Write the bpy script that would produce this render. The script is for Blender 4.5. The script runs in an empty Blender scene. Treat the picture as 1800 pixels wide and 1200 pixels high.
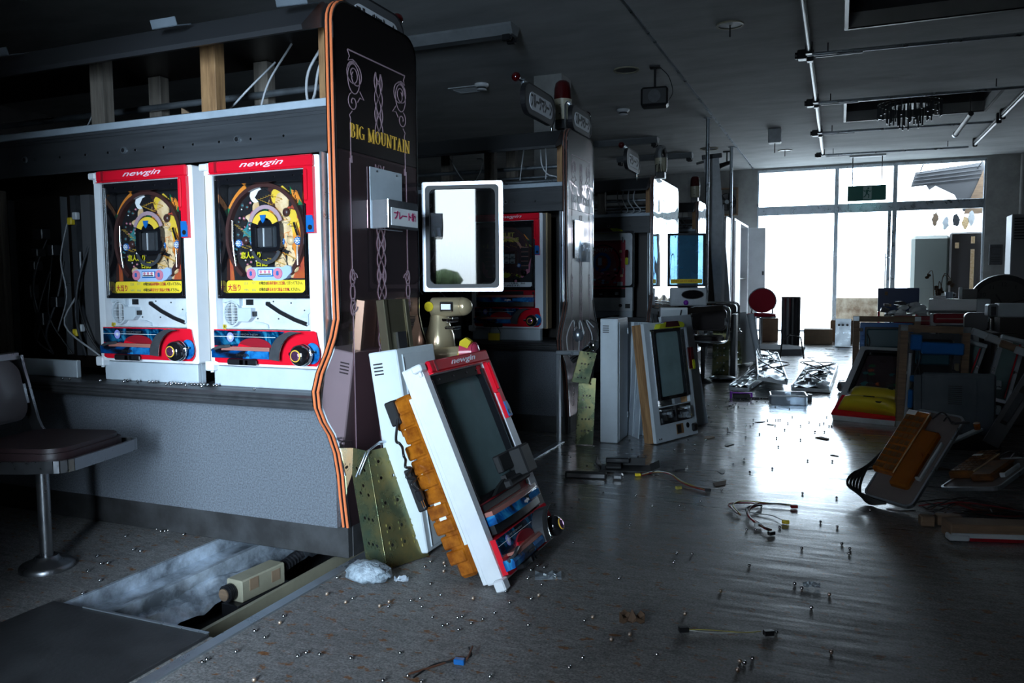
import bpy, math, random
from mathutils import Matrix, Vector, Euler
R = random.Random(7)
PI = math.pi
sc = bpy.context.scene
col = sc.collection

# ------------------------------------------------------------------ camera
cam_d = bpy.data.cameras.new('camera'); cam = bpy.data.objects.new('camera', cam_d); col.objects.link(cam)
cam_d.sensor_width = 36.0
cam_d.lens = 36.0 * 1383.07 / 1800.0
cam_d.clip_start = 0.02
_r = Vector((0.92351121, 0.38350504, -0.00713695)); _u = Vector((-0.02210155, 0.07177955, 0.99717562)); _f = Vector((-0.38293416, 0.92074512, -0.07476527))
cam.matrix_world = Matrix(((_r.x, _u.x, -_f.x, 0), (_r.y, _u.y, -_f.y, 0), (_r.z, _u.z, -_f.z, 0.95), (0, 0, 0, 1)))
sc.camera = cam

# ------------------------------------------------------------------ world, light, exposure
sc.view_settings.view_transform = 'Standard'; sc.view_settings.look = 'None'
sc.view_settings.gamma = 1.0; sc.view_settings.use_curve_mapping = False
sc.view_settings.exposure = 0.0
W = bpy.data.worlds.new('overcast_sky'); sc.world = W; W.use_nodes = True
wn = W.node_tree.nodes; wl = W.node_tree.links; wn.clear()
wo = wn.new('ShaderNodeOutputWorld'); wb = wn.new('ShaderNodeBackground'); wt = wn.new('ShaderNodeTexCoord')
ws = wn.new('ShaderNodeSeparateXYZ'); wr = wn.new('ShaderNodeValToRGB')
wl.new(wt.outputs['Generated'], ws.inputs[0])
wm_ = wn.new('ShaderNodeMath'); wm_.operation = 'MULTIPLY_ADD'; wm_.inputs[1].default_value = 0.5; wm_.inputs[2].default_value = 0.5
wl.new(ws.outputs['Z'], wm_.inputs[0]); wl.new(wm_.outputs[0], wr.inputs[0])
wr.color_ramp.elements[0].position = 0.47; wr.color_ramp.elements[0].color = (0.35, 0.38, 0.40, 1)
wr.color_ramp.elements[1].position = 0.53; wr.color_ramp.elements[1].color = (0.74, 0.89, 1.0, 1)
wl.new(wr.outputs[0], wb.inputs[0]); wb.inputs[1].default_value = 13.0
wl.new(wb.outputs[0], wo.inputs[0])

def area(name, loc, target, sx, sy, power, color, spread=180, portal=False):
    d = bpy.data.lights.new(name, 'AREA'); d.shape = 'RECTANGLE'; d.size = sx; d.size_y = sy
    d.energy = power; d.color = color; d.spread = math.radians(spread)
    o = bpy.data.objects.new(name, d); col.objects.link(o); o.location = loc
    o.rotation_euler = (Vector(target) - Vector(loc)).to_track_quat('-Z', 'Y').to_euler()
    if portal: d.cycles.is_portal = True
    return o
area('back_window_portal', (0.4, 15.62, 1.5), (0.4, 0, 1.5), 3.8, 3.0, 1, (1, 1, 1), portal=True)
# added narrow-beam lamp for daylight assumed to enter behind the camera
area('front_daylight', (-0.42, -1.70, 1.15), (-1.75, 2.25, 0.75), 0.92, 1.7, 54, (0.60, 0.80, 1.0), spread=60)

# ------------------------------------------------------------------ node materials
def mat(name, color, rough=0.5, metal=0.0, var=0.0, vscale=12.0, color2=None, bump=0.0, bscale=60.0, spec=0.5, coat=0.0, stretch=None, rvar=0.0):
    m = bpy.data.materials.new(name); m.use_nodes = True
    n = m.node_tree.nodes; l = m.node_tree.links; b = n['Principled BSDF']
    c = tuple(color) + (1,)
    b.inputs['Base Color'].default_value = c; b.inputs['Roughness'].default_value = rough
    b.inputs['Metallic'].default_value = metal; b.inputs['Specular IOR Level'].default_value = spec
    b.inputs['Coat Weight'].default_value = coat; b.inputs['Coat Roughness'].default_value = 0.05
    if var or color2 or bump or rvar:
        t = n.new('ShaderNodeTexCoord'); mp = n.new('ShaderNodeMapping'); l.new(t.outputs['Object'], mp.inputs[0])
        if stretch: mp.inputs['Scale'].default_value = stretch
        nz = n.new('ShaderNodeTexNoise'); nz.inputs['Scale'].default_value = vscale; nz.inputs['Detail'].default_value = 6; nz.inputs['Roughness'].default_value = 0.65
        l.new(mp.outputs[0], nz.inputs[0])
        if var or color2:
            rp = n.new('ShaderNodeValToRGB'); l.new(nz.outputs[0], rp.inputs[0])
            c2 = color2 if color2 else tuple(max(0, x * (1 - var)) for x in color)
            rp.color_ramp.elements[0].position = 0.36; rp.color_ramp.elements[0].color = tuple(c2) + (1,)
            rp.color_ramp.elements[1].position = 0.62; rp.color_ramp.elements[1].color = c
            l.new(rp.outputs[0], b.inputs['Base Color'])
        if rvar:
            mr = n.new('ShaderNodeMapRange'); l.new(nz.outputs[0], mr.inputs[0]); mr.inputs[1].default_value = 0.3; mr.inputs[2].default_value = 0.7
            mr.inputs[3].default_value = max(0.02, rough - rvar); mr.inputs[4].default_value = min(1, rough + rvar); l.new(mr.outputs[0], b.inputs['Roughness'])
        if bump:
            n2 = n.new('ShaderNodeTexNoise'); n2.inputs['Scale'].default_value = bscale; n2.inputs['Detail'].default_value = 4; l.new(mp.outputs[0], n2.inputs[0])
            bp = n.new('ShaderNodeBump'); bp.inputs['Strength'].default_value = bump; bp.inputs['Distance'].default_value = 0.004
            l.new(n2.outputs[0], bp.inputs['Height']); l.new(bp.outputs[0], b.inputs['Normal'])
    return m

def mirror_mat(name, tint, base, f, rough=0.03, wav=0.0):
    """glossy tinted acrylic: a dark body under a mirror-like coloured sheen"""
    m = bpy.data.materials.new(name); m.use_nodes = True; n = m.node_tree.nodes; l = m.node_tree.links
    b = n['Principled BSDF']; b.inputs['Base Color'].default_value = tuple(base) + (1,); b.inputs['Roughness'].default_value = 0.3
    g = n.new('ShaderNodeBsdfGlossy'); g.inputs[0].default_value = tuple(tint) + (1,); g.inputs['Roughness'].default_value = rough
    x = n.new('ShaderNodeMixShader'); x.inputs[0].default_value = f
    l.new(b.outputs[0], x.inputs[1]); l.new(g.outputs[0], x.inputs[2]); l.new(x.outputs[0], n['Material Output'].inputs[0])
    if wav:
        t = n.new('ShaderNodeTexCoord'); nz = n.new('ShaderNodeTexNoise'); nz.inputs['Scale'].default_value = 2.2; nz.inputs['Detail'].default_value = 1
        bp = n.new('ShaderNodeBump'); bp.inputs['Strength'].default_value = wav; bp.inputs['Distance'].default_value = 0.05
        l.new(t.outputs['Object'], nz.inputs[0]); l.new(nz.outputs[0], bp.inputs['Height']); l.new(bp.outputs[0], g.inputs['Normal'])
    return m

def glass_mat(name, tint=(1, 1, 1), refl=(1, 1, 1), rough=0.02, ior=1.5, body=0.0, bodycol=(0.5, 0.6, 0.6)):
    """thin pane: see-through, with Fresnel reflections and a little dust"""
    m = bpy.data.materials.new(name); m.use_nodes = True; n = m.node_tree.nodes; l = m.node_tree.links
    n.remove(n['Principled BSDF'])
    tr = n.new('ShaderNodeBsdfTransparent'); tr.inputs[0].default_value = tuple(tint) + (1,)
    gl = n.new('ShaderNodeBsdfGlossy'); gl.inputs[0].default_value = tuple(refl) + (1,); gl.inputs['Roughness'].default_value = rough
    fr = n.new('ShaderNodeFresnel'); fr.inputs[0].default_value = ior
    ge = n.new('ShaderNodeNewGeometry'); mu = n.new('ShaderNodeMath'); mu.operation = 'MULTIPLY_ADD'; l.new(ge.outputs['Backfacing'], mu.inputs[0]); mu.inputs[1].default_value = -1.0; mu.inputs[2].default_value = 1.0
    m2 = n.new('ShaderNodeMath'); m2.operation = 'MULTIPLY'; l.new(fr.outputs[0], m2.inputs[0]); l.new(mu.outputs[0], m2.inputs[1])
    x = n.new('ShaderNodeMixShader'); l.new(m2.outputs[0], x.inputs[0]); l.new(tr.outputs[0], x.inputs[1]); l.new(gl.outputs[0], x.inputs[2])
    out = x.outputs[0]
    if body:
        d = n.new('ShaderNodeBsdfDiffuse'); d.inputs[0].default_value = tuple(bodycol) + (1,)
        t = n.new('ShaderNodeTexCoord'); nz = n.new('ShaderNodeTexNoise'); nz.inputs['Scale'].default_value = 7; nz.inputs['Detail'].default_value = 5
        mr = n.new('ShaderNodeMapRange'); mr.inputs[1].default_value = 0.3; mr.inputs[2].default_value = 0.75; mr.inputs[3].default_value = body * 0.8; mr.inputs[4].default_value = min(1, body * 1.15)
        l.new(t.outputs['Object'], nz.inputs[0]); l.new(nz.outputs[0], mr.inputs[0])
        y = n.new('ShaderNodeMixShader'); l.new(mr.outputs[0], y.inputs[0]); l.new(out, y.inputs[1]); l.new(d.outputs[0], y.inputs[2]); out = y.outputs[0]
    l.new(out, n['Material Output'].inputs[0])
    return m

def floor_mat():
    m = bpy.data.materials.new('worn_vinyl_floor'); m.use_nodes = True; n = m.node_tree.nodes; l = m.node_tree.links; b = n['Principled BSDF']
    t = n.new('ShaderNodeTexCoord')
    def noise(scale, detail=6, st=(1, 1, 1), rough=0.6):
        mp = n.new('ShaderNodeMapping'); mp.inputs['Scale'].default_value = st; l.new(t.outputs['Object'], mp.inputs[0])
        z = n.new('ShaderNodeTexNoise'); z.inputs['Scale'].default_value = scale; z.inputs['Detail'].default_value = detail; z.inputs['Roughness'].default_value = rough
        l.new(mp.outputs[0], z.inputs[0]); return z
    def ramp(src, p0, c0, p1, c1):
        r = n.new('ShaderNodeValToRGB'); r.color_ramp.elements[0].position = p0; r.color_ramp.elements[1].position = p1
        r.color_ramp.elements[0].color = c0 + (1,); r.color_ramp.elements[1].color = c1 + (1,); l.new(src, r.inputs[0]); return r
    def mix(f, a, c, mode='MIX'):
        x = n.new('ShaderNodeMix'); x.data_type = 'RGBA'; x.blend_type = mode
        if isinstance(f, float): x.inputs[0].default_value = f
        else: l.new(f, x.inputs[0])
        l.new(a, x.inputs[6])
        if isinstance(c, tuple): x.inputs[7].default_value = c + (1,)
        else: l.new(c, x.inputs[7])
        return x.outputs[2]
    base = ramp(noise(26, 8, (1, 2.2, 1), 0.75).outputs[0], 0.3, (0.16, 0.154, 0.152), 0.7, (0.44, 0.42, 0.41))
    big = ramp(noise(1.6, 4).outputs[0], 0.3, (0.55, 0.55, 0.55), 0.7, (1, 1, 1))
    c = mix(1.0, base.outputs[0], big.outputs[0], 'MULTIPLY')
    # dirt specks and rust stains left by the steel balls
    dk = ramp(noise(75, 3).outputs[0], 0.62, (0, 0, 0), 0.72, (1, 1, 1)); c = mix(dk.outputs[0], c, (0.018, 0.016, 0.015))
    rs = ramp(noise(21, 3, (1, 1.6, 1)).outputs[0], 0.60, (0, 0, 0), 0.66, (1, 1, 1)); c = mix(rs.outputs[0], c, (0.24, 0.09, 0.02))
    fg = ramp(noise(150, 3).outputs[0], 0.38, (0.45, 0.45, 0.45), 0.6, (1, 1, 1)); c = mix(1.0, c, fg.outputs[0], 'MULTIPLY')
    l.new(c, b.inputs['Base Color'])
    rr = n.new('ShaderNodeMapRange'); rz = noise(9, 8, (0.35, 3.2, 1), 0.7); l.new(rz.outputs[0], rr.inputs[0])
    rr.inputs[1].default_value = 0.32; rr.inputs[2].default_value = 0.68; rr.inputs[3].default_value = 0.16; rr.inputs[4].default_value = 0.50
    l.new(rr.outputs[0], b.inputs['Roughness'])
    bz = noise(60, 6, (1, 1.8, 1), 0.75); bp = n.new('ShaderNodeBump'); bp.inputs['Strength'].default_value = 0.14; bp.inputs['Distance'].default_value = 0.004
    l.new(bz.outputs[0], bp.inputs['Height']); l.new(bp.outputs[0], b.inputs['Normal'])
    b.inputs['Specular IOR Level'].default_value = 0.6
    b.inputs['Coat Roughness'].default_value = 0.11; cw = ramp(noise(5, 7, (0.5, 2.5, 1), 0.7).outputs[0], 0.36, (0.25, 0.25, 0.25), 0.56, (1, 1, 1)); sy = n.new('ShaderNodeSeparateXYZ'); l.new(t.outputs['Object'], sy.inputs[0])
    # the trodden, dusty zone round the nearest island has lost its polish
    du = n.new('ShaderNodeMapRange'); l.new(sy.outputs['Y'], du.inputs[0]); du.inputs[1].default_value = 2.1; du.inputs[2].default_value = 3.4; du.inputs[3].default_value = 0.0; du.inputs[4].default_value = 1.0
    cm = n.new('ShaderNodeMath'); cm.operation = 'MULTIPLY'; l.new(cw.outputs[0], cm.inputs[0]); l.new(du.outputs[0], cm.inputs[1]); l.new(cm.outputs[0], b.inputs['Coat Weight'])
    ru = n.new('ShaderNodeMath'); ru.operation = 'MULTIPLY_ADD'; l.new(du.outputs[0], ru.inputs[0]); ru.inputs[1].default_value = -0.28; ru.inputs[2].default_value = 0.28
    ra = n.new('ShaderNodeMath'); ra.operation = 'ADD'; l.new(rr.outputs[0], ra.inputs[0]); l.new(ru.outputs[0], ra.inputs[1]); l.new(ra.outputs[0], b.inputs['Roughness']); b.inputs['Coat IOR'].default_value = 1.5
    bp2 = n.new('ShaderNodeBump'); bp2.inputs['Strength'].default_value = 0.035; bp2.inputs['Distance'].default_value = 0.004; l.new(bz.outputs[0], bp2.inputs['Height']); l.new(bp2.outputs[0], b.inputs['Coat Normal'])
    return m

def nebula_mat(name, a=(0.004, 0.006, 0.012), bcol=(0.0, 0.09, 0.33), ccol=(0.05, 0.45, 0.75), scale=9):
    m = bpy.data.materials.new(name); m.use_nodes = True; n = m.node_tree.nodes; l = m.node_tree.links; b = n['Principled BSDF']
    t = n.new('ShaderNodeTexCoord'); z = n.new('ShaderNodeTexNoise'); z.inputs['Scale'].default_value = scale; z.inputs['Detail'].default_value = 4; z.inputs['Distortion'].default_value = 1.6
    r = n.new('ShaderNodeValToRGB'); r.color_ramp.elements[0].position = 0.40; r.color_ramp.elements[0].color = a + (1,)
    r.color_ramp.elements[1].position = 0.70; r.color_ramp.elements[1].color = ccol + (1,)
    e = r.color_ramp.elements.new(0.55); e.color = bcol + (1,)
    l.new(t.outputs['Object'], z.inputs[0]); l.new(z.outputs[0], r.inputs[0]); l.new(r.outputs[0], b.inputs['Base Color'])
    b.inputs['Roughness'].default_value = 0.18; b.inputs['Coat Weight'].default_value = 0.5
    return m

M = {}
M['floor'] = floor_mat()
M['ceiling'] = mat('stained_plaster_ceiling', (0.50, 0.51, 0.51), 0.9, var=0.22, vscale=1.6, stretch=(0.8, 2, 1), bump=0.25, bscale=90)
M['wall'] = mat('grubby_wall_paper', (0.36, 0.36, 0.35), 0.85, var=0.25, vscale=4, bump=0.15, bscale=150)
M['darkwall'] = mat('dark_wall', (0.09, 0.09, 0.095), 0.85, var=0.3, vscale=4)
M['alu'] = mat('brushed_aluminium', (0.52, 0.57, 0.62), 0.32, 0.9, var=0.2, vscale=8, rvar=0.1)
M['chrome'] = mat('chrome', (0.80, 0.83, 0.86), 0.09, 1.0)
M['steelball'] = mat('steel_ball', (0.62, 0.64, 0.66), 0.14, 1.0)
M['rustball'] = mat('rusty_ball', (0.42, 0.20, 0.07), 0.42, 0.7, color2=(0.55, 0.50, 0.45), vscale=160)
M['white'] = mat('white_plastic', (0.83, 0.85, 0.88), 0.32, var=0.08, vscale=5)
M['offwhite'] = mat('dirty_white_plastic', (0.62, 0.65, 0.68), 0.45, var=0.2, vscale=9)
M['red'] = mat('red_plastic', (0.72, 0.008, 0.025), 0.22, coat=0.5)
M['darkred'] = mat('dark_red_plastic', (0.30, 0.01, 0.02), 0.25, coat=0.4)
M['black'] = mat('black_plastic', (0.012, 0.012, 0.014), 0.35)
M['gloss'] = mat('gloss_black', (0.008, 0.008, 0.01), 0.10, coat=0.6)
M['graphite'] = mat('graphite_plastic', (0.055, 0.058, 0.065), 0.4, var=0.3, vscale=30)
M['bluep'] = mat('blue_plastic', (0.01, 0.13, 0.42), 0.3)
M['purple'] = mat('purple_plastic', (0.25, 0.03, 0.45), 0.3)
M['yellow'] = mat('yellow_plastic', (0.62, 0.47, 0.02), 0.3, var=0.12, vscale=6)
M['lime'] = mat('yellow_green_lamp', (0.45, 0.48, 0.02), 0.2, coat=0.4)
M['sticker'] = mat('yellow_sticker', (0.86, 0.62, 0.03), 0.5)
M['paper'] = mat('white_card', (0.85, 0.86, 0.87), 0.5)
M['ink'] = mat('black_ink', (0.01, 0.01, 0.012), 0.5)
M['redink'] = mat('red_ink', (0.45, 0.01, 0.03), 0.5)
M['purpleink'] = mat('magenta_ink', (0.42, 0.01, 0.10), 0.5)
M['pinkink'] = mat('pale_pink_print', (0.85, 0.62, 0.70), 0.4)
M['lilac'] = mat('lilac_print', (0.40, 0.27, 0.31), 0.4)
M['gold'] = mat('gold_letter', (0.85, 0.50, 0.06), 0.35)
M['greyink'] = mat('faded_grey_ink', (0.42, 0.36, 0.12), 0.5)
M['wood'] = mat('bare_timber', (0.36, 0.20, 0.085), 0.7, color2=(0.17, 0.085, 0.035), vscale=6, stretch=(9, 9, 0.7), bump=0.2)
M['greywood'] = mat('weathered_timber', (0.20, 0.17, 0.14), 0.8, color2=(0.10, 0.085, 0.07), vscale=6, stretch=(9, 9, 0.7))
M['plywood'] = mat('plywood', (0.26, 0.17, 0.105), 0.7, color2=(0.17, 0.11, 0.07), vscale=5, stretch=(1, 1, 9))
M['cardboard'] = mat('cardboard', (0.30, 0.20, 0.125), 0.85, var=0.2, vscale=8)
M['orange'] = mat('orange_stripe', (0.80, 0.20, 0.07), 0.3)
M['brownstripe'] = mat('brown_stripe', (0.14, 0.055, 0.04), 0.3)
M['acryl'] = mirror_mat('brown_mirror_acrylic', (0.66, 0.42, 0.44), (0.030, 0.018, 0.020), 0.46, 0.025)
M['acryldark'] = mirror_mat('dark_brown_mirror_acrylic', (0.5, 0.38, 0.38), (0.012, 0.008, 0.008), 0.22, 0.05)
M['fixturegrey'] = mat('dusty_fixture_enamel', (0.22, 0.235, 0.25), 0.5, var=0.2, vscale=6)
M['acryltop'] = mirror_mat('black_mirror_acrylic', (0.40, 0.33, 0.34), (0.006, 0.004, 0.004), 0.30, 0.03, 0.12)
M['acrylwavy'] = mirror_mat('wavy_brown_mirror_acrylic', (0.55, 0.42, 0.42), (0.014, 0.009, 0.009), 0.26, 0.03, 0.9)
M['mirrorwhite'] = mirror_mat('bright_mirror_panel', (0.9, 0.92, 0.95), (0.02, 0.02, 0.02), 0.85, 0.03, 0.35)
M['fabric'] = mat('grey_carpet_cladding', (0.16, 0.175, 0.20), 0.95, color2=(0.085, 0.092, 0.105), vscale=170, bump=0.3, bscale=420)
M['fascia'] = mat('dark_grey_laminate', (0.045, 0.048, 0.053), 0.42, var=0.3, vscale=4, stretch=(0.4, 1, 9), rvar=0.1)
M['counter'] = mat('dark_counter_moulding', (0.055, 0.055, 0.058), 0.38, var=0.3, vscale=20)
M['shelf'] = mat('pale_grey_shelf_edge', (0.36, 0.42, 0.48), 0.5, var=0.2, vscale=5)
M['kick'] = mat('scuffed_kick_board', (0.022, 0.021, 0.021), 0.55, color2=(0.05, 0.05, 0.052), vscale=7)
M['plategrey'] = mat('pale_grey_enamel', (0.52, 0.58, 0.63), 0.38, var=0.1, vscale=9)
M['cabinet'] = mat('cream_grey_enamel', (0.63, 0.69, 0.72), 0.35, var=0.07, vscale=6)
M['zinc'] = mat('yellow_passivated_zinc', (0.30, 0.25, 0.10), 0.3, 0.75, color2=(0.11, 0.16, 0.10), vscale=7, rvar=0.12)
M['brass'] = mat('dull_brass_metal', (0.34, 0.30, 0.20), 0.28, 0.9)
M['goldpaint'] = mat('champagne_plastic', (0.45, 0.36, 0.22), 0.2, 0.5)
M['amber'] = mat('amber_plastic', (0.42, 0.13, 0.010), 0.2, color2=(0.20, 0.05, 0.005), vscale=22, coat=0.5)
M['darkamber'] = mat('dark_amber_plastic', (0.20, 0.07, 0.01), 0.55, color2=(0.08, 0.03, 0.006), vscale=18)
M['nebula'] = nebula_mat('blue_nebula_print')
M['nebula2'] = nebula_mat('dark_nebula_print', bcol=(0.0, 0.03, 0.09), ccol=(0.03, 0.25, 0.42), scale=13)
M['bluemetal'] = mat('blue_metal_print', (0.02, 0.22, 0.55), 0.2, color2=(0.0, 0.05, 0.2), vscale=14, coat=0.5)
M['salmon'] = mat('salmon_plastic', (0.40, 0.16, 0.13), 0.25, coat=0.3)
M['glass'] = glass_mat('machine_glass')
M['dustglass'] = glass_mat('dusty_glass', (0.75, 0.85, 0.85), body=0.5, bodycol=(0.30, 0.42, 0.43), ior=1.6)
M['mirrorglass'] = glass_mat('reflective_glass', (0.5, 0.52, 0.55), ior=1.9)
M['winglass'] = glass_mat('window_glass', (0.97, 0.98, 1.0), ior=1.3)
M['clearplastic'] = glass_mat('clear_plastic', (0.75, 0.8, 0.85), body=0.35, bodycol=(0.8, 0.85, 0.9))
M['smoke'] = glass_mat('smoky_plastic', (0.12, 0.14, 0.16), body=0.65, bodycol=(0.17, 0.20, 0.23))
M['seat'] = mat('maroon_vinyl', (0.022, 0.010, 0.011), 0.45, var=0.2, vscale=8, bump=0.1)
M['redseat'] = mat('red_vinyl', (0.34, 0.015, 0.03), 0.55, spec=0.08)
M['darkchrome'] = mat('dull_chrome_frame', (0.26, 0.28, 0.31), 0.22, 1.0)
M['chairmetal'] = mat('worn_chair_frame', (0.24, 0.24, 0.25), 0.33, 0.95, rvar=0.1, vscale=25)
M['concrete'] = mat('stained_concrete', (0.42, 0.35, 0.26), 0.9, color2=(0.16, 0.10, 0.06), vscale=4, bump=0.3)
M['foilsheet'] = mat('galvanised_trench_sheet', (0.62, 0.70, 0.80), 0.28, 0.35, var=0.75, vscale=7, bump=1.0, bscale=22)
M['foil'] = mat('crumpled_foil', (0.55, 0.62, 0.68), 0.3, 0.8, bump=0.8, bscale=60)
M['rubber'] = mat('black_rubber', (0.01, 0.01, 0.011), 0.55)
M['cable'] = mat('grey_cable', (0.42, 0.43, 0.45), 0.45)
M['blackcable'] = mat('black_cable', (0.012, 0.012, 0.013), 0.4)
M['beige'] = mat('beige_enamel', (0.36, 0.33, 0.24), 0.45, var=0.15, vscale=10)
M['redlens'] = mat('red_lamp_lens', (0.05, 0.002, 0.003), 0.06, coat=0.8)
M['speakerbox'] = mat('black_box', (0.015, 0.015, 0.016), 0.5)
M['leaf'] = mat('dry_leaf', (0.10, 0.055, 0.03), 0.8)
M['green'] = mat('green_print', (0.015, 0.16, 0.06), 0.4)
M['orangeprint'] = mat('orange_print', (0.75, 0.24, 0.03), 0.4)
M['cream'] = mat('cream_print', (0.80, 0.60, 0.36), 0.4, color2=(0.62, 0.38, 0.17), vscale=30)
M['yellowprint'] = mat('yellow_print', (0.78, 0.52, 0.05), 0.4)
M['rosered'] = mat('crimson_print', (0.38, 0.02, 0.04), 0.4, color2=(0.50, 0.12, 0.02), vscale=8)
M['pink'] = mat('pink_print', (0.62, 0.20, 0.28), 0.4)
M['teal'] = mat('blue_green_print', (0.03, 0.20, 0.22), 0.4)
M['screen'] = mat('dead_screen', (0.03, 0.035, 0.04), 0.12, coat=0.5)
M['greenexit'] = mat('green_exit_panel', (0.005, 0.09, 0.07), 0.35)
M['signwhite'] = mat('sign_white', (0.72, 0.74, 0.78), 0.4)
M['acwhite'] = mat('appliance_grey', (0.30, 0.31, 0.33), 0.5)
M['outside'] = mat('outdoor_paving', (0.35, 0.35, 0.34), 0.9)
M['dullgrey'] = mat('dull_grey_board', (.30, .32, .34), .95, spec=0.1, var=.2, vscale=5)
M['hedge'] = mat('hedge_leaves', (.10, .16, .06), .8, color2=(.02, .035, .015), vscale=14)
M['visor'] = mat('dark_visor', (.024, .025, .028), .42)
M['mossy'] = mat('frosted_grey_green_box', (0.20, 0.22, 0.20), 0.6)
M['darkbrown'] = mat('dark_brown_panel', (0.022, 0.016, 0.013), 0.4)

# ------------------------------------------------------------------ mesh builder
class MB:
    def __init__(s): s.v = []; s.f = []; s.m = []; s.s = []
    def add(s, vs, fs, m=0, smooth=False, T=None):
        o = len(s.v)
        for p in vs:
            p = Vector(p)
            s.v.append(tuple(T @ p) if T is not None else tuple(p))
        for f in fs: s.f.append([i + o for i in f]); s.m.append(m); s.s.append(smooth)
        return s
    def box(s, x0, x1, y0, y1, z0, z1, m=0, b=0.0, T=None):
        if b <= 0:
            vs = [(x, y, z) for z in (z0, z1) for y in (y0, y1) for x in (x0, x1)]
            return s.add(vs, [(0, 2, 3, 1), (4, 5, 7, 6), (0, 1, 5, 4), (2, 6, 7, 3), (0, 4, 6, 2), (1, 3, 7, 5)], m, T=T)
        b = min(b, (x1 - x0) / 2.01, (y1 - y0) / 2.01, (z1 - z0) / 2.01)
        X = (x0, x1); Y = (y0, y1); Z = (z0, z1); S = (b, -b); vs = []; ix = {}
        for i in (0, 1):
            for j in (0, 1):
                for k in (0, 1):
                    for a in range(3):
                        p = [X[i], Y[j], Z[k]]
                        for q in range(3):
                            if q != a: p[q] += S[(i, j, k)[q]]
                        ix[i, j, k, a] = len(vs); vs.append(tuple(p))
        fs = []
        for a in range(3):
            u, w = [(1, 2), (2, 0), (0, 1)][a]
            for e in (0, 1):
                q = []
                for (cu, cw) in ((0, 0), (1, 0), (1, 1), (0, 1)):
                    k = [0, 0, 0]; k[a] = e; k[u] = cu; k[w] = cw; q.append(ix[k[0], k[1], k[2], a])
                fs.append(q if e else q[::-1])
            for cu in (0, 1):
                for cw in (0, 1):
                    k0 = [0, 0, 0]; k1 = [0, 0, 0]; k0[u] = k1[u] = cu; k0[w] = k1[w] = cw; k0[a] = 0; k1[a] = 1
                    q = [ix[(*k0, u)], ix[(*k1, u)], ix[(*k1, w)], ix[(*k0, w)]]
                    fs.append(q if (cu == cw) == True else q[::-1])
        for i in (0, 1):
            for j in (0, 1):
                for k in (0, 1):
                    q = [ix[i, j, k, 0], ix[i, j, k, 1], ix[i, j, k, 2]]
                    fs.append(q if (i + j + k) % 2 else q[::-1])
        return s.add(vs, fs, m, T=T)
    def prism(s, pts, ax, a, b, m=0, T=None, smooth=False):
        """pts: outline in the two other axes (x,y,z order); extruded along axis ax from a to b"""
        def P(p, h): return {'x': (h, p[0], p[1]), 'y': (p[0], h, p[1]), 'z': (p[0], p[1], h)}[ax]
        n = len(pts); vs = [P(p, a) for p in pts] + [P(p, b) for p in pts]
        s.add(vs, [list(range(n))[::-1], list(range(n, 2 * n))], m, T=T)
        s.add(vs, [(i, (i + 1) % n, n + (i + 1) % n, n + i) for i in range(n)], m, smooth, T=T)
        return s
    def ring(s, out, inn, ax, a, b, m=0, T=None):
        def P(p, h): return {'x': (h, p[0], p[1]), 'y': (p[0], h, p[1]), 'z': (p[0], p[1], h)}[ax]
        n = len(out); assert n == len(inn); vs = [P(p, a) for p in out] + [P(p, b) for p in out] + [P(p, a) for p in inn] + [P(p, b) for p in inn]
        fs = []
        for i in range(n):
            j = (i + 1) % n
            fs += [(i, j, n + j, n + i), (2 * n + i, 3 * n + i, 3 * n + j, 2 * n + j), (n + i, n + j, 3 * n + j, 3 * n + i), (i, 2 * n + i, 2 * n + j, j)]
        return s.add(vs, fs, m, T=T)
    def cyl(s, p0, p1, r0, r1=None, n=16, m=0, caps=True, T=None):
        r1 = r0 if r1 is None else r1
        p0 = Vector(p0); p1 = Vector(p1); d = (p1 - p0).normalized()
        u = d.orthogonal().normalized(); w = d.cross(u)
        vs = [p0 + r0 * (math.cos(2 * PI * i / n) * u + math.sin(2 * PI * i / n) * w) for i in range(n)] + [p1 + r1 * (math.cos(2 * PI * i / n) * u + math.sin(2 * PI * i / n) * w) for i in range(n)]
        s.add(vs, [(i, (i + 1) % n, n + (i + 1) % n, n + i) for i in range(n)], m, True, T=T)
        if caps: s.add(vs, [list(range(n))[::-1], list(range(n, 2 * n))], m, T=T)
        return s
    def tube(s, pts, r, n=8, m=0, closed=False, T=None):
        P = [Vector(p) for p in pts]; k = len(P); vs = []; up = None
        for i in range(k):
            a = P[i - 1] if (i > 0 or closed) else P[i]; b = P[(i + 1) % k] if (i < k - 1 or closed) else P[i]
            d = (b - a).normalized()
            if up is None: up = d.orthogonal().normalized()
            up = (up - d * up.dot(d)); up = up.normalized() if up.length > 1e-6 else d.orthogonal().normalized()
            w = d.cross(up); rr = r[i] if isinstance(r, (list, tuple)) else r
            vs += [P[i] + rr * (math.cos(2 * PI * j / n) * up + math.sin(2 * PI * j / n) * w) for j in range(n)]
        fs = []
        for i in range(k if closed else k - 1):
            o = i * n; q = ((i + 1) % k) * n
            fs += [(o + j, o + (j + 1) % n, q + (j + 1) % n, q + j) for j in range(n)]
        s.add(vs, fs, m, True, T=T)
        if not closed: s.add(vs, [list(range(n))[::-1], list(range((k - 1) * n, k * n))], m, T=T)
        return s
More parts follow.
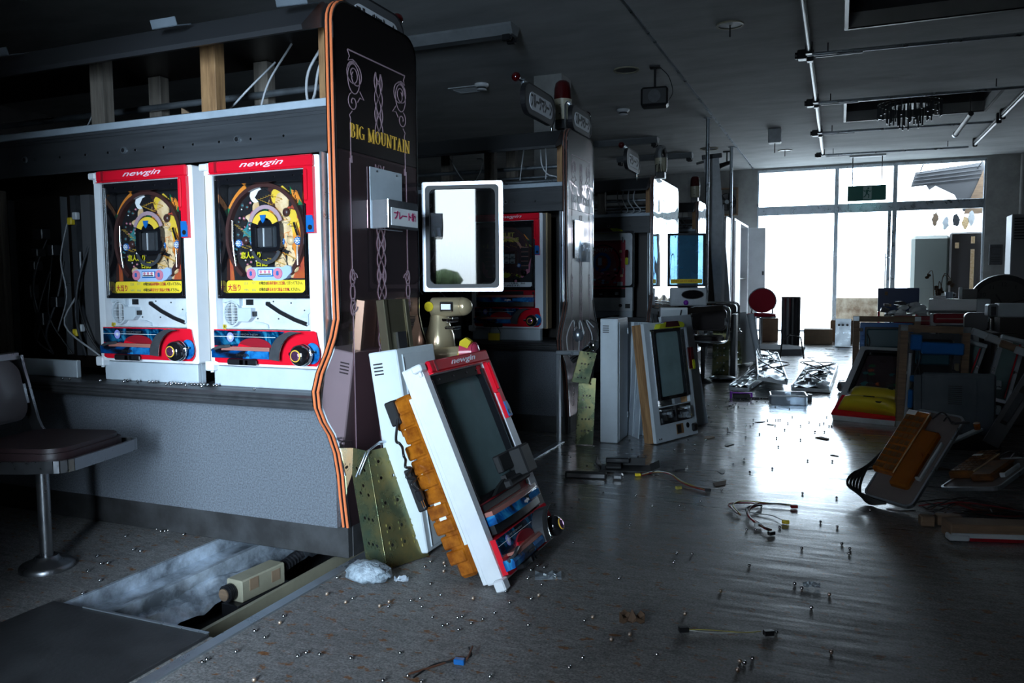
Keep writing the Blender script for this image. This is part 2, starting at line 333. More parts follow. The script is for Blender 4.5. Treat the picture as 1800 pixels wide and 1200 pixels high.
    def ribbon(s, pts, w, ax='x', h=0.0, t=0.0012, m=0, T=None):
        """flat printed line: pts 2D in the plane normal to ax at height h"""
        n = len(pts); L = []; Rr = []
        for i in range(n):
            a = Vector(pts[max(0, i - 1)]); b = Vector(pts[min(n - 1, i + 1)]); d = (b - a)
            d = d.normalized() if d.length > 1e-9 else Vector((1, 0)); nn = Vector((-d.y, d.x)) * w / 2
            L.append(Vector(pts[i]) + nn); Rr.append(Vector(pts[i]) - nn)
        def P(p, q): return {'x': (q, p[0], p[1]), 'y': (p[0], q, p[1]), 'z': (p[0], p[1], q)}[ax]
        vs = [P(p, h + t) for p in L] + [P(p, h + t) for p in Rr] + [P(p, h) for p in L] + [P(p, h) for p in Rr]
        fs = []
        for i in range(n - 1):
            fs += [(i, i + 1, n + i + 1, n + i), (i, 2 * n + i, 2 * n + i + 1, i + 1), (n + i, n + i + 1, 3 * n + i + 1, 3 * n + i)]
        return s.add(vs, fs, m, T=T)
    def lathe(s, prof, c=(0, 0, 0), n=24, m=0, T=None, smooth=True):
        """prof: (radius, z) pairs about the vertical axis through c"""
        vs = []; fs = []
        for (r, z) in prof:
            vs += [(c[0] + r * math.cos(2 * PI * i / n), c[1] + r * math.sin(2 * PI * i / n), c[2] + z) for i in range(n)]
        for k in range(len(prof) - 1):
            fs += [(k * n + i, k * n + (i + 1) % n, (k + 1) * n + (i + 1) % n, (k + 1) * n + i) for i in range(n)]
        s.add(vs, fs, m, smooth, T=T)
        s.add(vs, [list(range(n))[::-1], list(range((len(prof) - 1) * n, len(prof) * n))], m, T=T)
        return s
    def ball(s, c, r, n=12, m=0, sc=(1, 1, 1), T=None):
        k = max(4, n // 2); pr = [(max(1e-5, r * math.sin(PI * i / k)), -r * math.cos(PI * i / k)) for i in range(k + 1)]
        vs = []; fs = []
        for (q, z) in pr: vs += [(c[0] + sc[0] * q * math.cos(2 * PI * i / n), c[1] + sc[1] * q * math.sin(2 * PI * i / n), c[2] + sc[2] * z) for i in range(n)]
        for j in range(k): fs += [(j * n + i, j * n + (i + 1) % n, (j + 1) * n + (i + 1) % n, (j + 1) * n + i) for i in range(n)]
        return s.add(vs, fs, m, True, T=T)
    def mesh(s, name, mats):
        me = bpy.data.meshes.new(name); me.from_pydata([tuple(v) for v in s.v], [], s.f)
        for m in (mats if isinstance(mats, (list, tuple)) else [mats]): me.materials.append(M[m] if isinstance(m, str) else m)
        me.polygons.foreach_set('material_index', s.m); me.polygons.foreach_set('use_smooth', s.s); me.update()
        return me
    def build(s, name, mats, parent=None, label=None, loc=None, rot=None):
        o = bpy.data.objects.new(name, s.mesh(name, mats)); col.objects.link(o)
        if parent: o.parent = parent
        if label: o['label'] = label
        if loc: o.location = loc
        if rot: o.rotation_euler = rot
        return o

def thing(name, label, cat, loc=(0, 0, 0), rot=(0, 0, 0), group=None):
    o = bpy.data.objects.new(name, None); col.objects.link(o); o.empty_display_size = 0.05
    o.location = loc; o.rotation_euler = rot; o['label'] = label; o['category'] = cat
    if group: o['group'] = group
    return o
def tag(o, label, cat, group=None):
    o['label'] = label; o['category'] = cat
    if group: o['group'] = group
    return o
def struct(o): o['kind'] = 'structure'; return o
def dup(o, loc=None, rot=None, label=None, parent=None):
    c = o.copy(); col.objects.link(c)
    if parent: c.parent = parent
    if loc is not None: c.location = loc
    if rot is not None: c.rotation_euler = rot
    if label: c['label'] = label
    for ch in list(o.children): dup(ch, parent=c)
    return c
def rrect(x0, x1, z0, z1, r, n=5):
    p = []
    for (cx, cz, a0) in ((x1 - r, z1 - r, 0), (x0 + r, z1 - r, 90), (x0 + r, z0 + r, 180), (x1 - r, z0 + r, 270)):
        for i in range(n + 1):
            a = math.radians(a0 + 90 * i / n); p.append((cx + r * math.cos(a), cz + r * math.sin(a)))
    return p
def circ(cx, cz, r, n=24, sx=1.0, a0=0, a1=2 * PI): return [(cx + sx * r * math.cos(a0 + (a1 - a0) * i / n), cz + r * math.sin(a0 + (a1 - a0) * i / n)) for i in range(n)]
def text(name, s, size, m, parent, T, depth=0.0006, sx=1.0, shear=0.0, align='LEFT', bold=0.0, label=None, spacing=1.0):
    """flat lettering in the local XY plane, placed by matrix T"""
    cu = bpy.data.curves.new(name, 'FONT'); cu.body = s; cu.size = size; cu.extrude = depth; cu.shear = shear; cu.offset = bold
    cu.align_x = align; cu.align_y = 'CENTER'; cu.resolution_u = 3; cu.space_character = spacing
    ob = bpy.data.objects.new(name, cu); col.objects.link(ob)
    dg = bpy.context.evaluated_depsgraph_get(); me = bpy.data.meshes.new_from_object(ob.evaluated_get(dg))
    bpy.data.objects.remove(ob); bpy.data.curves.remove(cu)
    me.transform(T @ Matrix.Diagonal((sx, 1, 1, 1))); me.materials.clear(); me.materials.append(M[m])
    o = bpy.data.objects.new(name, me); col.objects.link(o); o.parent = parent
    if label: o['label'] = label
    return o
def face_front(x, y, z): return Matrix.Translation((x, y, z)) @ Matrix.Rotation(PI / 2, 4, 'X')        # readable from -Y
def face_right(x, y, z): return Matrix.Translation((x, y, z)) @ Matrix.Rotation(PI / 2, 4, 'Z') @ Matrix.Rotation(PI / 2, 4, 'X')  # readable from +X
# ================================================================== the room
XW0, XW1, YW0, YW1, ZC = -9.0, 4.2, -1.5, 15.5, 3.03
TX0, TX1, TY0, TY1 = -2.13, -1.54, 1.59, 2.74          # open cable trench
f = MB()
for (x0, x1, y0, y1) in ((XW0, TX0, YW0, YW1), (TX1, XW1, YW0, YW1), (TX0, TX1, YW0, TY0), (TX0, TX1, TY1, YW1)): f.box(x0, x1, y0, y1, -0.22, 0.0)
fl = struct(f.build('floor', 'floor'))
pit = MB(); pit.box(TX0, TX1, TY0, TY1, -0.24, -0.20); struct(pit.build('trench_bottom', 'kick', fl))
# ceiling with two dark recesses over the aisle on the right
rc = [(0.03, 1.6, 10.2, 11.4), (0.02, 2.4, 5.2, 7.25)]
c = MB()
xs = sorted({XW0, XW1, 0.03, 1.6, 0.02, 2.4}); ys = sorted({YW0, YW1 + 0.1, 10.2, 11.4, 5.2, 7.25})
for i in range(len(xs) - 1):
    for j in range(len(ys) - 1):
        cx = (xs[i] + xs[i + 1]) / 2; cy = (ys[j] + ys[j + 1]) / 2
        if any(a < cx < b and d < cy < e for (a, b, d, e) in rc): continue
        c.box(xs[i], xs[i + 1], ys[j], ys[j + 1], ZC, ZC + 0.12)
ce = struct(c.build('ceiling', 'ceiling'))
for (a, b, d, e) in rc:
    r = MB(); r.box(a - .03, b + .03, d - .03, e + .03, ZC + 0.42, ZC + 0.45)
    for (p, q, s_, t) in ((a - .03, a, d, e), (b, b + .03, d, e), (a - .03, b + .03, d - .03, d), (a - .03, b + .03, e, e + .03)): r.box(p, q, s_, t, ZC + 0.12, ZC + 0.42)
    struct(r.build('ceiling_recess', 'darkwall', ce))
    r = MB(); r.ring([(a - .03, d - .03), (b + .03, d - .03), (b + .03, e + .03), (a - .03, e + .03)], [(a, d), (b, d), (b, e), (a, e)], 'z', ZC - 0.012, ZC - 0.0005)
    struct(r.build('recess_trim', 'black', ce))
t = MB(); t.box(-1.54, -1.515, -1.45, 15.45, ZC - 0.012, ZC); struct(t.build('trim_1', 'alu'))
t = MB(); t.box(-1.53, -1.495, -1.0, 4.4, 0.0, 0.006); struct(t.build('trim_2', 'alu'))
# walls
WX0, WX1, WZ1 = -1.46, 2.25, 3.0
w = MB(); w.box(XW0, WX0, YW1, YW1 + 0.15, 0, ZC); w.box(WX1, XW1, YW1, YW1 + 0.15, 0, ZC); w.box(WX0, WX1, YW1, YW1 + 0.15, WZ1, ZC)
struct(w.build('wall_back', 'wall'))
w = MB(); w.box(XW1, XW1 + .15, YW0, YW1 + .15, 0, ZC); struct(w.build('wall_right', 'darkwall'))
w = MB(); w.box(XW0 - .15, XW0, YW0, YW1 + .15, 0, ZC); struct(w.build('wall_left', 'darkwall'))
w = MB()                                              # front wall behind the camera, with door and window openings assumed for the light
for (x0, x1, z0, z1) in ((XW0, -1.5, 0, ZC), (-1.5, -1.12, 2.15, ZC), (-1.5, -1.12, 0, 0.35), (-1.12, -0.90, 0, ZC), (-0.90, 0.06, 2.1, ZC), (0.06, XW1, 0, ZC)): w.box(x0, x1, YW0 - .12, YW0, z0, z1)
struct(w.build('wall_front', 'darkwall'))
w = MB(); w.box(-0.60, XW1, -0.55, -0.45, 0, ZC); struct(w.build('wall_partition', 'darkwall'))   # added unseen wall behind the camera, keeping the front lamp off the heap
bb = MB(); bb.box(XW0, WX0 - .02, YW1 - 0.015, YW1, 0, 0.09); struct(bb.build('baseboard_back', 'kick'))
# shop window: frame, mullions, transom, panes
win = struct(thing('window_1', 'x', 'x')); del win['label']; del win['category']
y0, y1 = YW1 + 0.02, YW1 + 0.10
def bar(name, x0, x1, z0, z1, m='alu', yy=(y0, y1)):
    b = MB(); b.box(x0, x1, yy[0], yy[1], z0, z1, b=0.004); return b.build(name, m, win)
bar('frame_rail', WX0, WX1, 2.95, 3.0); bar('frame_rail', WX0, WX1, 0.0, 0.035)
bar('frame_stile', WX0, WX0 + .03, 0.035, 2.95); bar('frame_stile', WX1 - .03, WX1, 0.035, 2.95)
for x in (-0.085, 0.868): bar('mullion', x - .035, x + .035, 0.035, 2.95)
for (a, b) in ((WX0 + .03, -0.12), (-0.05, 0.833), (0.903, WX1 - .03)):
    bar('transom', a, b, 2.16, 2.32)
    g = MB(); g.box(a, b, y0 + .03, y0 + .036, 0.035, 2.16); g.build('pane', 'winglass', win)
    g = MB(); g.box(a, b, y0 + .03, y0 + .036, 2.32, 2.95); g.build('pane', 'winglass', win)
bar('door_stile', 0.76, 0.815, 0.035, 2.16); bar('door_rail', -0.05, 0.76, 0.035, 0.10)
for dx in (0.74, 0.83):
    h = MB(); h.cyl((dx, YW1 - .03, 0.72), (dx, YW1 - .03, 1.42), 0.012); 
    for z in (0.80, 1.34): h.cyl((dx, YW1 - .03, z), (0.785, YW1 + .03, z), 0.008)
    h.build('door_handle', 'chrome', win)
# outside
q = random.Random(9); hb = MB()
for k in range(70):
    hb.ball((q.uniform(-5, 3), q.uniform(-5.4, -4.4), q.uniform(.1, 1.0)), q.uniform(.15, .35), 8, sc=(1, 1, q.uniform(.6, 1.1)))
h_ = struct(hb.build('hedge_outside', 'hedge')); g = MB(); g.box(-9, 6, -12, -1.65, -.08, -.02); struct(g.build('ground_outside', 'outside'))
g = MB(); g.box(-12, 14, YW1 + .15, 40, -0.08, -0.03); struct(g.build('ground_outside', 'outside'))
# ================================================================== islands
def panel_outline(t, n=6):
    """end panel silhouette (y, z): straight top, swelling around the counter on both sides"""
    fr = [(0.0, 1.0), (0.004, 0.83), (-0.018, 0.77), (-0.05, 0.715), (-0.095, 0.655), (-0.118, 0.60), (-0.112, 0.55), (-0.085, 0.50), (-0.045, 0.45), (-0.012, 0.38), (0.006, 0.30), (0.014, 0.22), (0.03, 0.11)]
    r = 0.075; top = 1.883
    arc = [(r - r * math.cos(PI / 2 * i / n), top - r + r * math.sin(PI / 2 * i / n)) for i in range(n + 1)]
    L = fr[::-1] + arc                                    # up the front edge
    return L + [(t - y, z) for (y, z) in L[::-1]]
def front_edge():
    o = panel_outline(0.535); return o[:len(o) // 2]
def spiral(cx, cz, r0, r1, a0, turns, n=22, flip=1):
    return [(cx + flip * (r0 + (r1 - r0) * i / n) * math.cos(a0 + turns * 2 * PI * i / n), cz + (r0 + (r1 - r0) * i / n) * math.sin(a0 + turns * 2 * PI * i / n)) for i in range(n + 1)]
def serif_word(name, s, h, wid, m, parent, T):
    """roman capitals with slab serifs, drawn as strokes"""
    K, N = 0.17, 0.055                                    # heavy and hairline stroke
    G = {'B': (.62, [('h', .05, 0, .05, 1), ('n', 0, 0, .35, 0), ('n', 0, 1, .35, 1), ('n', .1, .53, .35, .53), ('a', .33, .77, .20, .24), ('a', .33, .27, .24, .27)]),
         'I': (.27, [('h', .08, 0, .08, 1), ('n', 0, 0, .30, 0), ('n', 0, 1, .30, 1)]),
         'G': (.70, [('C', .34, .5, .32, .5), ('h', .50, 0.05, .50, .42), ('n', .40, .42, .72, .42)]),
         'M': (.86, [('n', .10, 0, .10, 1), ('d', .10, 1, .40, .06), ('n', .40, .06, .70, 1), ('h', .64, 0, .64, 1), ('n', 0, 0, .22, 0), ('n', .55, 0, .88, 0), ('n', 0, 1, .14, 1), ('n', .68, 1, .88, 1)]),
         'O': (.70, [('O', .34, .5, .32, .5)]),
         'U': (.70, [('h', .06, .28, .06, 1), ('n', .58, .28, .58, 1), ('u', .34, .28, .24, .27), ('n', 0, 1, .30, 1), ('n', .46, 1, .70, 1)]),
         'N': (.74, [('n', .10, 0, .10, 1), ('d', .08, 1, .56, .03), ('n', .62, 0, .62, 1), ('n', 0, 0, .22, 0), ('n', .50, 1, .74, 1), ('n', 0, 1, .16, 1)]),
         'T': (.62, [('h', .24, 0, .24, 1), ('n', 0, 1, .62, 1), ('n', .16, 0, .46, 0), ('n', .02, .80, .02, 1), ('n', .60, .80, .60, 1)]),
         'A': (.72, [('n', .08, 0, .34, 1), ('d', .30, 1, .56, 0), ('n', .16, .34, .50, .34), ('n', 0, 0, .22, 0), ('n', .44, 0, .76, 0)])}
    b = MB(); x = 0; tot = sum((G[c][0] + .12) if c != ' ' else .4 for c in s); sx = wid / tot
    def st(p, q, w):
        p = Vector(p); q = Vector(q); d = (q - p).normalized(); nn = Vector((-d.y, d.x)) * w / 2
        pts = [p + nn, p - nn, q - nn, q + nn]
        b.prism([((x + a.x) * sx, a.y * h) for a in pts], 'z', 0, 0.001, T=T)
    def arcs(cx, cz, rx, rz, a0, a1, w0, w1):
        n = 18; o = []; i_ = []
        for k in range(n + 1):
            a = math.radians(a0 + (a1 - a0) * k / n); w = w0 + (w1 - w0) * abs(math.cos(a)) ** 1.5
            o.append((cx + (rx + w * .2) * math.cos(a), cz + rz * math.sin(a))); i_.append((cx + (rx - w * .8) * math.cos(a), cz + (rz - N) * math.sin(a)))
        for k in range(n): b.prism([((x + p[0]) * sx, p[1] * h) for p in (o[k], o[k + 1], i_[k + 1], i_[k])], 'z', 0, 0.001, T=T)
    for ch in s:
        if ch == ' ': x += .4; continue
        wd, S = G[ch]
        for q in S:
            if q[0] == 'h': st((q[1] + K / 2, q[2]), (q[3] + K / 2, q[4]), K)
            elif q[0] == 'n': st((q[1], q[2]), (q[3], q[4]), N)
            elif q[0] == 'd': st((q[1], q[2]), (q[3], q[4]), K * .95)
            elif q[0] == 'a': arcs(q[1], q[2], q[3], q[4], -90, 90, N, K)
            elif q[0] == 'O': arcs(q[1], q[2], q[3], q[4], 0, 360, N, K)
            elif q[0] == 'C': arcs(q[1], q[2], q[3], q[4], 50, 318, N, K)
            elif q[0] == 'u': arcs(q[1], q[2], q[3], q[4], 180, 360, N, K * .7)
        x += wd + .12
    return b.build(name, m, parent)

def ornament(parent, m='lilac', w=0.0035):
    b = MB(); X = 0.0012
    rb = lambda pts, ww=w: b.ribbon(pts, ww, 'x', X, 0.0008)
    # top bar, corner scrolls, straight side lines
    rb([(0.075, 1.735), (0.455, 1.735)], 0.005)
    for (y, s) in ((0.075, 1), (0.455, -1)):
        rb([(y, 1.735), (y + s * .012, 1.715), (y + s * .002, 1.70), (y + s * .03, 1.708), (y + s * .055, 1.70)])
        rb(circ(y + s * .035, 1.645, .050, 20, .72) + [(y + s * .035 + .036, 1.645)])
        rb(spiral(y + s * .032, 1.66, .044, .010, 1.2, 1.5, flip=s)); rb(spiral(y + s * .045, 1.655, .052, .018, 3.0, -1.1, flip=s))
        rb(spiral(y + s * .028, 1.565, .032, .007, 1.9, 1.3, flip=s)); rb([(y + s * .07, 1.61), (y + s * .095, 1.585), (y + s * .07, 1.588), (y + s * .055, 1.57)])
        rb([(y + s * .022, 1.535), (y + s * .005, 1.52), (y + s * .012, 1.505), (y + s * .008, 1.49), (y + s * .008, 1.36)])
        rb([(y + s * .014, 1.385), (y + s * .014, 1.36)], .002)
        for (z0, z1) in ((1.375, 0.98), (0.86, 0.30)): rb([(y + s * .002, z0), (y + s * .002, z1)], .0028)
        for k in range(3):
            z = 0.92 + (k - 1) * .05; rb(circ(y + s * .002, z, .03, 16, .45) + [(y + s * .002 + .0135, z)])
        rb(spiral(y + s * .012, .97, .02, .004, 0, 1.2, flip=s)); rb(spiral(y + s * .012, .87, .02, .004, 0, -1.2, flip=s))
        rb(spiral(y + s * .03, .26, .045, .008, 2.0, 1.5, flip=s)); rb(spiral(y + s * .02, .19, .03, .006, 1.0, -1.3, flip=s))
    # braided centre column
    yc = 0.265
    for (z0, z1, amp) in ((1.47, 1.70, .026), (0.30, 1.375, .028)):
        for ph in (0, PI):
            n = int((z1 - z0) / .008); P = 0.115
            rb([(yc + amp * math.sin(2 * PI * (z0 + (z1 - z0) * i / n) / (2 * P) + ph), z0 + (z1 - z0) * i / n) for i in range(n + 1)], .0042)
            rb([(yc + .55 * amp * math.sin(2 * PI * (z0 + (z1 - z0) * i / n) / P + ph), z0 + (z1 - z0) * i / n) for i in range(n + 1)], .003)
            rb([(yc + amp * (1 if ph else -1) * (0.72 + .28 * math.cos(2 * PI * (z0 + (z1 - z0) * i / n) / P)), z0 + (z1 - z0) * i / n) for i in range(n + 1)], .0025)
    return b.build('scroll_ornament', m, parent)

def make_island(label, Y0, thick=0.535, x_left=-4.6, stripe='orange', lower='acryl', upper='acryltop', letter='gold', orn='lilac', detail=True, wood_posts=(), words=True):
    t = thing('machine_island', label, 'island', (-1.545, Y0, 0))
    o = panel_outline(thick); zj = 1.40
    lo = [p for p in o if p[1] < zj]; up = [p for p in o if p[1] >= zj]
    h = len(o) // 2; fr = o[:h]
    flo = [p for p in fr if p[1] < zj] + [(fr[-1][0] * 0 + 0.0, zj - .001)]
    lo = flo + [(thick - y, z) for (y, z) in flo[::-1]]
    fup = [(0.0, zj + .001)] + [p for p in fr if p[1] >= zj]; up = fup + [(thick - y, z) for (y, z) in fup[::-1]]
    b = MB(); b.prism(lo, 'x', -0.03, 0.0); b.build('lower_end_panel', lower, t)
    b = MB(); b.prism(up, 'x', -0.03, 0.001); pu = b.build('upper_end_panel', upper, t)
    # edge moulding: chrome band carrying two coloured stripes, along the front edge and the top
    path = o[:]; n = len(path)
    def off(d):
        r = []
        for i in range(n):
            a = Vector(path[max(0, i - 1)]); c = Vector(path[min(n - 1, i + 1)]); e = (c - a).normalized(); r.append((path[i][0] - e.y * d, path[i][1] + e.x * d))
        return r
    def band(x0, x1, d0, d1, name, m, par):
        A = off(d0); B = off(d1); q = MB()
        vs = [(x0, *p) for p in B] + [(x1, *p) for p in B] + [(x0, *p) for p in A] + [(x1, *p) for p in A]; fs = []
        for i in range(n - 1): fs += [(i, i + 1, n + i + 1, n + i), (i, 2 * n + i, 2 * n + i + 1, i + 1), (n + i, n + i + 1, 3 * n + i + 1, 3 * n + i)]
        q.add(vs, fs); return q.build(name, m, par)
    e = band(-0.032, 0.003, 0.0, 0.006, 'edge_trim', 'chrome', t)
    band(-0.0265, -0.0195, 0.006, 0.0085, 'edge_stripe', stripe, e); band(-0.0165, -0.0125, 0.006, 0.0082, 'edge_stripe', 'gloss', e); band(-0.0095, -0.0025, 0.006, 0.0085, 'edge_stripe', stripe, e)
    if detail: ornament(t, orn)
    if words: serif_word('lettering', 'BIG MOUNTAIN', 0.046, 0.405, letter, t, face_right(0.0022, 0.082, 1.447))
    L = x_left; xe = -0.032
    # counter moulding with grooves, carpeted front, kick board
    prof = [(0.10, 0.585), (-0.055, 0.585), (-0.082, 0.580), (-0.095, 0.573), (-0.098, 0.566), (-0.092, 0.563), (-0.098, 0.559), (-0.098, 0.553), (-0.092, 0.550), (-0.096, 0.546), (-0.094, 0.540), (-0.080, 0.530), (0.10, 0.530)]
    prof = [(y, z) for y, z in prof]
    b = MB(); b.prism(prof, 'x', L, xe); b.build('counter', 'counter', t)
    b = MB(); b.box(L, xe, 0.0, 0.02, 0.112, 0.53); b.build('front_cladding', 'fabric', t)
    b = MB(); b.box(L, -0.005, 0.022, 0.05, 0.0, 0.112, b=.003); b.build('kick_board', 'kick', t)
    b = MB(); b.box(L, -0.005, thick - .05, thick - .02, 0.0, 0.53); b.box(L, xe, thick - .012, thick, 0.585, 1.54); b.build('rear_cladding', 'fascia', t)
    b = MB(); b.box(-0.02, -0.001, 0.05, thick - .05, 0.0, 0.112); b.build('end_kick', 'kick', t)
    # fascia above the machines, shelf, posts, visor
    fa = MB(); fa.box(L, xe, 0.0, 0.02, 1.40, 1.535, b=.002); fa.box(L, xe, -0.004, 0.0, 1.388, 1.402); fa.box(L, xe, -0.003, 0.0, 1.512, 1.522); fa.box(L, xe, -0.003, 0, 1.524, 1.534)
    fa = fa.build('fascia', 'fascia', t)
    k = 0
    x = -0.41
    while x > L + .2:
        q = MB(); q.cyl((x, 0.0, 1.455), (x, -0.006, 1.455), 0.014, 0.012, 18); q.cyl((x, -0.006, 1.455), (x, -0.0065, 1.455), 0.008, n=12, m=1); q.build('lock', ['alu', 'black'], fa)
        for dx in (-.2, -.08, .06, .2):
            q = MB(); q.cyl((x + dx, 0, 1.452), (x + dx, -.003, 1.452), 0.0045, n=8); q.build('screw', 'steelball', fa)
        x -= 0.54
    b = MB(); b.box(L, xe, -0.006, thick - .01, 1.536, 1.562, b=.002); b.build('shelf', 'shelf', t)
    for (px, py, m) in wood_posts:
        b = MB(); b.box(px - .035, px + .035, py, py + .05, 1.562, 1.86, b=.002); b.build('post', m, t)
    b = MB(); b.box(-.075, -.034, .02, .07, 1.562, 1.862); b.build('post', 'wood', t)
    b = MB(); b.prism([(-0.12, 1.765), (-0.115, 1.75), (0.03, 1.80), (0.03, 1.865), (0.0, 1.872), (-0.02, 1.862)], 'x', L, -0.036); b.build('visor', 'visor', t)
    b = MB(); b.box(L, xe, 0.03, thick, 1.862, 1.876); b.build('top_board', 'darkbrown', t)
    # the works behind: partition, rails, conduits
    b = MB(); b.box(L, xe, 0.30, 0.315, 0.585, 1.535); b.build('back_partition', 'darkbrown', t)
    for (z, y, r) in ((1.60, .20, .012), (1.64, .30, .008), (1.72, .42, .014)):
        b = MB(); b.cyl((L, y, z), (-.08, y, z), r, n=8); b.build('conduit', 'alu', t)
    b = MB(); b.box(L, -.1, .24, .28, 1.564, 1.60); b.box(L, -.1, .40, .44, 1.564, 1.585); b.build('cable_tray', 'alu', t)
    return t

def cable(name, pts, r, m, parent, sub=5):
    """a hanging wire through control points (Catmull-Rom)"""
    P = [Vector(p) for p in pts]; P = [P[0] * 2 - P[1]] + P + [P[-1] * 2 - P[-2]]; out = []
    for i in range(1, len(P) - 2):
        for k in range(sub):
            u = k / sub; a, b_, c_, d = P[i - 1], P[i], P[i + 1], P[i + 2]
            out.append(0.5 * ((2 * b_) + (c_ - a) * u + (2 * a - 5 * b_ + 4 * c_ - d) * u * u + (3 * b_ - a - 3 * c_ + d) * u ** 3))
    out.append(P[-2]); q = MB(); q.tube(out, r, 6); return q.build(name, m, parent)

isl1 = make_island('nearest pachinko island with glossy dark end panel, gold lettering and grey carpeted front', 2.215,
                   wood_posts=((-.59, .06, 'wood'), (-1.15, .06, 'greywood'), (-2.3, .06, 'greywood'), (-.67, .44, 'greywood'), (-1.25, .44, 'greywood')))
isl2 = make_island('second pachinko island with brown wavy end panel and white lettering behind the leaning grey cabinets', 4.615, stripe='brownstripe', letter='signwhite', orn='lilac', lower='acryldark', upper='acrylwavy',
                   wood_posts=((-.55, .06, 'greywood'), (-.55, .42, 'greywood'), (-1.05, .42, 'greywood')))
isl3 = make_island('third pachinko island with bright mirrored end panel', 7.015, 1.15, stripe='brownstripe', lower='mirrorwhite', upper='mirrorwhite', detail=False, words=False, wood_posts=((-.5, .06, 'greywood'), (-.9, .4, 'greywood')))
isl4 = make_island('fourth pachinko island beside the tall leaning white board', 9.43, stripe='brownstripe', lower='mirrorwhite', upper='mirrorwhite', detail=False, words=False, wood_posts=((-.5, .06, 'greywood'),))
isl5 = make_island('farthest pachinko island by the back wall', 11.85, stripe='brownstripe', lower='plategrey', upper='plategrey', detail=False, words=False)
isl0_assumed = make_island('pachinko island alongside the camera, behind the single stool', -0.20, detail=False, words=False, x_left=-4.0)  # unseen island assumed here to keep the front lamp off the left side
# loose wiring on the first two islands' shelves
for pts, r, m in (([(-.155, .20, 1.86), (-.17, .18, 1.80), (-.215, .15, 1.70), (-.20, .12, 1.60), (-.17, .12, 1.566)], .005, 'cable'), ([(-.15, .22, 1.86), (-.19, .18, 1.72), (-.19, .15, 1.62), (-.18, .1, 1.566)], .005, 'cable'),
                  ([(-.13, .25, 1.83), (-.15, .2, 1.70), (-.12, .2, 1.635), (-.08, .2, 1.63)], .004, 'cable'), ([(-.40, .3, 1.86), (-.43, .2, 1.7), (-.44, .15, 1.57)], .004, 'cable'),
                  ([(-.48, .3, 1.80), (-.53, .2, 1.68), (-.60, .2, 1.63), (-.63, .15, 1.57)], .004, 'cable'), ([(-.50, .25, 1.66), (-.47, .2, 1.6), (-.40, .2, 1.575), (-.36, .2, 1.57)], .003, 'blackcable'),
                  ([(-1.4, .3, 1.80), (-1.42, .25, 1.65), (-1.43, .2, 1.57)], .003, 'cable')):
    cable('loose_cable', pts, r, m, isl1)
for pts, r, m in (([(-.25, .2, 1.80), (-.24, .2, 1.70), (-.20, .2, 1.64), (-.14, .2, 1.62), (-.10, .2, 1.57)], .005, 'cable'), ([(-.22, .2, 1.86), (-.21, .2, 1.70), (-.22, .2, 1.57)], .004, 'cable'), ([(-.14, .25, 1.86), (-.13, .2, 1.7), (-.12, .2, 1.57)], .004, 'cable'),
                  ([(-.95, .3, 1.80), (-.85, .25, 1.67), (-.75, .2, 1.60), (-.68, .2, 1.68), (-.66, .2, 1.76), (-.70, .2, 1.77)], .004, 'cable'), ([(-.62, .2, 1.86), (-.64, .2, 1.7), (-.63, .2, 1.57)], .003, 'cable'), ([(-.40, .3, 1.86), (-.40, .2, 1.57)], .004, 'cable')):
    cable('loose_cable', pts, r, m, isl2)
for isl in (isl3, isl4):
    for k in range(4): cable('loose_cable', [(-.2 - .06 * k, .2, 1.86), (-.22 - .05 * k, .16, 1.70), (-.15 - .06 * k, .15, 1.60), (-.2 - .06 * k, .12, 1.57)], .006, 'cable', isl)
tri = MB(); tri.prism([(-.99, 1.564), (-.77, 1.564), (-.99, 1.68)], 'y', .33, .345); tag(tri.build('triangular_offcut', 'cardboard', None, loc=(-1.545, 2.215, 0)), 'pale triangular board scrap standing on top of the nearest island', 'offcut')
for k, (x, a) in enumerate(((-1.62, .12), (-2.15, .02), (-3.0, .1))):
    b = MB(); b.box(-.055, .055, -.035, .035, 0, .003); b.box(-.055, .055, -.035, -.032, 0, .03)
    tag(b.build('price_holder', 'smoke', None, loc=(x, 2.13, 1.842 if 0 else 1.858 - 0.02), rot=(0.35, 0, a)), ('clear plastic card holder at the very end of the nearest island visor', 'clear plastic card holder on the visor above the two lit machines', 'clear plastic card holder on the visor above the empty machine bay')[k], 'card holder')
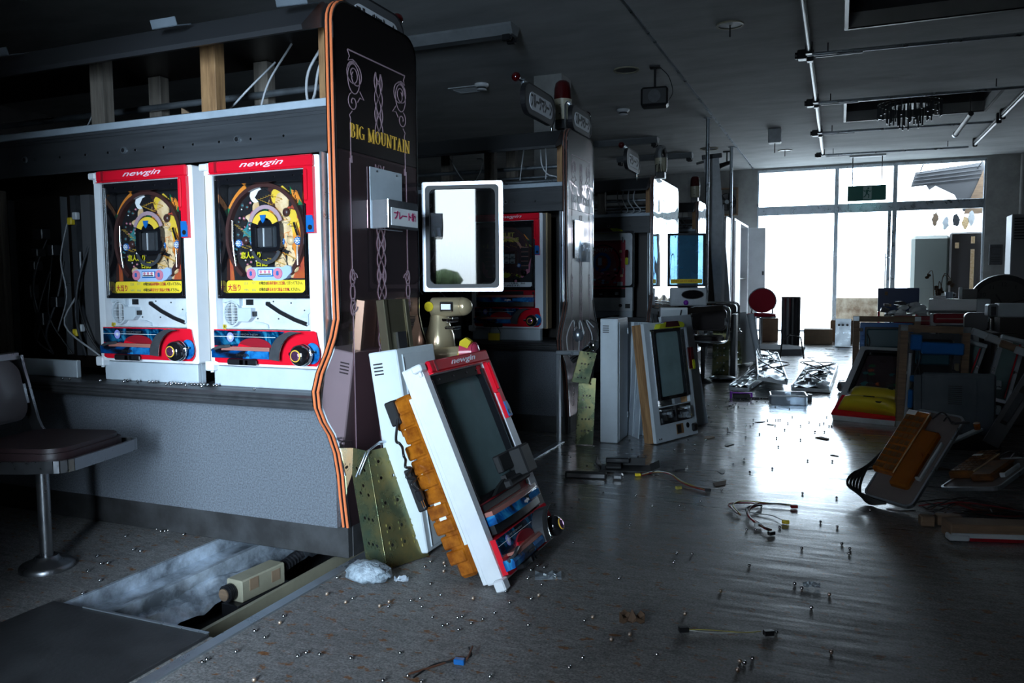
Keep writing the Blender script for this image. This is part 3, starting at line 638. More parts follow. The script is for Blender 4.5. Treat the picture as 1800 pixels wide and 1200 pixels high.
# ================================================================== pachinko machines (x right, y away from the player, z up; front of the door at y = 0)
def FM(x, y, z): return face_front(x, y, z)
def door(t, dark=False, sticker=True):
    """white door frame, red top and side cover, blue lock plate, black bezel with chrome strips"""
    red = 'red'
    b = MB(); b.ring(rrect(0.004, 0.493, 0.078, 0.791, 0.008, 3), rrect(0.036, 0.441, 0.204, 0.747, 0.004, 3), 'y', -0.036, 0.02); b.box(0.03, 0.441, -0.03, 0.0, 0.078, 0.205)
    fr = b.build('door_frame', 'white', t)
    b = MB(); b.box(-0.016, 0.02, -0.046, -0.01, 0.765, 0.789, b=.004); b.cyl((0, -.028, .75), (0, -.028, .79), .006); b.build('hinge', 'white', t)
    b = MB(); b.box(-0.018, 0.02, -0.046, -0.01, 0.056, 0.092, b=.004); b.cyl((0, -.028, .05), (0, -.028, .09), .006); b.build('hinge', 'white', t)
    b = MB(); b.box(0.032, 0.474, -0.052, -0.034, 0.752, 0.792, b=.005); b.box(0.034, 0.44, -0.053, -0.036, 0.7485, 0.7515)
    tc = b.build('top_cover', red, t)
    b = MB(); b.box(0.062, 0.073, -0.0535, -0.05, 0.754, 0.790); b.build('clip', 'darkred', tc)
    text('lettering', 'newgin', 0.027, 'pinkink', tc, FM(0.262, -0.0532, 0.774), sx=2.4, shear=0.45, align='CENTER', bold=0.0002)
    b = MB(); b.prism([(0.438, 0.752), (0.474, 0.752), (0.476, 0.533), (0.446, 0.533), (0.446, 0.629), (0.438, 0.634)], 'y', -0.05, -0.034); b.box(0.44, 0.455, -0.058, -0.05, 0.64, 0.745, b=.004); b.build('side_cover', red, t)
    b = MB(); b.prism([(0.447, 0.592), (0.470, 0.592), (0.4755, 0.574), (0.4755, 0.536), (0.447, 0.536)], 'y', -0.0545, -0.05); lp = b.build('lock_plate', 'bluep', t)
    b = MB(); b.cyl((0.463, -0.0545, 0.552), (0.463, -0.056, 0.552), 0.0085, n=14); b.build('key_hole', 'black', lp)
    b = MB(); b.ring(rrect(0.036, 0.4405, 0.316, 0.746, 0.003, 5), rrect(0.060, 0.416, 0.335, 0.714, 0.016, 5), 'y', -0.028, 0.012); bz = b.build('bezel', 'gloss', t)
    for (x0, x1) in ((0.044, 0.0505), (0.054, 0.058), (0.419, 0.424), (0.428, 0.4345)):
        b = MB(); b.box(x0, x1, -0.034, -0.026, 0.326, 0.732, b=.002); b.build('chrome_strip', 'chrome', bz)
    for x in (.10, .20, .30, .38):
        b = MB(); b.cyl((x, -.028, .730), (x, -.031, .730), .003, n=8); b.build('screw', 'steelball', bz)
    return fr
def glass_pane(t, m='glass'):
    b = MB(); b.prism(rrect(0.059, 0.417, 0.334, 0.715, 0.016, 5), 'y', -0.006, -0.003); return b.build('glass_pane', m, t)
def flatten(t, k0):
    """lower the relief of the dish and lean it sideways as the moulding does"""
    def go(o):
        for v in o.data.vertices:
            y = -.03 + (v.co.y + .03) * (.85 if 'handle' in o.name else .58); v.co.y = y; v.co.x += .030 if 'handle' in o.name else .60 * (-.02 - y)
        for c in o.children: go(c)
    for o in t.children:
        if o.name not in k0: go(o)
def lower_dish(t):
    k0 = {o.name for o in t.children}; lower_dish_parts(t); flatten(t, k0)
def lower_dish_parts(t):
    """lower ball dish: nebula print, red shell, curved arm, round launcher handle"""
    b = MB(); b.prism([(0.014, 0.094), (0.014, 0.2065), (0.445, 0.2065), (0.454, 0.203), (0.470, 0.128), (0.466, 0.104), (0.452, 0.088), (0.03, 0.088)], 'y', -0.055, -0.03); sh = b.build('dish_shell', 'red', t)
    b = MB(); b.prism([(0.015, 0.149), (0.015, 0.203), (0.325, 0.203), (0.262, 0.149)], 'y', -0.058, -0.054); pr = b.build('nebula_print', 'nebula2', t)
    b = MB(); b.prism(circ(0.088, 0.180, .017, 20, .9), 'y', -.0588, -.058); b.build('star_print', 'lilacstar', pr)  # star-shaped reflection of the light source, painted as lilac disc and white star
    b = MB(); b.prism([(0.088 + r * math.cos(a), 0.180 + r * math.sin(a)) for a, r in [(PI / 8 * k, (.012, .004)[k % 2]) for k in range(16)]], 'y', -.0594, -.0588); b.build('star_print', 'paper', pr)
    b = MB(); b.box(0.015, 0.285, -.0595, -.058, .1815, .183); b.build('fine_line', 'paper', pr)
    text('small_lettering', 'COME FROM NEW', 0.009, 'greytext', pr, FM(0.09, -.0585, .190), sx=1.6)
    # red hollow of the dish, rim, blue front
    b = MB(); b.prism([(0.122, 0.145)] + [(0.195 + .073 * math.cos(a), 0.147 + .032 * math.sin(a)) for a in [PI - PI * k / 12 for k in range(13)]] + [(0.27, 0.145)], 'y', -.0635, -.058); b.build('dish_hollow', 'redhollow', t)
    b = MB(); b.prism([(0.122, 0.1455), (0.128, 0.158), (0.195, 0.1455)], 'y', -.066, -.0635); b.build('dish_side', 'red', t)
    b = MB(); b.prism([(-0.085, 0.148), (-0.085, 0.1445), (-0.092, 0.136), (-0.088, 0.133), (-0.055, 0.140), (-0.055, 0.148)], 'x', 0.052, 0.262); b.build('dish_rim', 'salmon', t)
    b = MB(); b.prism([(-0.090, 0.137), (-0.094, 0.125), (-0.090, 0.108), (-0.055, 0.104), (-0.055, 0.137)], 'x', 0.008, 0.260); fp = b.build('dish_front', 'nebula', t)
    b = MB(); b.prism([(-0.0925, 0.134), (-0.0955, 0.124), (-0.0920, 0.109), (-0.089, .109), (-0.089, 0.134)], 'x', 0.175, 0.256); b.build('blue_print', 'bluemetal', fp)
    text('lettering', 'newgin', 0.017, 'ink', fp, FM(0.118, -.0958, .121), sx=1.15, bold=.0004)
    b = MB(); b.tube([(0.006, -.075, .132), (0.03, -.092, .142), (0.05, -.09, .147), (.09, -.08, .149)], .006, 8); b.build('dish_lip', 'graphite', t)
    b = MB(); b.box(0.075, 0.205, -.085, -.055, .084, .104, b=.004); b.box(.13, .145, -.09, -.085, .086, .102, m=1); b.box(.155, .165, -.09, -.085, .086, .102, m=1); b.build('drain_lever', ['black', 'chrome'], t)
    # curved dark arm between dish and handle
    n = 12; A = [(0.355 - .095 * math.sin(PI / 2 * k / n), 0.108 + .096 * math.cos(PI / 2 * k / n)) for k in range(n + 1)]
    Bq = [(0.395 - .095 * math.sin(PI / 2 * k / n) - .0 , 0.104 + .097 * math.cos(PI / 2 * k / n) ** .9) for k in range(n + 1)]
    b = MB(); b.prism(A + Bq[::-1], 'y', -.098, -.054); ar = b.build('dish_arm', 'graphite', t)
    b = MB(); b.tube([(p[0] + .002, -.099, p[1]) for p in Bq], .0018, 6); b.build('arm_piping', 'chrome', ar)
    # launcher handle
    b = MB(); b.prism(circ(0.428, 0.132, 0.036, 22, 0.8), 'y', -.058, -.054); b.build('handle_disc', 'bluemetal', t)
    T = Matrix.Translation((0.405, -.055, 0.128)) @ Matrix.Rotation(PI / 2, 4, 'X')
    b = MB(); b.lathe([(.017, 0), (.020, .012), (.026, .018), (.0335, .026), (.0365, .042), (.034, .058), (.027, .068), (.019, .072)], n=28, T=T); hd = b.build('handle', 'gloss', t)
    b = MB(); b.lathe([(.019, .0715), (.0205, .075), (.0185, .076)], n=24, T=T); b.build('handle_ring', 'gold', hd)
    b = MB(); b.lathe([(.0182, .0715), (.0182, .0755), (.012, .078), (.0001, .079)], n=24, T=T); b.build('handle_emblem', 'purplechrome', hd)
    b = MB(); b.lathe([(.034, .020), (.0375, .024), (.0365, .030), (.033, .030)], n=28, T=T); b.box(-.06, -.03, -.004, .008, .02, .028, T=T, b=.003); b.box(.03, .047, .006, .016, .02, .028, T=T, b=.003); b.build('handle_dial', 'chrome', hd)
def upper_dish(t):
    """closed upper ball dish with salmon rim and blue nebula front"""
    b = MB(); b.box(0.046, 0.4375, -.03, 0.0, .210, .316, b=.004); up = b.build('upper_dish_shell', 'darkred', t)
    b = MB(); b.box(0.06, 0.36, -.034, -.028, .288, .310, b=.002); b.build('upper_slot', 'black', up)
    n = 10; O = lambda d, z0, z1: [(0.05 + .385 * k / n, -.03 - d - .028 * math.sin(PI * (0.15 + .75 * k / n))) for k in range(n + 1)]
    def lip(d, z0, z1, name, m):
        P = O(d, 0, 0); q = MB(); q.prism(P + [(0.435, -.02), (0.05, -.02)], 'z', z0, z1); return q.build(name, m, t)
    lip(.018, .272, .286, 'upper_rim', 'salmon'); fp = lip(.022, .243, .272, 'upper_front', 'nebula'); lip(.008, .215, .243, 'upper_under', 'black')
    b = MB(); b.box(0.27, 0.40, -.077, -.05, .246, .269, b=.003); b.build('blue_print', 'bluemetal', fp)
    text('lettering', 'newgin', 0.016, 'paper', fp, FM(0.225, -.079, .257), sx=1.5, bold=.0006)
    b = MB(); b.box(0.42, 0.433, -.034, -.03, .29, .305, b=.002); b.build('dish_latch', 'black', up)
def speaker_plate(t):
    """bare inner plate with loudspeaker grille and ball chute, where the upper dish is open"""
    b = MB(); b.box(0.044, 0.4385, -.012, .0, .208, .316); b.box(.0441, .4384, -.02, -.012, .2081, .211); b.box(0.35, .4384, -.0135, -.012, .302, .309); pl = b.build('inner_plate', 'offwhite', t)
    b = MB(); b.ring(circ(.098, .262, .046, 28, .80), circ(.098, .262, .040, 28, .78), 'y', -.030, -.012); b.build('speaker_rim', 'plategrey', pl)
    b = MB(); b.prism(circ(.098, .262, .040, 28, .78), 'y', -.014, -.0125); b.build('speaker_back', 'black', pl)
    for k in range(13):
        z = .229 + .0055 * k; hw = .78 * math.sqrt(max(0, .040 ** 2 - (z - .262) ** 2))
        b = MB(); b.box(.098 - hw, .098 + hw, -.026, -.016, z - .0010, z + .0010); b.build('grille_slat', 'offwhite', pl)
    b = MB(); b.box(.0965, .0995, -.028, -.016, .224, .300); b.build('grille_bar', 'offwhite', pl)
    b = MB(); b.prism([(.130, .235), (.130, .282), (.190, .282), (.190, .248), (.175, .235)], 'y', -.036, -.012); b.prism([(.06, .315), (.06, .300), (.105, .307), (.135, .290), (.135, .315)], 'y', -.03, -.012); b.build('chute_cover', 'plategrey', pl)
    b = MB(); b.box(.150, .182, -.0135, -.012, .292, .312); b.box(.188, .197, -.03, -.012, .253, .270); b.build('chute_hole', 'black', pl)
    b = MB(); b.prism([(.19, .235), (.225, .231), (.248, .224), (.25, .212), (.245, .212), (.238, .224), (.20, .226)], 'y', -.02, -.012); b.build('moulded_rib', 'plategrey', pl)
    b = MB(); b.tube([(.245, -.016, .298), (.30, -.016, .268), (.36, -.016, .243), (.412, -.016, .227)], .008, 6); b.box(.238, .258, -.02, -.012, .29, .304, b=.003); b.build('ball_rail', 'black', pl)
    b = MB(); b.prism([(.385, .25), (.41, .275), (.432, .283), (.432, .272), (.418, .262), (.418, .225), (.405, .225), (.41, .25)], 'y', -.018, -.012); b.build('moulded_rib', 'plategrey', pl)
    for (x, z) in ((.27, .305), (.20, .245), (.29, .245), (.40, .275), (.345, .30), (.43, .225), (.17, .24)):
        b = MB(); b.cyl((x, -.012, z), (x, -.0145, z), .0028, n=8); b.build('screw', 'graphite', pl)
    b = MB(); b.box(.052, .058, -.022, -.010, .208, .222); b.tube([(.055, -.024, .222), (.06, -.03, .212), (.067, -.026, .206)], .0025, 6); b.build('catch', 'yellow', pl)
def pins(b, spots, y0=0.022, y1=0.004, r=0.0011):
    for (x, z) in spots: b.cyl((x, y0, z), (x, y1, z), r, n=6)
def board_base(t, m='ink', y=0.024):
    b = MB(); b.prism(rrect(0.045, 0.452, 0.334, 0.714, 0.004, 2), 'y', y, y + .02); return b.build('playfield', m, t)
def flat(par, pts, m, name='board_print', d=0.0225, t=0.0015):
    b = MB(); b.prism(pts, 'y', d - t, d + .002); return b.build(name, m, par)
def wheel(par, x, z, r, m='bluep'):
    b = MB(); b.lathe([(r, 0), (r, .004), (r * .8, .005), (r * .78, .003), (.001, .003)], n=18, T=Matrix.Translation((x, .018, z)) @ Matrix.Rotation(PI / 2, 4, 'X'))
    w = b.build('windmill', m, par)
    for k in range(8):
        a = k * PI / 4; q = MB(); q.cyl((x + r * .6 * math.cos(a), .0145, z + r * .6 * math.sin(a)), (x + r * .6 * math.cos(a), .0118, z + r * .6 * math.sin(a)), r * .16, n=6); q.build('vane', 'paper', w)
    q = MB(); q.cyl((x, .015, z), (x, .0105, z), r * .28, n=10); q.build('hub', 'paper', w)
def arc(cx, cz, r0, r1, a0, a1, n=16, sx=1.0):
    A = [(cx + sx * r0 * math.cos(math.radians(a0 + (a1 - a0) * k / n)), cz + r0 * math.sin(math.radians(a0 + (a1 - a0) * k / n))) for k in range(n + 1)]
    B = [(cx + sx * r1 * math.cos(math.radians(a0 + (a1 - a0) * k / n)), cz + r1 * math.sin(math.radians(a0 + (a1 - a0) * k / n))) for k in range(n + 1)]
    return A + B[::-1]
def blob(cx, cz, rx, rz, seed, n=14, j=.25):
    q = random.Random(seed); return [(cx + rx * (1 + j * (q.random() - .5) * 2) * math.cos(2 * PI * k / n), cz + rz * (1 + j * (q.random() - .5) * 2) * math.sin(2 * PI * k / n)) for k in range(n)]
def board_adventure(t):
    B = board_base(t); cx, cz = 0.255, 0.535
    # outer rail and corner prints
    b = MB(); b.prism(arc(cx, cz, .181, .167, -50, 232, 40, .94), 'y', .004, .024); b.build('outer_rail', 'railbrown', B)
    flat(B, arc(cx, cz, .205, .182, 118, 150, 10, .94), 'orangeprint'); flat(B, arc(cx, cz, .205, .182, 150, 166, 8, .94), 'green'); flat(B, arc(cx, cz, .21, .182, 166, 205, 8, .9), 'rosered')
    flat(B, [(.07, .38), (.105, .38), (.098, .46), (.085, .52), (.07, .52)], 'rosered'); flat(B, [(.36, .385), (.414, .385), (.414, .47), (.40, .45)], 'rosered')
    flat(B, [(.365, .690), (.392, .676), (.410, .640), (.376, .640)], 'orangeprint', d=.021); flat(B, [(.36, .70), (.372, .684), (.362, .670)], 'green', d=.0215); flat(B, [(.398, .655), (.414, .636), (.392, .634)], 'green', d=.020); flat(B, [(.376, .648), (.392, .640), (.376, .632)], 'yellowprint', d=.0205)
    for k, s in enumerate('715'): text('number', s, .016, 'ink', B, FM(.374 + .005 * k, .0188, .676 - .013 * k), bold=.0006)
    # warm colour fields standing in for the artwork
    flat(B, blob(.370, .575, .042, .075, 1), 'rosered'); flat(B, blob(.365, .575, .03, .05, 2), 'yellowprint', d=.0215); flat(B, blob(.385, .50, .022, .06, 5), 'orangeprint', d=.0215)
    flat(B, blob(.322, .668, .040, .032, 3), 'yellowprint', d=.0210); flat(B, blob(.326, .650, .030, .034, 4, j=.1), 'cream', d=.0195); flat(B, blob(.315, .590, .040, .030, 6), 'cream', d=.0205); flat(B, blob(.29, .615, .026, .015, 7), 'orangeprint', d=.021)
    flat(B, blob(.312, .430, .030, .050, 8), 'cream', d=.0205); flat(B, blob(.362, .442, .018, .050, 9), 'cream', d=.0205); flat(B, blob(.345, .53, .022, .045, 10), 'cream', d=.0212)
    flat(B, blob(.235, .640, .034, .038, 11), 'cream', d=.021); flat(B, blob(.22, .675, .040, .026, 12), 'paper', d=.0205); flat(B, blob(.245, .668, .030, .034, 13), 'ink', d=.0195); flat(B, blob(.285, .665, .028, .045, 14), 'railbrown', d=.0215)
    flat(B, [(.215, .575), (.24, .628), (.262, .64), (.262, .60), (.235, .57)], 'green', d=.0205); flat(B, blob(.185, .545, .034, .032, 15), 'teal', d=.021); flat(B, blob(.20, .60, .030, .018, 16), 'cream', d=.0195)
    for k in range(60):                                    # fine dark line work over the warm fields
        x = R.uniform(.27, .40); z = R.uniform(.39, .70); a = R.uniform(0, 6.3); L_ = R.uniform(.006, .02)
        b = MB(); b.ribbon([(x, z), (x + L_ * math.cos(a), z + L_ * math.sin(a)), (x + 1.6 * L_ * math.cos(a + .6), z + 1.6 * L_ * math.sin(a + .6))], R.uniform(.0012, .0035), 'y', .0185, .0004); b.build('line_print', R.choice(['ink', 'ink', 'railbrown', 'orangeprint']), B)
    # scattered dark berries on the left
    for k in range(80):
        x = R.uniform(.10, .225); z = R.uniform(.36, .67)
        if (x - cx) ** 2 / .88 + (z - cz) ** 2 > .162 ** 2: continue
        b = MB(); rb_ = R.uniform(.006, .011); b.ball((x, .021, z), rb_, 8, sc=(.9, .4, 1)); b.ball((x + .001, .0185, z), rb_ * .42, 6, m=1); b.build('round_print', [R.choice(['graphite', 'ink', 'railbrown']), R.choice(['pink', 'paper', 'teal'])], B)
    # centre display unit
    b = MB(); b.ring(rrect(.205, .33, .478, .585, .02, 4), rrect(.222, .316, .492, .565, .006, 4), 'y', -.002, .022); cu = b.build('centre_unit', 'gloss', B)
    b = MB(); b.box(.222, .316, .018, .02, .492, .565); b.build('display', 'screen', cu)
    for (x0, x1) in ((.224, .245), (.247, .251), (.255, .285)):
        b = MB(); b.box(x0, x1, .010, .018, .496, .56); b.build('reel', 'offwhite' if x0 == .247 else 'graphite', cu)
    flat(cu, arc(.268, .56, .058, .034, 20, 160, 12, 1.0), 'yellowprint', 'crest', d=-.002); flat(cu, arc(.268, .565, .074, .060, 15, 165, 14, 1.0), 'lilac', 'crest', d=0.0)
    flat(cu, [(.250, .604), (.275, .604), (.270, .585), (.262, .576), (.255, .585)], 'bluep', 'crest', d=-.006); flat(cu, arc(.268, .50, .066, .054, 200, 340, 12, 1.0), 'graphite', 'lower_lip', d=-.002)
    # pockets, windmills, side guides
    for (x, z) in ((.205, .608), (.345, .612), (.165, .52), (.36, .515), (.175, .418), (.375, .42)):
        b = MB(); b.lathe([(.014, 0), (.016, .006), (.008, .014), (.001, .014)], n=14, T=Matrix.Translation((x, .022, z)) @ Matrix.Rotation(PI / 2, 4, 'X')); b.build('pocket', R.choice(['cream', 'railbrown', 'pink']), B)
    for (x, z) in ((.135, .510), (.202, .511), (.320, .512), (.391, .513)): wheel(B, x, z, .0145)
    for pts in ([(.118, .005, .59), (.116, .005, .53), (.121, .005, .47), (.128, .005, .43)], [(.385, .005, .575), (.40, .005, .53)], [(.396, .005, .495), (.396, .005, .43)]):
        b = MB(); b.tube(pts, .0045, 6); b.build('side_guide', 'chrome', B)
    text('lettering', '恋人より', .025, 'yelink', B, FM(.143, .0145, .466), sx=.92, bold=.0008); text('lettering', '日記', .026, 'yelink', B, FM(.208, .0145, .438), sx=1.0, bold=.0006)
    for (x0, x1) in ((.062, .067), (.070, .077)):
        b = MB(); b.box(x0, x1, .004, .022, .38, .70, b=.002); b.build('side_lining', 'chrome', B)  # chrome strips added to imitate the bright band reflected in the glass
    # lower attacker
    b = MB(); b.prism([(.185, .418), (.20, .424), (.34, .424), (.355, .430), (.372, .424), (.372, .405), (.35, .385), (.33, .378), (.21, .378), (.188, .395)], 'y', -.002, .022); at_ = b.build('attacker', 'lightblue', B)
    for x in (.203, .318): flat(at_, circ(x, .402, .019, 16), 'pink', 'round_boss', d=-.004); text('number', '8', .020, 'bluep', at_, FM(x, -.0065, .402), align='CENTER', bold=.001)
    flat(at_, [(.232, .392), (.298, .392), (.298, .417), (.232, .417)], 'bluep', 'slot_frame', d=-.003); flat(at_, [(.236, .396), (.294, .396), (.294, .414), (.236, .414)], 'paper', 'slot_frame', d=-.004)
    for x in (.247, .265, .283): flat(at_, circ(x, .408, .0055, 10), 'pink', 'emblem', d=-.0055)
    flat(at_, [(.24, .398), (.29, .398), (.29, .402), (.24, .402)], 'ink', 'slot', d=-.0055); flat(B, [(.30, .36), (.25, .36), (.23, .376), (.32, .376)], 'teal', d=.015)
    B.location.x = -.027; B.location.y = -.008
    b = MB(); S = []
    for k in range(9): S += [(.235 + .0115 * k, .672 - .003 * abs(4 - k)), (.245 + .0105 * k, .640 + .004 * abs(4 - k))]
    for k in range(8): S += [(.335 + .008 * k, .60 - .007 * k), (.13 + .008 * k, .575 - .006 * k), (.27 + .009 * k, .455 - .003 * k), (.34 + .007 * k, .47 - .003 * k), (.15 + .01 * k, .50 - .004 * (k % 3))]
    pins(b, S); p = b.build('nail_field', 'gold', B); p['kind'] = 'stuff'
def board_fruit(t):
    B = board_base(t); B.location.x = -.014; B.location.y = -.006; cx, cz = 0.245, 0.545
    flat(B, arc(cx, cz, .172, .156, -60, 240, 40, .94), 'railbrown', d=.015)
    flat(B, blob(cx, cz, .150, .150, 3, 28, .04), 'darkplum', d=.0222); flat(B, [(.075, .50), (.12, .43), (.14, .395), (.10, .395), (.075, .43)], 'pink', d=.021); flat(B, [(.41, .52), (.40, .43), (.35, .395), (.33, .40), (.385, .46)], 'pink', d=.021)
    text('lettering', 'FRUIT', .036, 'limeink', B, FM(.245, .012, .665), sx=1.15, align='CENTER', bold=.001); text('lettering', 'MACHINE', .036, 'limeink', B, FM(.243, .012, .632), sx=1.1, align='CENTER', bold=.001)
    flat(B, [(.362, .67), (.40, .628), (.366, .628)], 'orangeprint', d=.02); flat(B, [(.378, .64), (.40, .628), (.378, .625)], 'green', d=.0185)
    for (x, z, a) in ((.095, .605, 1), (.395, .605, -1)): flat(B, [(x - .02, z - .012), (x + .02 * a, z + .018), (x + .022, z - .018)], 'limeprint', d=.02)
    flat(B, arc(.245, .545, .112, .098, 20, 160, 18), 'pinkframe', d=.018); flat(B, arc(.245, .54, .098, .090, 60, 120, 10), 'yellowprint', d=.016)
    b = MB(); b.ring(rrect(.168, .322, .468, .562, .012, 3), rrect(.182, .308, .48, .548, .004, 3), 'y', 0.0, .022); cu = b.build('centre_unit', 'railbrown', B)
    b = MB(); b.box(.182, .308, .018, .02, .48, .548); b.build('display', 'screen', cu)
    for i in range(3):
        for j in range(2):
            b = MB(); b.prism(rrect(.188 + .041 * i, .222 + .041 * i, .485 + .032 * j, .512 + .032 * j, .004, 2), 'y', .010, .018); c = b.build('reel', 'reelgrey', cu)
            flat(c, [(.194 + .041 * i, .496 + .032 * j), (.216 + .041 * i, .496 + .032 * j), (.212 + .041 * i, .489 + .032 * j), (.198 + .041 * i, .489 + .032 * j)], 'ink', 'reel_print', d=.009)
    for s in (-1, 1):
        for k in range(5):
            x = .245 + s * .125; z = .575 - .029 * k; flat(B, [(x - .024, z - .011), (x + .024, z - .011), (x + .024, z + .011), (x - .024, z + .011)], 'ink', 'side_pocket', d=.014); flat(B, [(x - .024, z + .009), (x + .024, z + .009), (x + .024, z + .0115), (x - .024, z + .0115)], 'pinkframe', 'side_line', d=.0115)
        wheel(B, .245 + s * .083, .472, .013)
        b = MB(); b.lathe([(.02, 0), (.022, .006), (.008, .014), (.001, .014)], n=14, T=Matrix.Translation((.245 + s * .115, .022, .425)) @ Matrix.Rotation(PI / 2, 4, 'X')); b.build('pocket', 'gloss', B)
        flat(B, [(.245 + s * .07, .42), (.245 + s * .10, .405), (.245 + s * .09, .395), (.245 + s * .06, .408)], 'limeprint', d=.015)
        flat(B, [(.245 + s * .045, .385), (.245 + s * .085, .39), (.245 + s * .095, .375), (.245 + s * .07, .36), (.245 + s * .045, .36)], 'gloss', 'lower_wing', d=.008); flat(B, circ(.245 + s * .066, .374, .009, 10), 'pink', 'boss', d=.006)
    flat(B, blob(.245, .41, .036, .018, 9), 'limeprint', d=.008); flat(B, arc(.245, .435, .05, .04, 200, 340, 12), 'railbrown', d=.004); flat(B, arc(.245, .47, .085, .07, 200, 340, 16), 'railbrown', d=.01)
    flat(B, [(.215, .36), (.275, .36), (.275, .374), (.215, .374)], 'ink', 'slot', d=.006)
    b = MB(); S = [(.13 + .012 * k, .60 - .004 * (k % 4)) for k in range(20)] + [(.12 + .02 * k, .43 - .004 * abs(6 - k)) for k in range(13)]; pins(b, S); p = b.build('nail_field', 'gold', B); p['kind'] = 'stuff'
    b = MB(); b.prism(rrect(.064, .412, .337, .366, .01, 3), 'y', -.008, -.0065); st = b.build('notice_sticker', 'paper', t)
    text('lettering', '3・3・7・7・7でスタートの場合、次の', .0125, 'ink', st, FM(.07, -.0087, .358), sx=1.35, bold=.0002); text('lettering', '大当りまで持玉遊技が出来ます。', .0125, 'ink', st, FM(.085, -.0087, .345), sx=1.35, bold=.0002)
def yellow_sticker(t):
    b = MB(); b.prism(rrect(.061, .415, .3355, .379, .012, 4), 'y', -.0075, -.0062); st = b.build('notice_sticker', 'sticker', t)
    y = -.0078
    text('lettering', '大当り', .026, 'redink', st, FM(.066, y, .352), sx=.78, bold=.0004)
    for s, x, z in (('333', .138, .368), ('777', .172, .369), ('444', .139, .345), ('666', .173, .345)): text('number', s, .0135, 'greyink', st, FM(x, y, z), sx=.95)
    for a, b_, c_, z in (('の場合は', '係員確認の上連続', 'して打って下さい。', .368), ('の場合は', '持玉を全て景品と交換', 'して下さい。', .346)):
        w = .0118 * .74; x = .205
        for s, m in ((a, 'ink'), (b_, 'redink'), (c_, 'ink')):
            text('lettering', s, .0125, m, st, FM(x, y, z), sx=.74, bold=.0002); x += .0125 * .72 * len(s)
for k, v in dict(railbrown=(.055, .022, .020), darkplum=(.045, .02, .025), redhollow=(.28, .01, .02), yelink=(.60, .52, .02), limeink=(.38, .34, .07), limeprint=(.32, .34, .03), pinkframe=(.45, .22, .18), reelgrey=(.22, .24, .24), lightblue=(.38, .50, .72), lilacstar=(.30, .32, .75), greytext=(.12, .13, .14), purplechrome=(.45, .10, .42)).items(): M[k] = mat(k.replace('ink', '_ink'), v, .35)
M['purplechrome'] = mat('purple_chrome', (.55, .22, .50), .12, .9)
def make_machine(label, x, y, board, group=None, upper=False, wood=True):
    t = thing('pachinko_machine', label, 'pachinko machine', (x, y, .585))
    b = MB(); b.box(0.0, 0.468, -.02, .0, .0005, .073, b=.003); b.box(0.0, .468, -.0, .02, .0005, .078); b.build('base_plate', 'plategrey', t)
    b = MB(); b.ring([(-.004, .074), (.502, .074), (.502, .795), (-.004, .795)], [(.014, .09), (.484, .09), (.484, .78), (.014, .78)], 'y', .024, .095); b.build('wooden_frame', 'woodlight', t)
    b = MB(); b.box(.014, .484, .085, .09, .09, .78); b.build('rear_cover', 'black', t)
    door(t)
    if board == 'adventure': board_adventure(t); yellow_sticker(t)
    else: board_fruit(t)
    glass_pane(t)
    (upper_dish if upper else speaker_plate)(t); lower_dish(t)
    return t
M['woodlight'] = mat('pale_frame_timber', (.46, .33, .19), .65, var=.3, vscale=7, stretch=(8, 8, .7))
m1 = make_machine('lit pachinko machine with red top, yellow sticker and colourful board beside the end panel', -2.085, 2.222, 'adventure')
m2 = dup(m1, (-2.630, 2.222, .585), label='lit pachinko machine with red top and yellow sticker next to the empty dark bay')
m3 = make_machine('pachinko machine with red top and fruit lettering in the second island', -2.19, 4.622, 'fruit', upper=True)
# chrome post between machine and end panel
for yb, isl in ((0, isl1), (0, isl2), (0, isl3)):
    b = MB(); b.box(-.045, -.036, -.035, .02, .59, 1.385, b=.003); b.build('side_post', 'alu', isl)
# the empty bay beyond: light stile, base plate, hanging wiring, guide strips
def empty_bay(isl, x0, seed):
    q = random.Random(seed)
    b = MB(); b.box(x0 + .01, x0 + .06, -.01, .02, .59, 1.34, b=.003); b.build('bay_stile', 'greywood', isl)
    b = MB(); b.box(x0, x0 + .47, -.02, .0, .586, .655, b=.003); b.build('bay_base_plate', 'plategrey', isl)
    for (dx, w, m) in ((.24, .004, 'alu'), (.30, .03, 'graphite'), (.36, .05, 'smokegrey'), (.44, .02, 'graphite')):
        b = MB(); b.box(x0 + dx, x0 + dx + w, .12, .15, .66, 1.32); b.build('bay_upright', m, isl)
    for z in (.74, .76, 1.20, 1.22):
        b = MB(); b.box(x0 + .30 + (.03 if z in (.76, 1.22) else 0), x0 + .325 + (.03 if z in (.76, 1.22) else 0), .10, .12, z, z + .03, b=.003); b.build('connector', 'sticker' if z in (.74, 1.20) else 'offwhite', isl)
    for k in range(9):
        xx = x0 + q.uniform(.09, .45); z = q.uniform(1.0, 1.32); cable('bay_cable', [(xx, .12, z), (xx + q.uniform(-.05, .05), .06 + q.uniform(0, .05), z - .15), (xx + q.uniform(-.08, .08), .08, z - .3), (xx + q.uniform(-.1, .1), .12, max(.66, z - .45))], q.choice([.003, .004, .005]), q.choice(['blackcable', 'blackcable', 'graphite', 'cable']), isl)
    for k in range(7):
        xx = x0 + q.uniform(.08, .25); z = q.uniform(.7, 1.25); b = MB(); b.box(xx, xx + q.uniform(.03, .06), .06, .1, z, z + q.uniform(.02, .06), b=.003); b.build('bay_fitting', 'black', isl)
M['smokegrey'] = mat('smoky_grey', (.10, .10, .105), .3)
empty_bay(isl1, -1.70, 4); empty_bay(isl1, -2.24, 6); empty_bay(isl2, -1.20, 9); empty_bay(isl2, -1.74, 10)
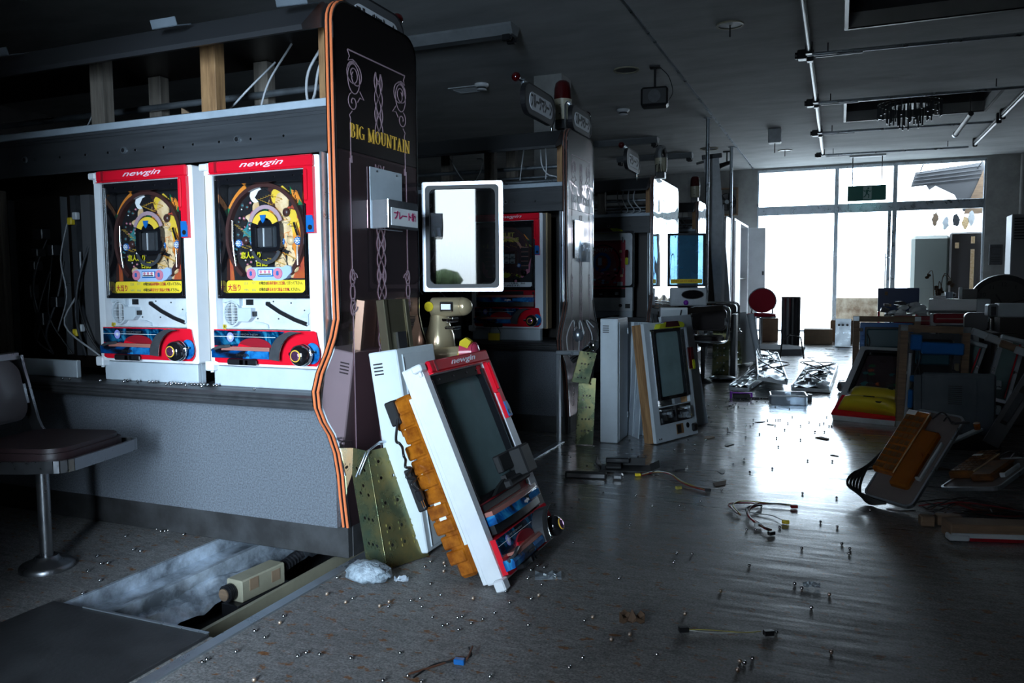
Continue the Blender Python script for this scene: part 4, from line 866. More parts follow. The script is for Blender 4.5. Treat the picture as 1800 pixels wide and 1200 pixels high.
# ================================================================== things leaning and lying near the first two islands
Rx = lambda a: Matrix.Rotation(a, 4, 'X'); Ry = lambda a: Matrix.Rotation(a, 4, 'Y'); Rz = lambda a: Matrix.Rotation(a, 4, 'Z'); Tr = lambda *p: Matrix.Translation(p)
def place(o, mtx): o.matrix_world = mtx; return o
M['slate'] = mat('slate_backing', (.11, .155, .165), .6, var=.2, vscale=4); M['brushed'] = mat('polished_sheet', (.75, .78, .82), .12, .95)
M['pinktip'] = mat('glossy_pink', (.50, .05, .10), .2, coat=.6); M['trenchcover'] = mat('dark_cover_plate', (.03, .03, .032), .45, var=.4, vscale=8, bump=.2)
# --- door leaning against the cabinet by the end panel
ld = thing('machine_door', 'white machine door with red top leaning back against the end of the nearest island', 'machine door')
RM = Rz(PI / 2) @ Rx(math.radians(-23)); sc_ = 1.02
place(ld, Tr(-.972, 2.176, .012) @ RM @ Matrix.Scale(sc_, 4) @ Tr(-.004, 0, -.078))
door(ld); glass_pane(ld, 'dustglass'); upper_dish(ld); _k = {o.name for o in ld.children}; lower_dish_parts(ld)
def _shift(o):
    for v in o.data.vertices: v.co.x -= .018; v.co.y = -.03 + (v.co.y + .03) * .85
    for c_ in o.children: _shift(c_)
for o in ld.children:
    if o.name not in _k and o.name.startswith('handle'): _shift(o)
b = MB(); b.box(.06, .417, .030, .034, .334, .715); b.build('glass_backing', 'slate', ld)
b = MB(); b.box(.004, .03, .02, .036, .085, .79, b=.002); b.box(.47, .493, .02, .036, .085, .79, b=.002); b.box(.004, .02, .036, .046, .22, .70); b.build('door_side', 'white', ld)
b = MB(); b.box(.010, .47, .042, .110, .12, .72, b=.012); q = random.Random(3)
for k in range(11):
    z = .17 + .05 * k; b.box(.004 + q.uniform(0, .006), .10, .055, .110 + q.uniform(.004, .022), z, z + q.uniform(.042, .049), b=.005)
for z in (.30, .45, .60): b.cyl((.03, .11, z), (.03, .11, z + .04), .018, n=12)
am = b.build('amber_cover', 'amber', ld)
b = MB(); b.box(.008, .012, .075, .10, .30, .37, b=.001); b.build('white_label', 'paper', am)
b = MB(); b.box(-.004, .03, .125, .155, .36, .50, b=.004); b.box(-.004, .03, .10, .135, .64, .72, b=.004); b.build('transformer', 'rubber', ld)
cable('power_cord', [(.0, .105, .66), (-.03, .12, .60), (-.035, .11, .585), (-.02, .115, .57), (-.045, .105, .545), (-.02, .12, .53), (-.05, .11, .51), (-.015, .115, .50), (-.05, .12, .48), (-.02, .11, .465), (-.045, .115, .455), (-.03, .11, .43)], .0045, 'blackcable', ld)
b = MB(); b.box(-.042, -.022, .10, .12, .395, .43, b=.004); b.box(-.040, -.037, .108, .113, .372, .395, m=1); b.box(-.028, -.025, .108, .113, .372, .395, m=1); b.build('plug', ['black', 'chrome'], ld)
b = MB(); b.box(.23, .40, -.07, -.03, .315, .345, b=.006); b.box(.33, .41, -.10, -.03, .33, .43, b=.006); b.box(.24, .33, -.055, -.03, .37, .43, b=.004); b.box(.25, .40, -.05, -.03, .34, .36); b.prism([(.14, .318), (.25, .318), (.25, .35), (.20, .34)], 'y', -.045, -.03); b.build('card_holder', 'rubber', ld)
# --- tall narrow cabinets (front face narrow, seen with vent slots)
def cabinet(label, mtx, h=.715, w=.115, d=.27, group=None, m='cabinet'):
    t = thing('narrow_cabinet', label, 'cabinet'); place(t, mtx)
    b = MB(); b.box(0, w, 0, d, 0.002, h, b=.004); bd = b.build('body', m, t)
    b = MB(); b.box(w, w + .004, .03, d - .012, .015, h - .02, b=.002); dr = b.build('side_door', m, t)
    b = MB(); b.box(w + .0035, w + .0055, .032, .034, .02, h - .03); b.build('door_seam', 'graphite', dr)
    for k in range(4):
        b = MB(); b.box(.015, .052, -.0012, .002, h - .045 - .012 * k, h - .040 - .012 * k); b.build('vent_slot', 'black', bd)
    for z in (.12, h - .1):
        b = MB(); b.cyl((w + .004, d - .01, z), (w + .004, d - .01, z + .035), .005, n=8); b.build('hinge', 'alu', t)
    return t
cabinet('pale grey narrow cabinet leaning on the nearest island end behind the leaning door', Tr(-1.405, 2.335, .0) @ Ry(math.radians(-9.0)))
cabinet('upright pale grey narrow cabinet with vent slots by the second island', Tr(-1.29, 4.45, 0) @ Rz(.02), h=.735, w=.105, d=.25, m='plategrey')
# --- perforated zinc brackets
def holed(b, o, u, v, nu, nv, cells, r, n=8):
    """rectangular sheet o + a*u + c*v cut into nu x nv cells; the cells listed get a round hole"""
    o = Vector(o); u = Vector(u); v = Vector(v); lu = u.length / nu; lv = v.length / nv; uu = u.normalized(); vv = v.normalized()
    for i in range(nu):
        for j in range(nv):
            c0 = o + uu * lu * i + vv * lv * j; C4 = [c0, c0 + uu * lu, c0 + uu * lu + vv * lv, c0 + vv * lv]
            if (i, j) not in cells: b.add(C4, [(0, 1, 2, 3)]); continue
            c = c0 + uu * lu / 2 + vv * lv / 2
            rim = [c + r * (math.cos(PI * 2 * (k + .5) / n) * uu + math.sin(PI * 2 * (k + .5) / n) * vv) for k in range(n)]
            out = []
            for k in range(n):
                a = PI * 2 * (k + .5) / n; cx, sy = math.cos(a), math.sin(a); s = 1 / max(abs(cx) / (lu / 2), abs(sy) / (lv / 2)); out.append(c + s * (cx * uu + sy * vv))
            for k in range(n):
                k2 = (k + 1) % n; b.add([out[k], out[k2], rim[k2], rim[k]], [(0, 1, 2, 3)])
                a1 = math.atan2((out[k] - c).dot(vv) / lv, (out[k] - c).dot(uu) / lu)
            for (su, sv, ka, kb) in ((1, 1, 0, 1), (-1, 1, 2, 3), (-1, -1, 4, 5), (1, -1, 6, 7)):
                b.add([c + su * lu / 2 * uu + sv * lv / 2 * vv, out[ka], out[kb]], [(0, 1, 2)])
def bracket(label, plates, group=None):
    t = thing('perforated_bracket', label, 'bracket', tuple(plates[0][0]))
    for (o, u, v, nu, nv, cells, r) in plates:
        b = MB(); off = Vector(o) - Vector(plates[0][0]); holed(b, off, u, v, nu, nv, cells, r)
        p = b.build('perforated_plate', 'zinc', t); s = p.modifiers.new('thickness', 'SOLIDIFY'); s.thickness = .003
        u_, v_ = Vector(u), Vector(v)
        q = MB(); q.tube([off, off + v_], .0025, 6); q.build('folded_edge', 'zinc', t)
    return t
rows = lambda cols, rws: {(i, j) for i in cols for j in rws}
apex_v = Vector((-.115, .072, .375))
bracket('two-sided perforated zinc bracket leaning at the foot of the nearest end panel',
        [((-1.365, 2.190, .004), (-.092, .022, .004), apex_v, 5, 14, rows((1, 2, 3), (2, 5)) | rows((1, 3), (8, 11)) | {(2, 9)}, .0062),
         ((-1.365, 2.190, .004), (.065, .168, 0), apex_v, 7, 14, rows((1, 3, 5), (2, 4, 7, 10, 12)) - {(5, 12)}, .0062)])
b = MB(); P = [(-1.50, 2.24, .30), (-1.465, 2.25, .385), (-1.452, 2.30, .405), (-1.452, 2.36, .395), (-1.462, 2.36, .34)]; b.tube(P, .004, 6); b.tube([(p[0] - .02, p[1] + .01, p[2] - .012) for p in P], .004, 6); b.tube([P[2], (P[2][0] - .02, P[2][1] + .01, P[2][2] - .012)], .004, 6)
tag(b.build('wire_loop_handle', 'alu', None), 'bent wire loop frame behind the two-sided zinc bracket', 'wire frame')
bracket('upright straight perforated zinc plate in front of the second island end', [((-1.404, 4.335, .003), (.095, .03, 0), (0.004, .05, .385), 5, 17, rows((1, 2, 3), (3, 6, 9, 12)) | {(1, 11), (3, 15)}, .0055)])
bracket('tilted perforated zinc plate hanging above the straight plate at the second island', [((-1.42, 4.31, .375), (.092, .03, -.012), (.035, .05, .175), 5, 9, rows((1, 2, 3), (1,)) | {(1, 3), (1, 5), (2, 5), (3, 5), (2, 8), (3, 7)}, .0055)])
t = thing('wall_lamp_stub', 'tangled silver lamp sockets and wires behind the zinc plates', 'lamp', (-1.42, 4.50, .50))
b = MB(); b.cyl((-.06, .0, -.02), (.06, 0, .06), .022, .026); b.ball((.075, 0, .075), .034, 12); b.build('lamp_socket', 'chrome', t)
b = MB(); b.ball((-.03, .03, .13), .035, 12, sc=(1, 1, 1.2)); b.build('bulb', 'alu', t)
for k in range(6): cable('lamp_wire', [(-.08 + .03 * k, 0, .0), (-.1 + .04 * k, .02, .12), (-.06 + .02 * k, .03, .22), (-.05 + .03 * k, .02, .10 + .02 * k)], .0035, ('cable', 'blackcable')[k % 2], t)
# long bare-legged steel rail at the foot of the second island
b = MB(); b.box(-1.55, -1.39, 4.40, 4.44, .52, .545, b=.003); b.box(-1.545, -1.53, 4.40, 4.44, .0, .52); tag(b.build('bent_rail', 'alu', None), 'bent aluminium rail poking out behind the tilted zinc plate', 'rail')
# --- glass sheets beside the upright cabinet
for k, (x, y, a, ln) in enumerate(((-1.175, 4.72, .30, .05), (-1.125, 4.66, .22, .06))):
    t = thing('glass_sheet', ('tall narrow glass sheet right behind the upright grey cabinet', 'tall narrow glass sheet nearer the second leaning door')[k], 'glass sheet'); place(t, Tr(x, y, 0.001) @ Rz(-.9) @ Rx(-ln))
    b = MB(); b.box(-.03, .03, 0, .004, 0, .70); b.build('pane', 'clearplastic', t)
    b = MB(); b.box(-.032, -.028, -.001, .005, 0, .70); b.box(.028, .032, -.001, .005, 0, .70); b.build('polished_edge', 'plategrey', t)
b = MB(); b.box(0, .17, 0, .012, 0, .70, b=.002); tag(place(b.build('board', 'plategrey', None), Tr(-1.225, 4.80, .0) @ Rz(-.35) @ Rx(-.03)), 'plain grey board standing between the upright cabinet and the glass sheets', 'board')
# --- second leaning door with a lamp on top
def lamp_door(label, mtx, lean=True):
    t = thing('machine_door', label, 'machine door'); place(t, mtx)
    b = MB(); b.ring(rrect(0, .452, 0, .705, .006, 3), rrect(.055, .405, .205, .665, .006, 3), 'y', -.022, .0); 
    fr = b.build('door_frame', 'plategrey', t)
    b = MB(); b.box(.06, .40, -.023, -.02, .10, .20); b.build('lower_opening', 'black', t)
    b = MB(); b.ring([(.001, .001), (.451, .001), (.451, .70), (.001, .70)], [(.02, .02), (.432, .02), (.432, .68), (.02, .68)], 'y', 0, .065); b.build('wooden_frame', 'wood', t)
    for (x0, x1) in ((.056, .066), (.072, .078), (.082, .088), (.372, .378), (.384, .390), (.396, .403)):
        b = MB(); b.box(x0, x1, -.030, -.02, .245, .655, b=.002); b.build('chrome_strip', 'chrome', t)
    b = MB(); b.ring(rrect(.085, .375, .242, .662, .004, 3), rrect(.095, .365, .262, .645, .016, 3), 'y', -.026, .004); b.build('bezel', 'gloss', t)
    b = MB(); b.box(.09, .37, -.008, -.004, .255, .65); b.build('glass_pane', 'dustglass', t)
    b = MB(); b.box(.09, .37, .02, .024, .255, .65); b.build('back_plate', 'slate', t)
    b = MB(); b.prism([(.10, .665), (.12, .695), (.18, .703), (.31, .703), (.36, .695), (.375, .68), (.365, .665)], 'y', -.06, -.018); lp = b.build('top_lamp', 'lime', t)
    b = MB(); b.prism([(.165, .672), (.18, .705), (.30, .705), (.315, .672)], 'y', -.064, -.018); b.build('red_lens', 'redlens', lp)
    b = MB(); b.prism(rrect(.43, .456, .40, .54, .012, 4), 'y', -.05, -.018); sl = b.build('side_lamp', 'redlens', t)
    b = MB(); b.prism(rrect(.431, .455, .40, .46, .010, 4), 'y', -.054, -.018); b.build('lime_lens', 'lime', sl)
    for k in range(9):
        b = MB(); x = .07 + .034 * k; b.box(x, x + .022, -.03 - .012 * (k % 3), -.02, .11 + .013 * (k % 4), .14 + .015 * (k % 5), b=.003); b.build('mechanism', ('graphite', 'black', 'alu')[k % 3], t)
    b = MB(); b.cyl((.07, -.028, .185), (.39, -.028, .165), .006, n=8); b.build('mechanism_bar', 'chrome', t)
    b = MB(); b.box(.22, .295, -.0235, -.021, .025, .085); b.build('square_hole', 'wood', t); b = MB(); b.box(.225, .268, -.0242, -.023, .03, .08); b.build('square_hole_inner', 'black', t)
    b = MB(); b.prism(circ(.345, .065, .017, 16), 'y', -.0235, -.021); b.build('round_hole', 'black', t); b = MB(); b.box(.38, .43, -.04, -.021, .02, .07, b=.008); b.build('handle_base', 'black', t)
    for x in (.035, .055): b = MB(); b.cyl((x, -.022, .02), (x, -.024, .02), .005, n=8); b.build('screw_hole', 'black', t)
    return t
lamp_door('white machine door with red and yellow top lamp leaning beside the glass sheets', Tr(-.983, 4.505, .004) @ Rz(math.radians(67.9)) @ Rx(math.radians(-8)))
b = MB(); b.box(0, .40, 0, .02, 0, .74, b=.003); tag(place(b.build('panel', 'plategrey', None), Tr(-.915, 4.95, 0) @ Rz(math.radians(72)) @ Rx(math.radians(-11))), 'flat pale panel leaning behind the door with the red and yellow lamp', 'panel')
# --- plate box on the first end panel
t = thing('plate_box', 'shiny metal box with magenta lettering fixed to the nearest end panel', 'box', (-1.541, 2.215, 0))
b = MB(); b.box(0, .003, .19, .41, 1.145, 1.362, b=.001); b.build('back_plate', 'plategrey', t)
b = MB(); b.ring(rrect(.003, .073, .195, .405, .004, 2), rrect(.007, .069, .199, .401, .003, 2), 'z', 1.148, 1.245); b.box(.004, .072, .196, .404, 1.146, 1.149); b.build('tray', 'brushed', t)
b = MB(); b.box(.0732, .0742, .212, .400, 1.156, 1.218); cd = b.build('label_card', 'paper', t)
text('lettering', 'プレート箱', .031, 'purpleink', cd, face_right(.0746, .226, 1.190), sx=1.02, bold=.001)
for (y, z) in ((.235, 1.35), (.37, 1.35)): b = MB(); b.cyl((.003, y, z), (.005, y, z), .004, n=8); b.build('screw', 'graphite', t)
# second island: plate with a hand-lettered bag
t = thing('name_plate', 'pale metal plate with a clear pouch lettered in blue on the second end panel', 'plate', (-1.541, 4.615, 0))
b = MB(); b.box(0, .004, .12, .30, 1.10, 1.34, b=.001); b.build('plate', 'brushed', t)
b = MB(); b.box(.004, .012, .22, .42, 1.08, 1.215, b=.003); pc = b.build('pouch', 'clearplastic', t)
text('lettering', 'プレート', .045, 'bluep', pc, face_right(.013, .245, 1.165), sx=.95, bold=.001)
# --- open glass door sticking out past the first end panel
t = thing('glass_door', 'chrome framed glass door standing open past the nearest end panel', 'glass door'); place(t, Tr(-1.548, 2.795, .915) @ Rz(math.radians(14)))
b = MB(); b.ring(rrect(0, .325, 0, .435, .006, 4), rrect(.022, .303, .022, .413, .022, 4), 'y', 0, .022); fr = b.build('chrome_frame', 'darkchrome', t)
b = MB(); b.ring(rrect(.014, .311, .014, .421, .016, 4), rrect(.030, .297, .030, .407, .024, 4), 'y', -.004, .006); b.build('inner_frame', 'rubber', t)
b = MB(); b.box(.024, .301, .008, .012, .024, .411); b.build('glass_pane', 'mirrorglass', t)
# rear machine edge seen past the panel: champagne lamp housings and handle
t = thing('side_console', 'champagne coloured lamp housing with a pink tipped handle behind the nearest end panel', 'console', (-1.53, 2.80, .62))
b = MB(); b.cyl((0, .05, .23), (.13, .05, .235), .042, .038); b.ball((.135, .05, .235), .037, 14); b.build('lamp_housing', 'goldpaint', t)
b = MB(); b.box(.05, .11, .0, .02, .215, .255, b=.004); b.box(.06, .10, -.003, .0, .224, .246, m=1); b.build('lens_window', ['chrome', 'paper'], t)
b = MB(); b.cyl((.0, .01, .235), (.0, .005, .235), .02, n=14); b.build('yellow_lens', 'yellow', t)
b = MB(); b.lathe([(.055, 0), (.065, .04), (.06, .09), (.045, .13), (.035, .18)], (.02, .06, .03), 18); b.build('console_body', 'goldpaint', t)
b = MB(); b.box(-.01, .09, .03, .10, .17, .19, b=.005); b.box(.0, .10, .03, .10, .14, .155, b=.004); b.build('console_ribs', 'chrome', t)
b = MB(); b.cyl((0, .02, .035), (.16, .02, .05), .036, .030); b.build('handle_arm', 'goldpaint', t)
b = MB(); b.cyl((.15, .02, .052), (.20, .02, .056), .052, .040, 20); b.ball((.185, .02, .055), .042, 14, sc=(.7, 1, 1)); b.build('pink_tip', 'pinktip', t)
b = MB(); b.prism([(.135, .02), (.15, .10), (.175, .115), (.20, .10), (.16, .04)], 'y', -.02, .0); b.build('yellow_wing', 'yellow', t)
b = MB(); b.box(-.05, .05, 0, .02, 0, .22, b=.002); b.box(.052, .075, -.005, .03, -.01, .22, b=.002); b.box(-.075, -.055, -.005, .03, -.01, .22, b=.002); b.box(-.02, .03, -.01, 0, .0, .10, m=1)
tag(place(b.build('mounting_plate', ['brass', 'black'], None), Tr(-1.46, 2.47, .675) @ Rz(PI / 2 - .1) @ Rx(-.12)), 'dull brass mounting plate standing on top of the leaning grey cabinet', 'mounting plate')
# yellow tag hanging under the fruit machine
t = thing('paper_tag', 'yellow paper tag hanging by a wire below the fruit machine', 'tag', (-2.02, 4.56, .60))
b = MB(); b.box(-.04, .04, -.002, .0, -.035, .03); b.build('card', 'sticker', t); cable('wire', [(-.03, -.001, .03), (-.02, .0, .07), (.0, .01, .09), (.03, .0, .06), (.045, -.001, .03)], .0015, 'blackcable', t)
# --- left stool and its relatives
def stool(label, loc, rz, padm='seat', group=None, band=False):
    t = thing('stool', label, 'stool', loc, (0, 0, rz), group)
    b = MB(); b.lathe([(.085, 0), (.085, .012), (.078, .02), (.045, .03), (.035, .045)], n=24); b.build('base', 'chairmetal', t)
    b = MB(); b.cyl((0, 0, .03), (0, 0, .345), .020, n=16); b.lathe([(.03, .335), (.045, .345), (.05, .375), (.09, .38), (.09, .386)], n=20); b.build('column', 'chairmetal', t)
    side = [(-.235, .70), (-.225, .66), (-.20, .56), (-.175, .47), (-.15, .42), (-.11, .395), (-.05, .386), (.08, .388), (.19, .395)]
    b = MB(); top = [(-.235, y, .70) for y in (-.12, 0, .12)]
    path = [(x, -.19, z) for x, z in side[1:]][::-1] + [(-.232, -.175, .69), (-.235, -.14, .705)] + [(-.235, 0, .706)] + [(-.235, .14, .705), (-.232, .175, .69)] + [(x, .19, z) for x, z in side[1:]] + [(.215, .17, .396), (.225, .12, .396), (.228, 0, .396), (.225, -.12, .396), (.215, -.17, .396)]
    
    if band:
        def strip(P3, nrm, wv):
            n = len(P3)
            for i in range(n - 1):
                a, c = Vector(P3[i]), Vector(P3[i + 1]); d = (c - a).normalized(); w0 = d.cross(nrm).normalized() * wv; nn = nrm * .006
                b.add([a + w0 + nn, a - w0 + nn, a - w0 - nn, a + w0 - nn, c + w0 + nn, c - w0 + nn, c - w0 - nn, c + w0 - nn], [(0, 1, 5, 4), (1, 2, 6, 5), (2, 3, 7, 6), (3, 0, 4, 7), (0, 3, 2, 1), (4, 5, 6, 7)])
        sp = [(-.235, .70), (-.228, .66), (-.212, .60), (-.195, .53), (-.18, .47), (-.165, .435), (-.14, .408), (-.11, .394), (-.07, .388), (0, .388), (.10, .390), (.20, .396)]
        for s in (-1, 1): strip([(x, s * .19, z) for x, z in sp], Vector((0, 1, 0)), .019)
        arcp = [(.20, -.19), (.215, -.185), (.228, -.17), (.234, -.15), (.236, 0), (.234, .15), (.228, .17), (.215, .185), (.20, .19)]
        for i in range(len(arcp) - 1):
            (xa, ya), (xb, yb) = arcp[i], arcp[i + 1]; e = Vector((yb - ya, xa - xb, 0)).normalized() * .006
            b.add([(xa - e.x, ya - e.y, .377), (xa + e.x, ya + e.y, .377), (xa + e.x, ya + e.y, .415), (xa - e.x, ya - e.y, .415), (xb - e.x, yb - e.y, .377), (xb + e.x, yb + e.y, .377), (xb + e.x, yb + e.y, .415), (xb - e.x, yb - e.y, .415)], [(0, 1, 5, 4), (1, 2, 6, 5), (2, 3, 7, 6), (3, 0, 4, 7)])
        b.box(-.245, -.225, -.19, .19, .685, .715, b=.004)
    else: b.tube(path, .0145, 8, closed=True)
    b.build('frame', 'chairmetal' if band else 'chrome', t)
    b = MB(); P = rrect(-.15, .205, -.175, .175, .07, 5)
    b.prism(P, 'z', .392, .43, smooth=True); b.prism([(x * .94 + .0015, y * .94) for x, y in P], 'z', .43, .444, smooth=True); b.build('seat', padm, t)
    b = MB(); Q = rrect(-.165, .165, .475, .69, .05, 5)
    T = Matrix.Translation((-.205, 0, .56)) @ Matrix.Rotation(-.2, 4, 'Y') @ Matrix.Translation((0, 0, -.56))
    b.prism(Q, 'x', -.022, .012, T=T); b.prism([(y * .93, .58 + (z - .58) * .92) for y, z in Q], 'x', .012, .026, T=T); bk = b.build('backrest', padm, t)
    for s in (-1, 1): b = MB(); b.box(.010, .016, s * .165 - .012, s * .165 + .012, .53, .60, T=T); b.build('bracket', 'chairmetal', bk)
    return t
stool('single stool with dark vinyl seat and worn metal frame in front of the nearest island', (-2.45, 1.79, 0), math.radians(14), band=True)
stool('dark stool facing the aisle behind the door with the red and yellow lamp', (-1.17, 7.47, 0), math.radians(-96))
stool('dark stool tucked behind the other dark stool by the perforated stand', (-1.20, 8.98, 0), math.radians(-80))
# --- trench contents
t = thing('trench_duct', 'galvanised sheet duct lying in the open floor trench', 'duct', (0, 0, 0))
b = MB(); n = 44; m_ = 14; q = random.Random(5); vs = []; fs = []
for i in range(n + 1):
    for j in range(m_ + 1):
        y = TY0 + .02 + (TY1 - TY0 - .04) * i / n; x = -1.99 + .075 * j / m_; vs.append((x, y, -.055 - .07 * (j / m_) ** 1.3 + q.uniform(-.007, .007) + .010 * math.sin(y * 31 + j) * math.sin(j * 1.7 + y * 11)))
for i in range(n):
    for j in range(m_): a = i * (m_ + 1) + j; fs.append((a, a + m_ + 1, a + m_ + 2, a + 1))
b.add(vs, fs, 0, True); b.build('crumpled_sheet', 'foilsheet', t)
b = MB(); b.box(-2.125, -2.0, TY0 + .01, TY1 - .01, -.06, -.045); b.box(-1.995, -1.975, TY0 + .01, TY1 - .01, -.10, -.02); b.box(-2.13, -2.118, TY0 + .01, TY1 - .01, -.06, .002); b.build('channel', 'foilsheet', t)
b = MB(); b.box(-1.745, -1.73, TY0 + .01, TY1 - .01, -.199, -.08); b.box(-1.62, -1.605, TY0 + .01, TY1 - .01, -.199, -.06); struct(b.build('trench_rail', 'beige', fl))
t = thing('pump_box', 'cream metal box with threaded hose stubs sitting in the floor trench', 'pump box'); place(t, Tr(-1.868, 2.14, -.125) @ Rz(math.radians(-4)) @ Matrix.Scale(.80, 4))
b = MB(); b.box(-.045, .045, -.13, .13, 0, .095, b=.006); bd = b.build('body', 'beige', t)
for (y, z) in ((-.06, .06), (.07, .05)): b = MB(); b.box(.045, .047, y - .025, y + .025, z - .02, z + .03); b.build('label', 'cardboard', bd)
b = MB(); b.cyl((-.01, -.13, .045), (-.01, -.175, .045), .030, n=18); b.cyl((-.01, -.135, .045), (-.01, -.17, .045), .034, n=18); b.cyl((-.01, -.175, .045), (-.01, -.18, .045), .026, n=16, m=1)
for k in range(4): b.cyl((-.01, -.137 - .009 * k, .045), (-.01, -.141 - .009 * k, .045), .037, n=18)
b.build('hose_stub', ['black', 'plywood'], t)
b = MB(); b.tube([(.0, .13, .05), (.0, .17, .06), (.02, .21, .085), (.04, .25, .10)], .024, 12)
for k in range(7): b.tube([(.0 + .005 * k, .14 + .014 * k, .052 + .006 * k), (.0 + .005 * k, .146 + .014 * k, .054 + .006 * k)], .028, 12)
b.build('corrugated_hose', 'black', t)
b = MB(); b.box(-.045, .05, -.16, .16, -.092, .0, b=.003); b.build('tray', 'black', t)
t = thing('rod_bundle', 'thin metal rods with a black cap in the trench under the island corner', 'rods', (-1.62, 2.33, -.05))
for k in range(4): b = MB(); b.cyl((-.02 + .022 * k, -.10, -.03), (.05 + .022 * k, .14, .02), .007, n=8); b.build('rod', 'alu', t)
b = MB(); b.cyl((.03, -.13, -.03), (.04, -.10, -.025), .018, n=14); b.build('cap', 'black', t)
b = MB(); b.box(TX0 - .02, TX1 - .01, .55, TY0 - .005, .001, .012, b=.002); hc = tag(b.build('trench_cover', 'trenchcover', None), 'dark floor cover plate in front of the open trench', 'cover plate')
b = MB(); b.box(-2.02, -1.55, TY0 - .012, TY0 - .004, .0125, .016); b.build('edge_strip', 'alu', hc)
# --- small litter near the leaning door
def crumple(name, label, cat, c, rx, ry, rz_, m, seed, n=18, amp=.35):
    q = random.Random(seed); b = MB(); vs = []; fs = []; k = n // 2
    for i in range(k + 1):
        for j in range(n):
            th = PI * i / k; ph = 2 * PI * j / n; f = 1 + amp * (q.random() - .5) * 2 * math.sin(th); 
            vs.append((c[0] + rx * f * math.sin(th) * math.cos(ph), c[1] + ry * f * math.sin(th) * math.sin(ph), max(.0015, c[2] + rz_ * f * math.cos(th))))
    for i in range(k):
        for j in range(n): fs.append((i * n + j, i * n + (j + 1) % n, (i + 1) * n + (j + 1) % n, (i + 1) * n + j))
    b.add(vs, fs, 0, True); return tag(b.build(name, m, None), label, cat)
M['bag'] = mat('crumpled_plastic_bag', (.40, .47, .53), .35, var=.45, vscale=60, bump=1.0, bscale=140)
crumple('plastic_bag', 'crumpled white plastic bag on the floor below the zinc bracket', 'bag', (-1.375, 2.09, .03), .075, .05, .035, 'bag', 11, n=22, amp=.22)
def sheet(name, label, cat, c, w, l, rz, m, seed, n=6, amp=.006, lift=.003):
    q = random.Random(seed); b = MB(); vs = []; fs = []
    for i in range(n + 1):
        for j in range(n + 1): vs.append((w * (i / n - .5), l * (j / n - .5), lift + abs(q.gauss(0, amp))))
    for i in range(n):
        for j in range(n): a = i * (n + 1) + j; fs.append((a, a + n + 1, a + n + 2, a + 1))
    b.add(vs, fs, 0, False); o = tag(b.build(name, m, None, loc=(c[0], c[1], .001), rot=(0, 0, rz)), label, cat)
    s = o.modifiers.new('thickness', 'SOLIDIFY'); s.thickness = .0015; s.offset = 1; return o
sheet('foil_strip', 'small crumpled silver foil packet beside the leaning door', 'foil', (-.845, 2.32), .085, .05, .35, 'foil', 3)
sheet('foil_scrap', 'tiny clear scrap next to the crumpled white bag', 'scrap', (-1.27, 2.12), .045, .02, .4, 'clearplastic', 5)
sheet('dry_leaf', 'curled dry brown leaf on the bare floor', 'leaf', (-.515, 2.10), .07, .05, .2, 'leaf', 8, amp=.012)
sheet('plastic_scrap', 'clear plastic scrap in a dirt patch below the glare', 'scrap', (-.06, 2.55), .05, .03, .1, 'clearplastic', 9)
t = thing('launcher_tray', 'black plastic tray with upturned edges on the floor between the leaning doors', 'tray', (-.98, 3.84, 0), (0, 0, .25))
b = MB(); b.box(-.13, .13, -.07, .07, .004, .012); b.prism([(-.13, .01), (-.15, .05), (-.145, .05), (-.12, .01)], 'y', -.07, .07); b.prism([(.12, .01), (.17, .035), (.17, .028), (.13, .008)], 'y', -.07, .09); b.box(-.10, .10, .06, .07, .012, .05); b.box(-.10, -.02, -.04, .05, .012, .03, b=.004); b.build('tray_body', 'rubber', t)
b = MB(); b.box(-.10, .02, .02, .06, .03, .055, b=.004); b.build('tray_block', 'black', t)
t = thing('plastic_bar', 'flat black bar with a bluish face lying left of the black tray', 'bar', (-1.11, 3.62, 0), (0, 0, .20))
b = MB(); b.box(-.11, .09, -.02, .02, 0, .028, b=.004); b.build('bar_body', 'rubber', t); b = MB(); b.box(-.10, .08, -.0215, -.02, .006, .024); b.build('blue_face', 'smokegrey', t)
b = MB(); b.box(.12, .17, -.02, .02, 0, .03, b=.008); tag(b.build('plastic_stand', 'smokegrey', None, loc=(-1.11, 3.62, 0), rot=(0, 0, .15)), 'small grey plastic foot between the black bar and black tray', 'foot')
def harness(label, pts, ends, seed, n=4, r=.0022):
    t = thing('wire_harness', label, 'wire harness', pts[0]); q = random.Random(seed); o = Vector(pts[0]); cm = ['blackcable', 'wirebrown', 'wirered', 'wirewhite', 'wireyellow']
    for k in range(n): cable('wire', [tuple(Vector(p) - o + Vector((q.uniform(-.012, .012), q.uniform(-.012, .012), r + q.uniform(0, .008)))) for p in pts], r, cm[(seed + k) % 5], t)
    for (p, m, a) in ends: b = MB(); b.box(-.014, .014, -.008, .008, .0, .014, b=.002); b.build('plug', m, t, loc=tuple(Vector(p) - o), rot=(0, 0, a))
    return t
for k, v in dict(wirebrown=(.12, .05, .03), wirered=(.25, .01, .015), wirewhite=(.55, .57, .58), wireyellow=(.45, .38, .08)).items(): M[k] = mat('insulation_' + k[4:], v, .4)
harness('wire harness with a yellow plug in front of the black tray', [(-.88, 3.74, .004), (-.82, 3.80, .004), (-.74, 3.78, .012), (-.68, 3.68, .006), (-.62, 3.62, .004), (-.54, 3.57, .004)], [((-.89, 3.73, .002), 'sticker', .5), ((-.53, 3.57, .002), 'black', .2), ((-.66, 3.56, .002), 'wireyellow', .8)], 1)
harness('tangled dark wire harness with red and yellow plugs in mid floor', [(-.36, 3.22, .004), (-.40, 3.32, .01), (-.36, 3.40, .006), (-.29, 3.42, .006), (-.22, 3.44, .004), (-.16, 3.43, .004)], [((-.155, 3.43, .002), 'wirered', .3)], 2)
